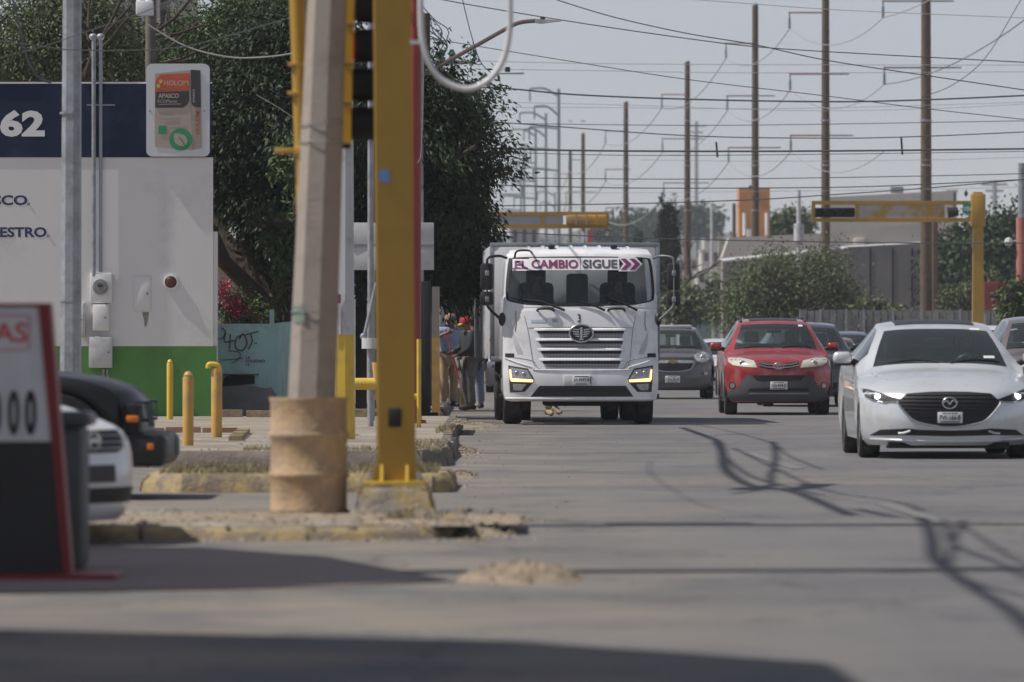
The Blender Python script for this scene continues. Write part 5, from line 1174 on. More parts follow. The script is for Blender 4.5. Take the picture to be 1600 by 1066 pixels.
boll(338.5, 17, 575, 683, M['ochre'], 'thick orange bollard with a yellow elbow pipe on top', elbow=True)

# white building
D = 83; s = F/D; xr = X(333, D); xl = xr-12; B = thing('shop_building', (0,0,0), 'white shop wall with navy band above and green band below', 'building')
z0, zg, zw, zt = .15, Z(541,D), Z(246,D), Z(131,D)
bp_ = lambda dx, dy: [(xl,D+dy),(xr+dx,D+dy),(xr+dx-.75,D+8),(xl,D+8)]
mk('green_band', MB().prism(bp_(.05,0),'z',z0,zg), M['green'], B, smooth=None)
mk('white_wall', MB().prism(bp_(0,0),'z',zg,zw), M['wall'], B, smooth=None)
mk('navy_band', MB().prism(bp_(-.02,-.012),'z',zw,zt), M['blue'], B, smooth=None)
mk('parapet_cap', MB().prism(bp_(-.01,-.03),'z',zt,zt+.025), M['wall'], B, smooth=None)
mk('corner_pilaster', MB().box((xr,D+.02,z0+.8),(xr+.055,D+.3,Z(362,D))), M['wall'], B, smooth=None)
bx = lambda a, b, c, d: (X(a,D), X(b,D), Z(d,D), Z(c,D))
letters('lettering', '62', bx(0,70,172,214), D-.0145, M['white'], B, .045)
letters('lettering', 'APASCO', bx(-62,43,305,321), D-.0025, M['navy'], B, .035)
letters('lettering', 'MAESTRO', bx(-36,73,355,371), D-.0025, M['navy'], B, .035)
for a, b in ((44.5,320),(75.5,370)): q_ = MB(); ring(q_, (X(a,D), Z(b-1,D)), .016, .016, .004, D-.006, 12); mk('trademark', q_, M['navy'], B)
# conduit masts, meter, boxes, round lamp
c = thing('service_mast', (X(147,D), D-.08, 0), 'pair of thin service conduits with weather caps rising above the wall', 'conduit')
mk('conduit', MB().cyl((0,0,Z(432,D)), (0,0,Z(62,D)), .030, n=10), M['galv'], c); mk('conduit', MB().cyl((.10,.03,Z(425,D)), (.10,.03,Z(62,D)), .026, n=10), mat('conduit_dull', (.30,.33,.40), .5), c)
for x in (-.01, .10): mk('weather_cap', MB().ball((x,-.0,Z(58,D)), .062, 12, (1,.9,.8)), M['galv'], c)
mk('cross_bracket', MB().box((X(136,D)-X(147,D), .0, Z(165.5,D)), (X(180,D)-X(147,D), .02, Z(163.5,D))), M['galv'], c)
c = thing('electric_meter', (X(158,D), D, 0), 'round glass electricity meter on a white socket box', 'meter')
mk('socket_box', MB().box((-.155,-.10,Z(474,D)), (.165,0,Z(427,D)), bev=.012), M['wall'], c)
mk('meter_ring', MB().cyl((.0,-.11,Z(449,D)), (.0,-.13,Z(449,D)), .115, n=24), M['galv'], c); mk('meter_glass', MB().cyl((.0,-.13,Z(449,D)), (.0,-.19,Z(449,D)), .092, .08, 24), mat('meter_face', (.16,.17,.18), .15, var=.5, vscale=18, coat=1), c)
mk('display', MB().box((-.035,-.196,Z(449,D)), (.035,-.19,Z(445,D))), M['char'], c)
for (a, b_, c0, d0, lb, m_) in ((146,171,476,517,'small white breaker box directly below the round meter', M['wall']), (140,176,526,575,'grey utility box low on the green band', M['grey_pole']), (127,134,473,527,'slim grey box half behind the lighting column', M['grey_pole']), (209,236,431,487,'shallow white cabinet set in the wall beside the brown round lamp', M['wall'])):
    t = thing('utility_box', (X((a+b_)/2,D), D, 0), lb, 'box'); w2 = (b_-a)/s/2; dp = .015 if a == 209 else .14
    mk('box_body', MB().box((-w2,-dp,Z(d0,D)), (w2,0,Z(c0,D)), bev=.008), m_, t)
    mk('box_door', MB().box((-w2+.02,-dp-.008,Z(d0,D)+.02), (w2-.02,-dp,Z(c0,D)-.02), bev=.003), m_, t); mk('latch', MB().cyl((w2-.05,-dp-.02,Z((c0+d0)/2,D)), (w2-.05,-dp,Z((c0+d0)/2,D)), .012, n=8), M['char'], t)
mk('wall_scar', MB().prism([(X(222,D),Z(488,D)),(X(233,D),Z(488,D)),(X(231,D),Z(500,D)),(X(229,D),Z(509,D)),(X(226,D),Z(511,D)),(X(225,D),Z(499,D))], 'y', D-.006, D+.01), mat('bare_plaster', (.25,.23,.22), .9, var=.4, vscale=12), B)
c = thing('round_lamp', (X(267,D), D, Z(441,D)), 'round brown lamp in a white ring on the wall', 'lamp')
mk('bezel', MB().lathe([(.118,0),(.118,-.03),(.088,-.035),(.085,-.02)], 28, ax='y'), M['wall'], c); mk('lens', MB().ball((0,-.02,0), .082, 18, (1,.4,1)), mat('brown_lens', (.09,.022,.012), .35), c)
mk('down_pipe', MB().cyl((X(162,D),D-.03,Z(577,D)), (X(162,D),D-.03,.15), .022, n=8).cyl((X(168,D),D-.03,Z(577,D)), (X(168,D),D-.03,.15), .018, n=8), M['galv'], B)
# cement sack sign
T = thing('rooftop_sign', (X(278.5,D), D-.075, Z(245,D)), 'white rounded sign picturing an orange and grey cement sack', 'sign')
def rr(a, b, c0, d0, r, n=6):
    pts = []; x0, x1, zb2, zt2 = X(a,D)-X(278.5,D), X(b,D)-X(278.5,D), Z(d0,D)-Z(245,D), Z(c0,D)-Z(245,D)
    for cx, cz, a0 in ((x1-r,zb2+r,-90),(x1-r,zt2-r,0),(x0+r,zt2-r,90),(x0+r,zb2+r,180)):
        for k in range(n+1): t = R(a0+90*k/n); pts.append((cx+r*math.cos(t), cz+r*math.sin(t)))
    return pts
K = lambda a, b: (X(220+a/6.464,D)-X(278.5,D), Z(90+b/6.464,D)-Z(245,D))
mk('panel', MB().prism(rr(229,328,100,245,.09), 'y', 0, .06), mat('sign_white', (.60,.63,.66), .4, var=.02), T)
def pr(nm, pts, m_, y): return mk(nm, MB().prism([K(*p_) for p_ in pts], 'y', -y, -y+.003), m_, T, smooth=None)
pr('sack_front', [(145,905),(520,935),(500,130),(145,165)], M['tan_p'], .006); pr('sack_side', [(520,935),(620,915),(605,130),(505,125)], mat('paper_tan_side', (.33,.28,.24), .7), .007)
pr('sack_orange', [(148,350),(498,330),(498,160),(200,175),(165,210),(150,260)], mat('sack_orange', (.50,.10,.05), .6), .011)
pr('sack_dark', [(150,510),(430,508),(470,480),(492,440),(492,338),(150,352)], M['char'], .012); pr('sack_side_dark', [(530,490),(560,505),(610,505),(605,135),(508,128),(512,460)], M['char'], .013)
pr('sack_badge', [(182,775),(262,775),(262,692),(182,692)], M['green_p'], .012)
kb = lambda a, b, c0, d0: (K(a,0)[0], K(b,0)[0], K(0,d0)[1], K(0,c0)[1])
letters('lettering', 'HOLCIM', kb(240,480,235,285), -.016, mat('sack_cream', (.55,.38,.28), .6), T, .02)
letters('lettering', 'APASCO', kb(180,388,365,412), -.017, M['tan_p'], T, .03); letters('lettering', 'ECOPlanet', kb(175,370,428,458), -.017, M['tan_p'], T, .01)
mk('sack_line', MB().prism([K(180,472),K(410,468),K(410,476),K(180,480)], 'y', -.016, -.014).prism([K(190,560),K(335,558),K(335,562),K(190,564)], 'y', -.016, -.014).prism([K(190,580),K(335,578),K(335,582),K(190,584)], 'y', -.016, -.014).prism([K(190,622),K(410,620),K(410,625),K(190,627)], 'y', -.016, -.014), mat('line_print', (.30,.26,.23), .7), T)
letters('lettering', 'HOLCIM', kb(555,598,545,780), -.017, mat('side_red_print', (.42,.09,.06), .6), T, .02, rot=True); letters('lettering', 'APASCO', kb(527,548,320,460), -.018, M['tan_p'], T, .03, rot=True)
pts = [K(405+115*math.cos(t), 830+112*math.sin(t)) for t in np.linspace(0, 2*math.pi, 33)[:-1]]; mk('leaf_disc', MB().prism(pts, 'y', -.012, -.009), M['green_p'], T, smooth=None)
lf = curve([(335,0,770),(400,0,772),(455,0,800),(475,0,850),(450,0,890),(400,0,895),(350,0,860),(338,0,810),(335,0,770)], 5)[:-1]; mk('leaf', MB().prism([K(a,b) for a,_,b in lf], 'y', -.016, -.013), M['tan_p'], T, smooth=None)
mk('leaf_vein', MB().tube([(K(a,b)[0],-.018,K(a,b)[1]) for a, b in ((385,805),(430,850),(455,920))], .008, 4), M['green_p'], T)
for cx, cz in ((205,245),(180,290)): q_ = MB(); q_.prism([K(cx+18*math.cos(t), cz+20*math.sin(t)) for t in np.linspace(0, 2*math.pi, 13)[:-1]], 'y', -.016, -.013); mk('logo_dot', q_, mat('logo_yellow', (.55,.45,.12), .6), T)
for cx in (95, 645): mk('fixing', MB().cyl((*K(cx,540)[:1],-.01,K(cx,540)[1]), (K(cx,540)[0],0,K(cx,540)[1]), .015, n=8), M['galv'], T)

# teal wall with graffiti
D = 84.5; s = F/D; B = thing('painted_wall', (0,0,0), 'pale teal wall with black graffiti and a broken grey lower patch', 'wall')
mk('wall_face', MB().box((X(338,D),D,.15),(X(434,D),D+.15,Z(506,D))), M['teal'], B, smooth=None)
mk('return_wall', MB().add([(X(434,D),D,.1),(X(434,D),D,Z(506,D)),(X(434,D)+.17,D+4,.1),(X(434,D)+.17,D+4,Z(500,D)),(X(434,D)-.1,D+.15,.1),(X(434,D)-.1,D+.15,Z(506,D)),(X(434,D),D+4,.1),(X(434,D),D+4,Z(500,D))], [(0,2,3,1),(4,6,7,5),(1,3,7,5),(2,6,7,3)]), M['teal'], B, smooth=None)
mk('fence_stub', MB().box((X(421,D),D+.02,Z(506,D)),(X(428,D),D+.1,Z(484,D))), M['teal'], B, smooth=None)
mk('render_patch', MB().prism([(X(350,D),.15),(X(432,D),.15),(X(431,D),Z(616,D)),(X(424,D),Z(605,D)),(X(416,D),Z(607,D)),(X(400,D),Z(604,D)),(X(375,D),Z(600,D)),(X(352,D),Z(604,D)),(X(344,D),Z(620,D))], 'y', D-.03, D-.004), M['grey_w'], B, smooth=None)
mk('broken_slot', MB().prism([(X(347,D),Z(604,D)),(X(398,D),Z(600,D)),(X(398,D),Z(587,D)),(X(360,D),Z(585,D)),(X(350,D),Z(592,D))], 'y', D-.045, D-.032), M['dark'], B, smooth=None)
mk('slot_ledge', MB().box((X(349,D),D-.09,Z(586.5,D)),(X(405,D),D-.01,Z(584.5,D)), bev=.004), M['wood'], B)
gz = MB(); r2 = .011
for st in (((346,512),(352,518),(348,528),(340,530)), ((353,520),(351,534),(367,532)), ((360,522),(359,546)), ((378,524),(370,528),(368,542),(378,548),(386,536),(380,522),(374,530)), ((381,524),(404,518)), ((392,522),(394,534),(388,546)), ((399,537),(401,536))):
    gz.tube([(x, D-.008, z) for x, _, z in curve([(X(a,D),0,Z(b,D)) for a, b in st], 5)], r2, 4)
gz.tube([(X(345,D),D-.008,Z(563,D)),(X(380,D),D-.008,Z(560,D))], .006, 4); gz.tube([(x,D-.008,z) for x,_,z in curve([(X(356,D),0,Z(548,D)),(X(372,D),0,Z(550,D)),(X(376,D),0,Z(558,D)),(X(362,D),0,Z(568,D))], 5)], .006, 4)
mk('graffiti', gz, M['char'], B)
gr_ = mat('graffiti_brown', (.10,.04,.03), .7)
for s_, a, b, c0, d0 in (('LA', 384, 391, 557, 561), ('SOLEDAD', 384, 414, 562, 566.5), ('15', 384, 390, 568, 572)): letters('graffiti_text', s_, (X(a,D),X(b,D),Z(d0,D),Z(c0,D)), D-.006, gr_, B, .02)
# cream house and near-black panels standing in for the shade under the tree
B = thing('house', (0,0,0), 'cream rendered house behind the flowering bush', 'house'); D = 98
mk('wall', MB().box((X(325,D),D,0),(X(412,D),D+6,Z(412,D))), M['cream'], B, smooth=None); mk('roof_edge', MB().box((X(325,D)-.1,D-.15,Z(412,D)),(X(412,D)+.1,D+6,Z(408,D))), M['cream'], B, smooth=None)
D = 95; T = thing('shade_backdrop', (0,0,0), 'long near black panelled sheet standing in for the deep shade under the big tree', 'backdrop')
gm = mat('shade_black', (.02,.018,.016), .8, var=.3, vscale=3)  # near-black so the panels read as deep shade
x0, x1 = X(437,D), X(672,D); k = 12
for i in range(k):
    a, b = x0+(x1-x0)*i/k, x0+(x1-x0)*(i+1)/k; mk('shade_panel', MB().box((a+.01,D-.01*(i % 2),.12),(b-.01,D+.05,2.6)), gm, T, smooth=None)
mk('shade_frame', MB().box((x0-.06,D-.03,.1),(x0,D+.08,2.7)).box((x0,D-.03,2.62),(x1,D+.08,2.70)), gm, T)
D = 170; T = thing('boundary_wall', (0,0,0), 'long hazy wall with ochre foot beyond the sweepers', 'wall')
mk('wall_foot', MB().box((-2.8,115,.0),(-2.6,168,.9)), M['ochre'], T, smooth=None); mk('wall_top', MB().box((-2.8,115,.9),(-2.62,168,2.2)), mat('wall_greybeige', (.35,.33,.30), .9), T, smooth=None)

# forecourt roofs and totem: unseen, shaped and placed so their shadows fall on the foreground
T = thing('unseen_canopy', (0,0,0), 'unseen flat white filling station canopy, outlined to cast the nearest foreground shadow', 'canopy')
zc = 5.4; of = lambda x, y, z: (x+S.x/S.z*z, y+S.y/S.z*z)
poly = [of(.93, 19.0, zc), of(.89, 20.35, zc), of(-.25, 21.9, zc), of(-2.2, 22.75, zc), of(-5, 23.5, zc), (-14, 22), (-14, 8), of(.9, 9, zc)]  # roof outline is the near shadow's edge carried back along the sun
mk('roof_slab', MB().prism(poly, 'z', zc, zc+.35), M['white'], T, smooth=None)
for x, y in ((-6.6, 19), (-12, 19), (-6.6, 11), (-12, 11)): mk('column', MB().box((x-.15,y-.15,0),(x+.15,y+.15,zc)), M['white'], T)
T = thing('shadow_awning', (0,0,0), 'unseen curved roof slab added to cast the farther foreground shadow', 'awning')  # added to cast the wedge shadow, its plan follows that shadow
zc = 5.0; gp = [(-14,33.5),(-2.43,32.3),(-1.81,32.15),(-1.1,30.8),(-.65,28.8),(-.36,27.5),(-1.2,26.7),(-2.34,26.1),(-14,25)]
mk('roof_slab', MB().prism([of(a, b, zc) for a, b in gp], 'z', zc, zc+.15), M['white'], T, smooth=None)
for x, y in ((-8.5, 28), (-8.5, 31)): mk('column', MB().cyl((x,y,0),(x,y,zc), .12, n=12), M['grey_pole'], T)
T = thing('shadow_totem', (-6.3, 28.15, 0), 'unseen tall tapered totem pole added to cast a shadow band on the road', 'totem')  # added for the dark band its shadow lays across the road
mk('shaft', MB().cyl((0,0,0),(0,0,14), .36, .17, 12), M['white'], T); mk('sign_box', MB().box((-1.2,-.2,14),(1.2,.2,16.5), bev=.05), M['redp'], T)
# ------------------------------------------------------------------ power line poles
def arm(T, px, py, D, xa, xb, m, hang=True, tilt=0.0, ins=26, ya=None):
    """cross-arm at height of row py from column xa to xb (photo columns at distance D), insulator string at the left end"""
    s = F/D; z = Z(py, D); a, b, c = (xa-px)/s, (xb-px)/s, 0
    k = mk('cross_arm', MB().box((a, -.08, z-.032+tilt), (0, .0, z+.032)), M['arm_red'] if m else M['arm_grey'], T, smooth=None)
    if xb > px: mk('cross_arm', MB().box((.0, -.08, z-.028), (b, .0, z+.03)), M['arm_grey'], T, smooth=None)
    zz_ = z; L_ = ins/s
    q = MB().cyl((a+.04,-.04,zz_), (a+.04,-.04,zz_-L_), .025, n=6)
    for i in range(5): q.lathe([(.03,-.02),(.075,-.03),(.075,-.05),(.03,-.06)], 10, c=(a+.04,-.04,zz_-L_*(.35+.13*i)))
    mk('insulator_string', q, M['insul'], k)
    return Vector((T.location.x+a+.04, D-.04, zz_-L_))
POLES = [  # px, top row, distance, width px, arms [(row, xa, xb, red)], label
 (1447, -150, 205, 15, [(2,1378,1490,0),(106,1380,1502,0)], 'thickest tall timber pole, just left of the yellow signal gantry post'),
 (1290, -95, 222, 12, [(20,1232,1280,1),(116,1233,1327,1),(212,1234,1333,1)], 'tall timber pole with reddish crossarms standing left of the thickest pole'),
 (1180, 8, 260, 10.5, [(68,1133,1178,1),(150,1135,1211,1),(231,1137,1220,1)], 'tall timber pole passing in front of the orange tower'),
 (1074, 97, 309, 9, [(148,1033,1070,1),(217,1034,1100,1),(286,1036,1108,1)], 'tall timber pole beside the dark cypress'),
 (978, 160, 358, 8, [(205,945,978,1),(265,945,985,1),(325,946,1005,1)], 'timber pole rising behind the right end of the truck roof'),
 (911, 209, 425, 6.5, [(250,888,911,0),(300,884,932,0)], 'timber pole between the cypress pole row and the teal steel poles'),
 (891, 235, 470, 5.5, [(272,866,891,1),(318,866,899,1)], 'shortest timber pole of the row, nearest the teal steel poles'),
]
ends = []
for px, top, D, wd, arms, lb in POLES:
    s = F/D; r = wd/s/2*1.12; T = thing('utility_pole', (X(px,D), D, 0), lb, 'pole', 'timber power poles along the far kerb')
    sk = (px-[1447,1285,1172,1070,977,909,890][[p_[0] for p_ in POLES].index(px)])/s
    mk('shaft', MB().cyl((0,0,-.1), (-sk*0,0,Z(top,D)), r*1.18, r*.8, 12), M['wood'], T)
    e = [arm(T, px, py, D, xa, xb, rd, ins=11+15*205/D) for py, xa, xb, rd in arms]; ends.append(e)
    mk('top_cap', MB().cyl((0,0,Z(top,D)), (0,0,Z(top,D)+.08), r*.82, r*.6, 10), M['arm_grey'], T)
    for k in range(3): mk('step_band', MB().cyl((0,0,Z(330-k*70,D)), (0,0,Z(330-k*70,D)+.07), r*1.12, n=10), M['galv'], T)
D = 216; T = thing('utility_pole', (X(1460,D), D, 0), 'shorter timber pole standing right against the thickest pole', 'pole'); mk('shaft', MB().cyl((0,0,-.1),(0,0,Z(343,D)), .16, .13, 10), M['wood'], T)
# teal steel poles
TEAL = [(873,139,455,6.5),(853,177,510,5.5),(837,203,560,5),(819,235,620,4.5),(814,262,660,4),(867,300,700,3.5)]
tl = ['nearest and tallest teal steel pole behind the truck', 'second teal steel pole behind the truck', 'third teal steel pole behind the truck', 'fourth teal steel pole behind the truck, close to a thinner one', 'fifth and thin teal steel pole behind the truck', 'faintest teal steel pole farthest down the road']
for (px, top, D, wd), lb in zip(TEAL, tl):
    s = F/D; T = thing('steel_pole', (X(px,D), D, 0), lb, 'pole', 'teal steel power poles far down the road'); mk('shaft', MB().cyl((0,0,-.1),(0,0,Z(top,D)), wd/s/2*1.1, wd/s/2*.7, 8), M['teal_pole'], T)
    sc_ = (547-top)/408.
    for dy, l, r_ in ((2,45,10),(30,38,12),(62,46,0),(96,44,0),(128,40,0)):
        a = -l*sc_/s; z = Z(top+dy*sc_, D); q = MB().tube(curve([(0,0,z-r_/s*sc_),(a*.45,0,z+.10),(a*.8,0,z+.15),(a,0,z+.1)],3), .09, 5); k = mk('davit_arm', q, M['teal_pole'], T)
        mk('insulator_string', MB().cyl((a,0,z+.1),(a,0,z-.9), .06, n=6), M['insul'], k)
# other thin distant poles
for px, top, bot, D, m_, lb in ((1248,297,500,240,'grey_pole','thin pale concrete pole carrying a small transformer in front of the warehouse'),(1147,318,500,290,'wood','short dark timber pole left of the orange tower'),(1112,322,500,380,'grey_pole','thin pale pole behind the dark grey SUV'),
        (1596,255,540,150,'galv','pole at the picture edge with a red foot'),(1132,395,520,250,'wood','low dark post near the pale gate pillars'),(1554,282,400,700,'galv','faint lattice mast on the horizon beyond the gantry'),(1088,190,420,900,'galv','faint tall radio mast far beyond the cypress')):
    T = thing('distant_pole', (X(px,D), D, 0), lb, 'pole'); r = .11 if D < 500 else .35
    mk('shaft', MB().cyl((0,0,-.1),(0,0,Z(top,D)), r, r*.8, 8), M[m_], T)
    if px == 1248: mk('transformer', MB().cyl((0,-.1,Z(378,D)),(0,-.1,Z(350,D)), .21, n=14), M['grey_pole'], T)
    if px == 1596: mk('red_sleeve', MB().cyl((0,0,0),(0,0,Z(340,D)), .14, n=12), mat('pink_sleeve', (.42,.16,.13), .8), T); mk('small_lamp', MB().ball((X(1576,D)-X(1596,D),0,Z(378,D)), .12, 8).cyl((X(1576,D)-X(1596,D),0,Z(378,D)),(0,0,Z(375,D)),.02,n=6), M['grey_pole'], T)
    if px in (1554, 1088):
        for k in range(3): mk('mast_arm', MB().box((-1.6+k*.5,-.1,Z(top+8+k*10,D)),(1.6-k*.5,.1,Z(top+8+k*10,D)+.25)), M['galv'], T)

# ------------------------------------------------------------------ cables
def cable(pts, r, m, label, group=None, name='overhead_cable', n=5):
    o = mk(name, MB().tube(pts, r, n), m, smooth=60, normals=False); return tag(o, label, 'cable', group)
def sag(a, b, k, n=16): 
    a, b = Vector(a), Vector(b); return [a.lerp(b, t/n)-Vector((0,0,4*k*(t/n)*(1-t/n))) for t in range(n+1)]
for j in range(3):                                   # conductors from insulator to insulator
    e = [E[min(j, len(E)-1)] for E in ends]
    lbn = ['top', 'middle', 'bottom'][j]
    pn = ['thickest timber pole', 'second timber pole', 'timber pole by the orange tower', 'timber pole by the cypress', 'timber pole over the truck roof', 'sixth timber pole', 'shortest timber pole']
    for a, b, i in zip(e, e[1:], range(9)):
        if j == 2 and i == 0: a = Vector((a.x, a.y, a.z-2.4))
        cable(sag(a, b, .8), .016+.003*i, M['wire_g'], '%s conductor from %s to %s' % (lbn, pn[i], pn[i+1]), 'conductors on the timber poles')
    first = e[0]; cable(sag((first.x+1.6, 120, first.z+1.5), first, 1.2), .018, M['wire_g'], '%s conductor coming over the road to the thickest timber pole' % lbn, 'conductors on the timber poles')
def wire(name_label, D, pts, r=.016, m='wire', group=None, dd=0):
    """cable across the view given by photo points at distance D (dd: extra distance at the right end)"""
    n = len(pts); w_ = [tuple(P(px, py, D+dd*(px-650)/950.)) for px, py in pts]
    return cable(curve(w_, 6), r*.68, M[m], name_label, group)
G_ = 'cables crossing high over the road'
wire('heavy dark cable crossing the sky just above the second gantry tops', 118, [(560,135),(765,137),(900,148),(1072,155),(1290,159),(1447,156),(1650,147)], .026, group=G_)
wire('pair of dark cables crossing level with the traffic signals', 112, [(560,220),(775,232),(980,236),(1290,236),(1650,232)], .028, group=G_)
wire('dark cable crossing level with the navy wall band', 122, [(560,180),(790,192),(1072,212),(1300,216),(1447,213),(1650,204)], .018, group=G_)
wire('thin dark cable directly below the pair of dark cables', 125, [(560,232),(775,238),(1000,243),(1290,241),(1650,236)], .012, group=G_)
wire('faint cable crossing in the middle of the sky', 135, [(600,190),(800,193),(1072,196),(1300,194),(1650,188)], .014, 'wire', G_)
wire('cable running down across the sky from the upper left corner', 100, [(640,-12),(720,5),(900,35),(1072,60),(1180,73),(1330,83),(1650,100)], .014, group=G_)
wire('cable that drops steeply from the top of the sky to the right', 104, [(870,0),(960,27),(1072,52),(1180,70),(1290,94),(1447,118),(1650,148)], .015, group=G_)
wire('slanting thin cable through the middle of the sky', 108, [(640,55),(720,68),(880,94),(1072,124),(1290,150),(1447,170),(1650,192)], .012, group=G_)
wire('thin level cable above the slanting one', 140, [(640,92),(900,99),(1180,101),(1650,102)], .011, 'wire_g', G_)
wire('second thin level cable above the slanting one', 141, [(640,107),(900,110),(1180,114),(1650,112)], .011, 'wire_g', G_)
wire('cable crossing level with the top of the orange tower', 126, [(560,274),(800,278),(1100,280),(1450,275),(1650,270)], .015, group=G_)
wire('double cable just above the orange tower', 127, [(560,286),(800,290),(1000,294),(1290,293),(1447,288),(1650,278)], .018, group=G_)
wire('cable sagging down to the orange tower and up to the right', 130, [(560,325),(760,322),(1000,318),(1180,312),(1290,305),(1447,294),(1650,276)], .020, group=G_)
wire('dark cable passing in front of the hills above the truck roof', 133, [(560,350),(780,362),(900,368),(1072,374),(1290,378),(1447,380),(1650,380)], .020, group=G_)
wire('thin cable near the top right of the sky', 110, [(1050,-3),(1160,5),(1300,15),(1450,22),(1650,30)], .010, 'wire_g', G_)
wire('thin grey cable through the crossarms of the timber poles', 150, [(600,170),(900,168),(1180,170),(1400,166),(1650,158)], .010, 'wire_g', G_)
wire('thin grey cable a little below the heavy dark cable', 151, [(800,160),(1000,165),(1250,173),(1450,170),(1650,160)], .010, 'wire_g', G_)
wire('cable hanging in a long curve at the right of the sky', 160, [(1440,152),(1490,132),(1540,90),(1592,5),(1640,-80)], .018, group=G_)
wire('faint level cable over the warehouse', 160, [(1000,250),(1200,252),(1450,250),(1650,244)], .010, 'wire_g', G_)
wire('faint level cable under the double cable', 162, [(760,303),(1000,301),(1290,298),(1650,292)], .010, 'wire_g', G_)
wire('light telephone cable sagging across the tree from the white junction box', 70, [(230,38),(290,72),(350,88),(400,90),(462,82),(520,60)], .016, 'wire_g')
wire('black cable sagging across the top of the shop wall', 58, [(-30,60),(60,72),(110,78),(200,79),(280,74),(350,58),(462,25),(540,0)], .009)
wire('thin cable rising from the lighting column to the junction box', 59, [(-20,95),(60,75),(128,52),(200,28),(270,0),(300,-20)], .007)
wire('thin black drop cable looping down at the far left', 57, [(18,-10),(30,40),(42,90),(60,120),(80,130)], .018)
wire('thin black cable hanging from the sky beside the conduit loop', 80, [(718,-20),(735,50),(750,95),(765,112),(775,120)], .010)
wire('thin pale cable dangling in front of the big tree', 70, [(662,90),(661,160),(659,220),(657,245),(652,255)], .008, 'wire_g')
wire('thin diagonal wire in front of the dark tree', 64, [(400,148),(430,165),(470,190),(540,225)], .006, 'wire_g')
# short ties joining two cables
for px, a, b, lb in ((1119,222,246,'short black tie joining cables left of the tall timber pole'),(1408,214,242,'short black tie joining cables between the two thickest timber poles')):
    cable([P(px,a,113), P(px+2,b,113)], .022, M['wire'], lb, name='cable_tie')
# wires above the frame whose shadows cross the road
for i, (d0, d1) in enumerate(((62,66),(70,74),(77,80),(50,51),(46.5,47))):
    cable(sag((-14, d0-1, 8.4), (20, d1, 8.2), .5), .020 if i < 3 else .03, M['wire'], 'service cable strung over the road '+['just before the truck', 'level with the truck front', 'above the truck cab', 'above the grass island', 'above the road beside the grass island'][i], 'service cables above the street', n=6)
# bundles of loose cable hanging over the street, out of sight above, seen by their shadows
def coil(px_pts, h, r, label, seed=0, wob=.0):
    g = []
    r_ = np.random.default_rng(seed)
    for px, py in px_pts:
        d = GD(py); g.append((X(px, d)+S.x/S.z*h+r_.normal(0, wob), d+S.y/S.z*h+r_.normal(0, wob*3), h+r_.normal(0, .1)))
    cable(curve(g, 6), r, M['wire'], ['thickest loose cable bundle hanging between the truck and the white sedan', 'hooked loose cable beside the thickest bundle', 'long loose cable running from the thickest bundle over the sedan', 'second thick cable bundle hanging over the near road', 'thin loose cable beside the near bundle', 'thinnest loose cable beside the near bundle', 'short stub of cable crossing the near bundle', 'knotted cable slack at the foot of the thickest bundle', 'very thin slack cable nearer the truck than the bundle', 'cable strand hugging the inside of the thickest bundle', 'fine strand arching past the truck shadow', 'fine strand fanning off the near bundle', 'short fat splice where the thickest bundle turns'][seed], 'loose cable bundles hanging over the street', n=8)
cl = 'loose black cable bundle hanging over the street above the cars'
H7 = 7.2
coil([(1060,668),(1100,682),(1128,690),(1128,706),(1150,735),(1180,760),(1240,768),(1300,795),(1345,806)], H7, 0.045, cl)
coil([(1205,690),(1208,715),(1200,745),(1195,762),(1150,772)], H7, 0.031, cl, 1)
coil([(1150,700),(1190,728),(1250,752),(1310,770),(1400,785),(1450,800)], H7, 0.019, cl, 2)
coil([(1330,795),(1400,808),(1455,812),(1462,840),(1485,875),(1530,920),(1580,955),(1640,1000)], H7-.4, 0.037, cl, 3)
coil([(1480,812),(1490,850),(1530,900),(1590,940),(1650,960)], H7-.4, 0.019, cl, 4)
coil([(1500,815),(1560,860),(1600,890),(1650,905)], H7-.4, 0.015, cl, 5)
coil([(1440,894),(1470,893),(1500,889)], H7-.6, 0.031, cl, 6)
coil([(1180,764),(1225,757),(1262,756),(1240,766),(1200,768)], H7, 0.037, cl, 7)
coil([(1130,690),(1145,720),(1180,745),(1215,762),(1275,775)], H7, .022, cl, 9)
coil([(1070,660),(1130,672),(1200,692),(1240,712),(1300,735)], H7, .016, cl, 10)
coil([(1455,812),(1500,850),(1545,880),(1610,905)], H7-.4, .020, cl, 11)
coil([(1150,766),(1195,762),(1240,765),(1285,756)], H7, .10, cl, 12)
coil([(1030,720),(1020,740),(1045,770),(1100,790),(1160,800)], H7, 0.007, cl, 8)

# ------------------------------------------------------------------ street lights, crossarm, left pole
D = 92; s = F/D
T = thing('street_light', (X(655,D), D, .15), 'street light arm reaching over the tree with a flat white head', 'lamp')
mk('shaft', MB().cyl((0,0,0),(0,0,Z(20,D)), .09, .06, 10), M['galv'], T)
o0 = X(655,D); mk('arm', MB().tube(curve([(0,0,Z(135,D)),(X(740,D)-o0,0,Z(88,D)),(X(790,D)-o0,0,Z(60,D)),(X(812,D)-o0,0,Z(50,D)),(X(838,D)-o0,0,Z(47,D))],5), .034, 8), mat('arm_dark', (.10,.075,.07), .5), T)
h = mk('lamp_head', MB().prism([(X(836,D)-o0,Z(50,D)),(X(845,D)-o0,Z(51.5,D)),(X(877,D)-o0,Z(47.5,D)),(X(860,D)-o0,Z(45.5,D)),(X(836,D)-o0,Z(45,D))], 'y', -.11, .11), M['grey_pole'], T); mk('photocell', MB().cyl((X(848,D)-o0,0,Z(46,D)),(X(848,D)-o0,0,Z(41,D)), .04, n=8), M['black'], h)
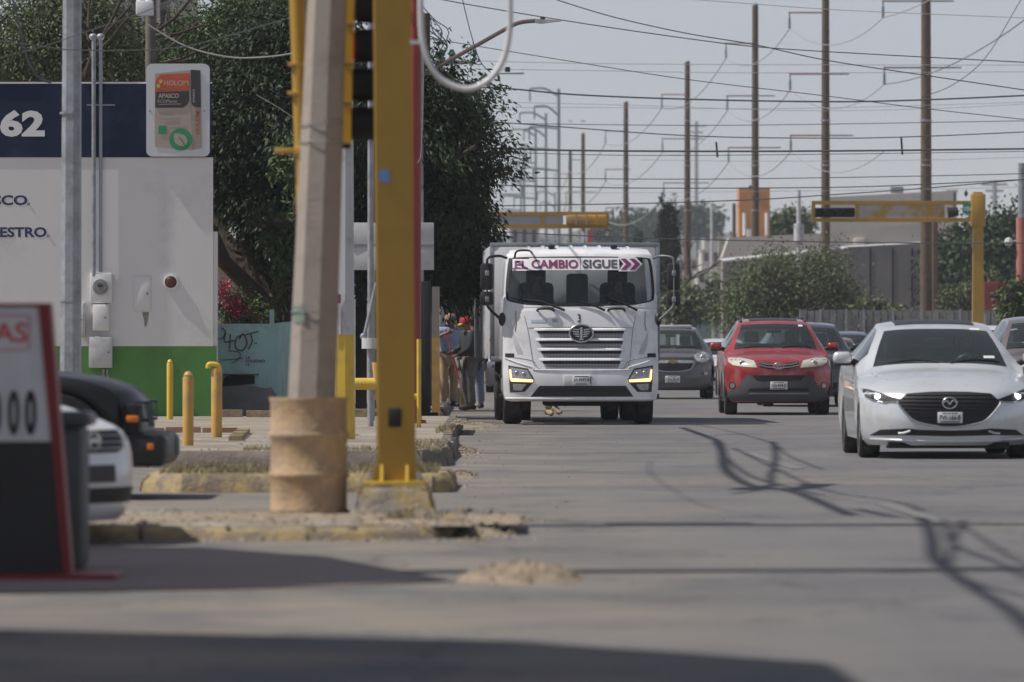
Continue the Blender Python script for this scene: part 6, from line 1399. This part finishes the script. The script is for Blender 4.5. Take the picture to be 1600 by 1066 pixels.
D = 128; T = thing('street_light', (X(690,D), D, .1), 'smaller street light head showing above the tree inside the conduit loop', 'lamp'); o0 = X(690,D)
mk('shaft', MB().cyl((0,0,0),(0,0,Z(150,D)), .09, .06, 10), M['galv'], T); mk('arm', MB().tube([(0,0,Z(160,D)),(X(755,D)-o0,0,Z(128,D)),(X(780,D)-o0,0,Z(121,D))], .035, 8), M['galv'], T)
h = mk('lamp_head', MB().box((X(778,D)-o0,-.1,Z(123,D)),(X(819,D)-o0,.1,Z(120,D)), bev=.02), M['grey_pole'], T); mk('photocell', MB().cyl((X(793,D)-o0,0,Z(120,D)),(X(793,D)-o0,0,Z(112,D)), .06, n=8), M['black'], h)
D = 100; T = thing('transformer_pole', (X(664,D), D, .1), 'utility pole with crossarm and insulators rising out of the big tree', 'pole'); o0 = X(664,D)
mk('shaft', MB().cyl((0,0,0),(0,0,Z(30,D)), .13, .09, 10), M['wood'], T); mk('cross_arm', MB().box((-.2,-.05,Z(109,D)),(X(743,D)-o0,.05,Z(104,D))), M['arm_grey'], T)
for px in (690,706,740): mk('insulator', MB().lathe([(.03,0),(.07,.03),(.04,.08),(.07,.12),(.03,.2),(.0,.2)], 10, c=(X(px,D)-o0,0,Z(104,D))), M['insul'], T)
mk('fuse', MB().box((X(686,D)-o0,-.05,Z(104,D)),(X(692,D)-o0,.05,Z(93,D))), M['galv'], T)
q_ = MB(); r_ = np.random.default_rng(3)
for k in range(7): q_.tube(curve([(r_.uniform(-.05,.15),0,Z(20+k*8,D)),(r_.uniform(.1,.4),0,Z(40+k*8,D)),(r_.uniform(.1,.5),0,Z(60+k*7,D)),(r_.uniform(.0,.3),0,Z(100,D))],4), .012, 4)
mk('jumper_wire', q_, M['wire'], T)
D = 96; T = thing('utility_pole', (X(237,D), D, .1), 'timber pole with a white junction box rising behind the shop sign', 'pole'); mk('shaft', MB().cyl((0,0,0),(-.02,0,Z(-60,D)), .115, .085, 12), mat('pole_grey_timber', (.14,.125,.10), .9, var=.2, vscale=6), T)
mk('junction_box', MB().box((X(214,D)-X(237,D),-.30,Z(35,D)),(X(241,D)-X(237,D),-.12,Z(12,D)), bev=.02), M['white'], T); mk('weather_cap', MB().ball((X(218,D)-X(237,D),-.2,Z(10,D)), .05, 8).ball((X(232,D)-X(237,D),-.2,Z(10,D)), .05, 8), M['white'], T)

# ------------------------------------------------------------------ signal gantries
def gantry(D, xp, xend, ytop, ybot, pxw, label, sig, sgn, T=None):
    s = F/D; T = thing('signal_gantry', (X(xp,D), D, 0), label, 'gantry'); o0 = X(xp,D); w_ = pxw/s/2
    zt_, zb_ = Z(ytop,D), Z(ybot,D); xe = X(xend,D)-o0; t = .055
    mk('post', MB().add([(a*w_*k,b*w_*k,z) for z,k in ((0,1.25),(zt_+.25,1)) for a,b in ((-1,-1),(1,-1),(1,1),(-1,1))], [(0,1,5,4),(1,2,6,5),(2,3,7,6),(3,0,4,7),(4,5,6,7)]), M['yellow'], T, smooth=None)
    mk('post_cap', MB().box((-w_*1.5,-w_*1.3,zt_-.75),(w_*1.5,w_*1.3,zt_+.2), bev=.03), M['yellow'], T)
    a, b = min(xe, sgn*w_), max(xe, sgn*w_)
    mk('top_chord', MB().box((a,-t,zt_-2*t),(b,t,zt_)), M['yellow'], T); mk('bottom_chord', MB().box((a,-t,zb_),(b,t,zb_+2*t)), M['yellow'], T)
    for x in (a, a+(b-a)*.27 if sgn < 0 else b-(b-a)*.35, b-2*t): mk('upright', MB().box((x,-t+.004,zb_+2*t),(x+2*t,t-.004,zt_-2*t)), M['yellow'], T)
    return T, s, o0
wp_ = mat('peeling_panel', (.46,.48,.52), .7, var=.05, dirt=(.45,.26,.04), dirt_amt=.50, dscale=1.3); gp_ = mat('grey_panel', (.36,.38,.41), .7, var=.08, dirt=(.45,.36,.2), dirt_amt=.05, dscale=1.5)
T, s, o0 = gantry(165, 1528, 1268, 314, 347, 15, 'yellow signal gantry with a peeling panel reaching left from its post', None, -1)
D = 165; bb = lambda a, b, c0, d0, y0=-.1, y1=.06: ((X(a,D)-o0, y0, Z(d0,D)), (X(b,D)-o0, y1, Z(c0,D)))
mk('panel', MB().box(*bb(1336,1476,317.5,343.5,-.03,.03)), wp_, T, smooth=None)
sg = mk('signal_head', MB().box(*bb(1272,1335,325,340,-.28,-.08), bev=.04), M['black'], T)
for k in range(4): mk('visor', MB().cyl((X(1280+k*15.5,D)-o0,-.28,Z(333,D)),(X(1280+k*15.5,D)-o0,-.45,Z(333,D)), .125, .13, 14, cap=False), M['black'], sg)
mk('signal_head', MB().cyl((X(1480,D)-o0,-.25,Z(333,D)),(X(1496,D)-o0,-.25,Z(331,D)), .16, .13, 14), M['black'], T)
g = mk('route_shield', MB().prism([(X(a,D)-o0,Z(b,D)) for a, b in ((1504,320),(1510,316),(1518,320),(1519,330),(1511,337),(1503,332))], 'y', -.13, -.10), mat('shield_green', (.02,.28,.20), .5), T)
letters('lettering', 'VSN', (X(1505,D)-o0, X(1517,D)-o0, Z(330,D), Z(323,D)), -.135, M['white'], g, .02)
T, s, o0 = gantry(160, 640, 951, 331, 357, 14, 'yellow signal gantry with grey panel reaching over the truck from the tree', None, 1)
D = 160; mk('panel', MB().box(*bb(700,880,334,354,-.03,.03)), gp_, T, smooth=None)
sg = mk('signal_head', MB().box(*bb(884,948,336.5,352,-.26,-.06), bev=.05), mat('signal_back', (.52,.29,.05), .5, var=.1, dirt=(.3,.2,.1), dirt_amt=.3), T)
for k in range(1, 4): mk('module_seam', MB().box((X(884+16*k,D)-o0-.02,-.275,Z(352,D)),(X(884+16*k,D)-o0+.02,-.05,Z(336.5,D))), M['ochre'], sg)

# ------------------------------------------------------------------ trees
def leaves(n, blobs, size, seed, droop=.6, shell_=.55, cut=None, cl=9, clr=.16, asp=.34):
    """leaf blades in clusters spread through blobs [(cx,cy,cz,rx,ry,rz,weight)]"""
    r_ = np.random.default_rng(seed); W = np.array([b[6] for b in blobs]); W = W/W.sum(); nc = n//cl
    bi = r_.choice(len(blobs), nc, p=W); B = np.array([b[:6] for b in blobs])[bi]
    d = r_.normal(size=(nc, 3)); d /= np.linalg.norm(d, axis=1)[:, None]
    rad = r_.uniform(0, 1, nc)**shell_
    wob = 1+.24*np.sin(d[:, 0]*7+d[:, 2]*5+bi)+.12*np.sin(d[:, 2]*13+d[:, 1]*9)
    c = B[:, :3]+d*B[:, 3:6]*(rad*wob)[:, None]
    c = np.repeat(c, cl, 0)+r_.normal(0, clr, (nc*cl, 3)); dd = np.repeat(d, cl, 0); m = len(c)
    if cut is not None: k = cut(c); c, dd = c[k], dd[k]; m = len(c)
    ax = dd*.8+r_.normal(0, .6, (m, 3)); ax[:, 2] -= droop; ax /= np.linalg.norm(ax, axis=1)[:, None]
    sd = np.cross(ax, r_.normal(size=(m, 3))); sd /= np.linalg.norm(sd, axis=1)[:, None]
    L_ = (size*r_.uniform(.6, 1.35, m))[:, None]; Wd = L_*asp
    v = np.stack([c, c+ax*L_*.45+sd*Wd*.5, c+ax*L_, c+ax*L_*.45-sd*Wd*.5], 1).reshape(-1, 3)
    return v, m
def leaf_mesh(name, v, m, mt, parent):
    me = bpy.data.meshes.new(name); me.vertices.add(4*m); me.vertices.foreach_set('co', v.astype('f4').ravel()); me.loops.add(4*m); me.loops.foreach_set('vertex_index', np.arange(4*m, dtype='i4'))
    me.polygons.add(m); me.polygons.foreach_set('loop_start', np.arange(0, 4*m, 4, dtype='i4')); me.update(); me.validate()
    me.materials.append(mt); o = bpy.data.objects.new(name, me); COL.objects.link(o); o.parent = parent; return o
def branch(mb, p, d, l, r, depth, r_):
    q = p+d*l; mid = p.lerp(q, .5)+Vector(r_.normal(0, .06*l, 3)); mb.tube([p, mid, q], [r, r*.82, r*.62], 7)
    if depth:
        for _ in range(3):
            nd = (d+Vector(r_.normal(0, .55, 3))); nd.z = abs(nd.z)*.6+.15; nd.normalize(); branch(mb, q, nd, l*.72, r*.55, depth-1, r_)
def tree(name, x, D, label, blobs, n, size, mt, seed, trunk=None, group=None, **kw):
    """blobs in photo pixels: (px, py, rx_px, rz_px, weight[, depth m])"""
    s = F/D; T = thing(name, (X(x,D), D, 0), label, 'tree' if 'shrub' not in name else 'shrub', group)
    bl = []
    for b in blobs: 
        ry = b[5] if len(b) > 5 else b[2]/s*.8; bl.append((X(b[0],D)-X(x,D), (b[6] if len(b) > 6 else 0), Z(b[1],D), b[2]/s, ry, b[3]/s, b[4]))
    v, m = leaves(n, bl, size, seed, **kw); leaf_mesh('crown', v, m, mt, T)
    r_ = np.random.default_rng(seed); tb = MB(); tr, th = trunk or (.12, Z(blobs[0][1]+blobs[0][3], D)+.5)
    tb.tube([(0,0,-.1),(.04,0,th*.5),(0,0,th)], [tr*1.3, tr, tr*.8], 10)
    for k in range(5):
        a = k*1.26; branch(tb, Vector((0,0,th*.9)), Vector((math.cos(a)*.6, math.sin(a)*.6, .7)).normalized(), (Z(blobs[0][1],D)-th*.9)*.6+.3, tr*.6, 2, r_)
    mk('trunk', tb, M['bark'], T, smooth=60, normals=False)
    return T
tree('shade_tree', 425, 93, 'large dark drooping tree behind the poles, biggest crown in the scene',
     [(560,190,190,120,3),(690,260,95,110,2.2),(650,170,95,60,1.2),(700,340,72,90,1.6),(700,420,50,55,.8),(420,190,120,130,2.2),(415,310,85,75,1.4),(500,330,120,120,2),(480,80,110,70,1.3),(620,330,90,100,1.6),(365,250,50,80,.8),(600,420,70,50,.6)],
     175000, .105, M['leaf_d'], 21, trunk=(.26, 2.0), droop=.9, shell_=.5, clr=.12, cl=20)
T = bpy.data.objects['shade_tree']; s = F/93; q_ = MB(); o0 = X(425,93)
q_.tube([(X(455,93)-o0,0,0),(X(446,93)-o0,0,Z(540,93)),(X(430,93)-o0,.1,Z(470,93)),(X(400,93)-o0,.2,Z(410,93)),(X(378,93)-o0,.3,Z(340,93))], [.30,.27,.24,.2,.12], 10); q_.tube([(X(446,93)-o0,0,Z(520,93)),(X(470,93)-o0,-.2,Z(430,93)),(X(520,93)-o0,-.1,Z(320,93))], [.22,.18,.1], 9)
mk('limb', q_, M['bark'], T, smooth=60)
tree('pale_leaf_shrub', 452, 88, 'sunlit olive shrub poking out left of the concrete pole', [(455,375,17,38,1),(460,250,14,22,.6),(462,440,8,30,.4)], 3500, .12, M['leaf_m'], 22, droop=.9)
tree('street_tree', 60, 100, 'loose mid green tree filling the far left above the navy band', [(60,60,110,75,2),(150,90,80,55,1.2),(10,110,60,50,.8),(120,20,90,45,1),(200,110,50,35,.6)], 42000, .085, M['leaf_o'], 23, trunk=(.2, 3.2), clr=.2, shell_=.7)
tree('street_tree', 330, 104, 'mid green feathery tree behind the junction box pole and rooftop sign', [(330,80,95,60,2),(400,50,70,60,1.5),(270,95,60,45,1),(440,30,50,50,1),(370,30,60,30,.6)], 56000, .085, M['leaf_m'], 24, trunk=(.2, 3.0), clr=.16, shell_=.6)
T = thing('flowering_shrub', (X(375,92), 92, 0), 'bougainvillea bush with bright pink flowers above the teal wall', 'shrub'); s = F/92
bl = [(X(a,92)-X(375,92),0,Z(b,92),c/s,.4,d/s,w_) for a,b,c,d,w_ in ((365,480,32,32,2),(400,490,26,22,1.4),(385,510,40,20,1))]
v, m = leaves(6500, bl, .06, 25, clr=.07, shell_=.7); leaf_mesh('foliage', v, m, M['leaf_m'], T)
bl = [(X(a,92)-X(375,92),-.35,Z(b,92),c/s*.8,.12,d/s*.8,w_) for a,b,c,d,w_ in ((352,450,9,7,1.4),(345,457,5,8,.8),(366,458,6,3,.4),(357,470,6,6,.5),(370,474,9,7,.9),(372,488,10,6,1),(390,493,4,3,.2),(403,507,5,2,.2),(366,484,6,5,.5))]
v, m = leaves(560, bl, .04, 26, clr=.05, cl=5, droop=0, asp=.8, shell_=.5); leaf_mesh('blossom', v, m, M['flower'], T)
q_ = MB(); r_ = np.random.default_rng(4)
for k in range(6): q_.tube([(0,0,0),(r_.uniform(-.3,.3),0,1.0),(r_.uniform(-.5,.4),r_.uniform(-.2,.2),1.9)], [.03,.02,.01], 6)
mk('stem', q_, M['bark'], T)
# far side trees
tree('roadside_tree', 1235, 196, 'broad grey green bushy tree in front of the warehouse', [(1190,455,52,44,2),(1262,450,58,44,2),(1312,474,28,26,.8),(1158,480,26,32,.7),(1230,500,80,22,1),(1210,415,30,18,.3),(1285,415,26,18,.3)], 30000, .13, M['leaf_o'], 31, trunk=(.18, 1.4), clr=.36, shell_=.75, asp=.4)
tree('roadside_tree', 1560, 235, 'dark spreading tree behind the gantry post', [(1560,400,90,58,2.4),(1510,430,60,55,1.6),(1600,380,70,45,1.4),(1530,470,70,30,1)], 30000, .27, M['leaf_f'], 32, trunk=(.3, 2.5), clr=.35, shell_=.55, asp=.5)
tree('roadside_tree', 1505, 205, 'small pale green shrub at the foot of the dark spreading tree', [(1500,470,24,18,1),(1540,445,20,16,.7)], 4200, .2, M['leaf_o'], 33, clr=.2)
tree('roadside_tree', 1590, 150, 'small green tree cut by the picture edge above the brownish SUV', [(1592,478,26,34,1),(1610,460,25,30,1)], 6500, .16, M['leaf_m'], 34, clr=.16)
tree('cypress_tree', 1043, 262, 'tall narrow dark cypress behind the truck mirror', [(1043,400,14,85,2),(1043,450,17,60,1.6),(1043,350,8,34,.5)], 15000, .2, M['leaf_d'], 35, droop=-.6, clr=.07, shell_=.5)
tree('cypress_tree', 998, 420, 'tiny dark conifer above the truck roof', [(998,385,5,26,1)], 1500, .25, M['leaf_d'], 36, droop=-.5, clr=.06)
tree('roadside_tree', 1240, 330, 'green treetop showing over the warehouse roof beside the orange tower', [(1238,350,30,20,1.2),(1225,356,20,14,.6)], 5200, .3, M['leaf_m'], 37, trunk=(.2, 6), clr=.25)
for i, (px, py, rx, rz, D, lb) in enumerate(((1065,480,26,22,230,'low green bush behind the dark grey SUV roof'),(1020,455,18,24,300,'green bush just right of the truck mirror'),(960,362,26,12,700,'hazy tree clump on the hillside over the truck roof'),(1090,345,30,13,800,'hazy tree clump on the hillside right of the cypress'),
        (1010,352,20,10,820,'hazy tree clump left of the cypress'),(690,470,45,30,150,'green bush behind the sweepers under the tree'),(1130,470,26,30,260,'green shrub beside the pale gate pillars'),(1370,495,30,10,190,'scrub at the foot of the warehouse fence'))):
    tree('bushy_shrub', px, D, lb, [(px,py,rx,rz,1)], 3500 if i not in (5,) else 5000, .0011*D, M['leaf_f'] if D > 500 else M['leaf_o'], 40+i, clr=.0009*D, asp=.5)

# ------------------------------------------------------------------ far side buildings
D = 240; gw = mat('warehouse_grey', (.17,.165,.165), .9, var=.12, vscale=.4, dirt=(.22,.2,.18), dirt_amt=.4, dscale=.5); rw_ = mat('roof_pale', (.50,.46,.42), .8, var=.1, vscale=.3)
def bxp(px0, px1, py0, py1, D, dep): return ((X(px0,D), D, Z(py1,D)), (X(px1,D), D+dep, Z(py0,D)))
B = thing('warehouse', (0,0,0), 'long low grey warehouse with pale sloping roof behind the timber poles', 'warehouse')
mk('front_wall', MB().prism([(X(1325,D),0),(X(1475,D),0),(X(1475,D),Z(378,D)),(X(1325,D),Z(386,D))], 'y', D, D+3), gw, B, smooth=None)
mk('side_wall', MB().prism([(X(1130,D),0),(X(1325,D),0),(X(1325,D),Z(386,D)),(X(1130,D),Z(405,D))], 'y', D+.4, D+3), mat('warehouse_side', (.22,.20,.185), .9, var=.1, vscale=.4), B, smooth=None)
mk('roof', MB().prism([(X(1128,D),Z(405,D)),(X(1325,D),Z(387,D)),(X(1476,D),Z(379,D)),(X(1470,D),Z(345,D)),(X(1290,D),Z(364,D)),(X(1140,D),Z(371,D))], 'y', D+.6, D+3), rw_, B, smooth=None)
mk('roof_edge', MB().tube([(X(a,D), D+.2, Z(b,D)) for a, b in ((1128,407),(1230,397),(1325,387),(1476,379))], .09, 5), M['white'], B)
mk('roof_vent', MB().box((X(1335,D),D+.3,Z(386,D)),(X(1353,D),D+1.5,Z(372,D)), bev=.05), rw_, B)
for x in (1360, 1395, 1425): mk('wall_joint', MB().box((X(x,D)-.03,D-.02,.5),(X(x,D)+.03,D,Z(388,D))), M['dark'], B)
B = thing('office_block', (0,0,0), 'pale upper storey block standing behind the warehouse', 'building'); D = 275
mk('wall', MB().prism([(X(1295,D),0),(X(1482,D),0),(X(1490,D),Z(298,D)),(X(1295,D),Z(308,D))], 'y', D, D+3), mat('block_pale', (.50,.465,.43), .9, var=.06), B, smooth=None)
mk('roof_tank', MB().box((X(1395,D),D+1,Z(300,D)),(X(1414,D),D+2,Z(291,D))), M['teal_pole'], B)
D = 300; B = thing('orange_tower', (0,0,0), 'tall orange water tower block behind a timber pole', 'tower')
ot = mat('tower_orange', (.52,.25,.10), .85, var=.06); mk('shaft', MB().box(*bxp(1155,1203,293,600,D,3)), ot, B, smooth=None); mk('hatch', MB().box((X(1171,D),D-.1,Z(294,D)),(X(1180,D),D+1,Z(290,D))), M['char'], B)
for x in (1163, 1198): mk('white_pipe', MB().cyl((X(x,D),D-.1,Z(368,D)),(X(x,D),D-.1,Z(333,D)), .09, n=8), M['white'], B)
mk('plinth', MB().box(*bxp(1168,1182,358,600,D-1,.8)), M['white'], B)
# panel fence
D = 186; T = thing('panel_fence', (0,0,0), 'long grey corrugated panel fence beyond the queue of cars', 'fence'); fm_ = mat('fence_grey', (.19,.185,.185), .85, var=.25, vscale=1.5, dirt=(.28,.27,.26), dirt_amt=.4, dscale=2)
k = 34
for i in range(k):
    a, b = 1250+(1640-1250)*i/k, 1250+(1640-1250)*(i+1)/k; z = Z(485+random.uniform(-1,1),D); mk('fence_panel', MB().box((X(a,D)+.02,D+(i % 2)*.03,0),(X(b,D)-.02,D+.05+(i % 2)*.03,z)), fm_, T, smooth=None)
for a in (1250,1282,1322,1350,1395,1440,1500,1570): mk('fence_post', MB().box((X(a,D)-.035,D-.12,0),(X(a,D)+.035,D-.02,Z(483,D))), M['galv'], T)
# red container, tank, gate pillars, white cube
D = 175; B = thing('red_container', (0,0,0), 'red corrugated container beyond the gantry post', 'container')
cr_ = mat('container_red', (.33,.085,.075), .7, var=.1); mk('side_wall', MB().box((X(1536,D),D,Z(484,D)),(X(1560,D),D+2,Z(440,D))), cr_, B, smooth=None); mk('end_wall', MB().box((X(1560,D)+.01,D+.6,Z(484,D)),(X(1640,D),D+3,Z(441,D))), mat('container_red_shaded', (.20,.05,.045), .8, var=.1), B, smooth=None)  # end wall repeats the red darkened, shade put into its colour
for i in range(5): mk('rib', MB().box((X(1538+i*4.4,D),D-.04,Z(483,D)),(X(1540+i*4.4,D),D,Z(441,D))), cr_, B, smooth=None)
mk('support', MB().box((X(1540,D),D+.3,0),(X(1544,D),D+.5,Z(484,D))).box((X(1600,D),D+.7,0),(X(1606,D),D+.9,Z(484,D))), M['galv'], B)
D = 265; wc_ = mat('pillar_cream', (.55,.52,.45), .85, var=.1)
for px, top, w_, lb in ((1126,372,7,'tall pale gate pillar in the middle distance'),(1116,448,6,'short pale gate pillar in the middle distance')):
    T = thing('gate_pillar', (X(px,D), D, 0), lb, 'pillar'); mk('shaft', MB().box((-w_/2/F*D,0,0),(w_/2/F*D,.4,Z(top,D))), wc_, T, smooth=None); mk('cap', MB().box((-w_/2/F*D-.05,-.05,Z(top,D)),(w_/2/F*D+.05,.45,Z(top-3,D))), wc_, T)
# hazy town: low buildings stepping up the hillside
HILL = [(-1100,60),(-60,55),(-30,30),(0,30),(10,29),(25,31),(42,36),(60,33),(90,22),(160,18),(300,14)]
D = 1350; r_ = np.random.default_rng(9)
bm = MB(); xs = np.linspace(-500, 520, 150)
tp = [np.interp(X(x_,D) if False else x_, [-500,-60,-20,0,12,30,50,75,110,200,520], [42,36,30,27,28,32,29,26,20,16,10])+1.2*math.sin(x_*.13)+.8*math.sin(x_*.31+1) for x_ in xs]
V = []
for x_, z in zip(xs, tp): V += [(x_, D-380, -1), (x_, D-150, z*.55), (x_, D, z), (x_, D+250, z*.5)]
bm.add(V, [(4*i+k, 4*i+4+k, 4*i+5+k, 4*i+1+k) for i in range(len(xs)-1) for k in range(3)])
struct(mk('hills', bm, mat('hill_scrub', (.17,.16,.13), .95, var=.4, vscale=.03, dirt=(.08,.10,.06), dirt_amt=.6, dscale=.05, world=True), smooth=60))
towns = [(797,842,357,520,520,(.34,.35,.37),'grey flat fronted block above the truck box'),(1096,1140,392,418,620,(.55,.50,.46),'pale pinkish house on the hillside'),(1062,1092,405,430,640,(.48,.46,.43),'pale house left of the pinkish one'),(1090,1130,425,446,600,(.40,.37,.34),'long tan house below the pinkish one'),
    (1030,1046,395,430,560,(.45,.44,.42),'narrow grey house beside the cypress'),(1078,1108,452,482,400,(.50,.47,.42),'low cream house behind the dark grey SUV'),(842,880,372,400,800,(.50,.50,.50),'white house low on the horizon over the truck'),(884,930,377,400,900,(.46,.42,.40),'tan block on the horizon over the truck'),
    (740,790,372,420,420,(.30,.31,.32),'grey shed behind the tree and truck box'),(1050,1075,372,390,760,(.42,.40,.38),'small tan house high on the hillside'),(1100,1125,362,376,850,(.5,.48,.46),'small white house highest on the hillside'),(690,745,440,470,300,(.34,.33,.31),'dull grey shed beyond the sweepers'),(1480,1495,300,350,420,(.4,.38,.36),'small pale block behind the office block'),
    (1080,1125,486,520,330,(.22,.27,.26),'low teal roofed stall behind the dark grey SUV')]
for px0, px1, py0, py1, D, c, lb in towns:
    B = thing('distant_house', (0,0,0), lb, 'house'); mk('wall', MB().box((X(px0,D),D,0),(X(px1,D),D+10,Z(py0,D))), mat('house_'+lb[:14], c, .9, var=.08), B, smooth=None)
    mk('roof', MB().box((X(px0,D)-.1,D-.1,Z(py0,D)),(X(px1,D)+.1,D+10.1,Z(py0,D)+.15)), M['grey_pole'], B, smooth=None)
    k = max(2, int((px1-px0)/14))
    for i in range(k):
        for zq in ([Z(py0+9,D)] if py1-py0 < 40 else [Z(py0+9,D), Z(py0+24,D)]):
            a = X(px0+(px1-px0)*(i+.3)/k,D); mk('window', MB().box((a,D-.06,zq-.5),(a+(px1-px0)*.4/k/F*D,D-.01,zq+.4)), M['char'], B, smooth=None)
# banners down the road
for px, m_, lb in ((905,'white','white advertising banner above the truck roof'),(918,'redp','red advertising banner above the truck roof')):
    D = 300; T = thing('banner', (X(px,D), D, 0), lb, 'banner'); mk('pole', MB().cyl((0,0,0),(0,0,Z(358,D)), .04, n=6), M['galv'], T); mk('flag', MB().prism([(0,Z(385,D)),(.25,Z(380,D)),(.28,Z(364,D)),(.0,Z(358,D))], 'y', -.02, .02), M[m_], T)
# apartment block behind the left trees
D = 190; B = thing('apartment_block', (0,0,0), 'grey concrete apartment block glimpsed through the left tree', 'building'); ac = mat('block_grey', (.34,.33,.33), .9, var=.1)
mk('wall', MB().box((X(60,D),D,0),(X(278,D),D+12,Z(-120,D))), ac, B, smooth=None)
for i in range(9):
    for j in range(9): mk('window', MB().box((X(72+i*22,D),D-.12,Z(34+j*34-100,D)),(X(84+i*22,D),D-.01,Z(14+j*34-100,D))), M['char'], B, smooth=None)
for x in (195, 222, 246, 268): mk('pier', MB().box((X(x,D),D-.4,0),(X(x+5,D),D-.02,Z(-120,D))), ac, B, smooth=None)

# ------------------------------------------------------------------ haze
hz = bpy.data.materials.new('haze'); hz.use_nodes = True; N, L = nodes(hz); N.remove(N['Principled BSDF'])
vp = N.new('ShaderNodeVolumePrincipled'); vp.inputs['Color'].default_value = (.86, .90, 1.0, 1); vp.inputs['Density'].default_value = .00026; vp.inputs['Anisotropy'].default_value = .0
L.new(vp.outputs[0], N['Material Output'].inputs['Volume'])
o = mk('haze', MB().box((-1600,-60,-3), (1600,2600,60)), hz, smooth=None); o['kind'] = 'stuff'; o['label'] = 'thin grey blue haze filling the air over the whole street'; o['category'] = 'haze'
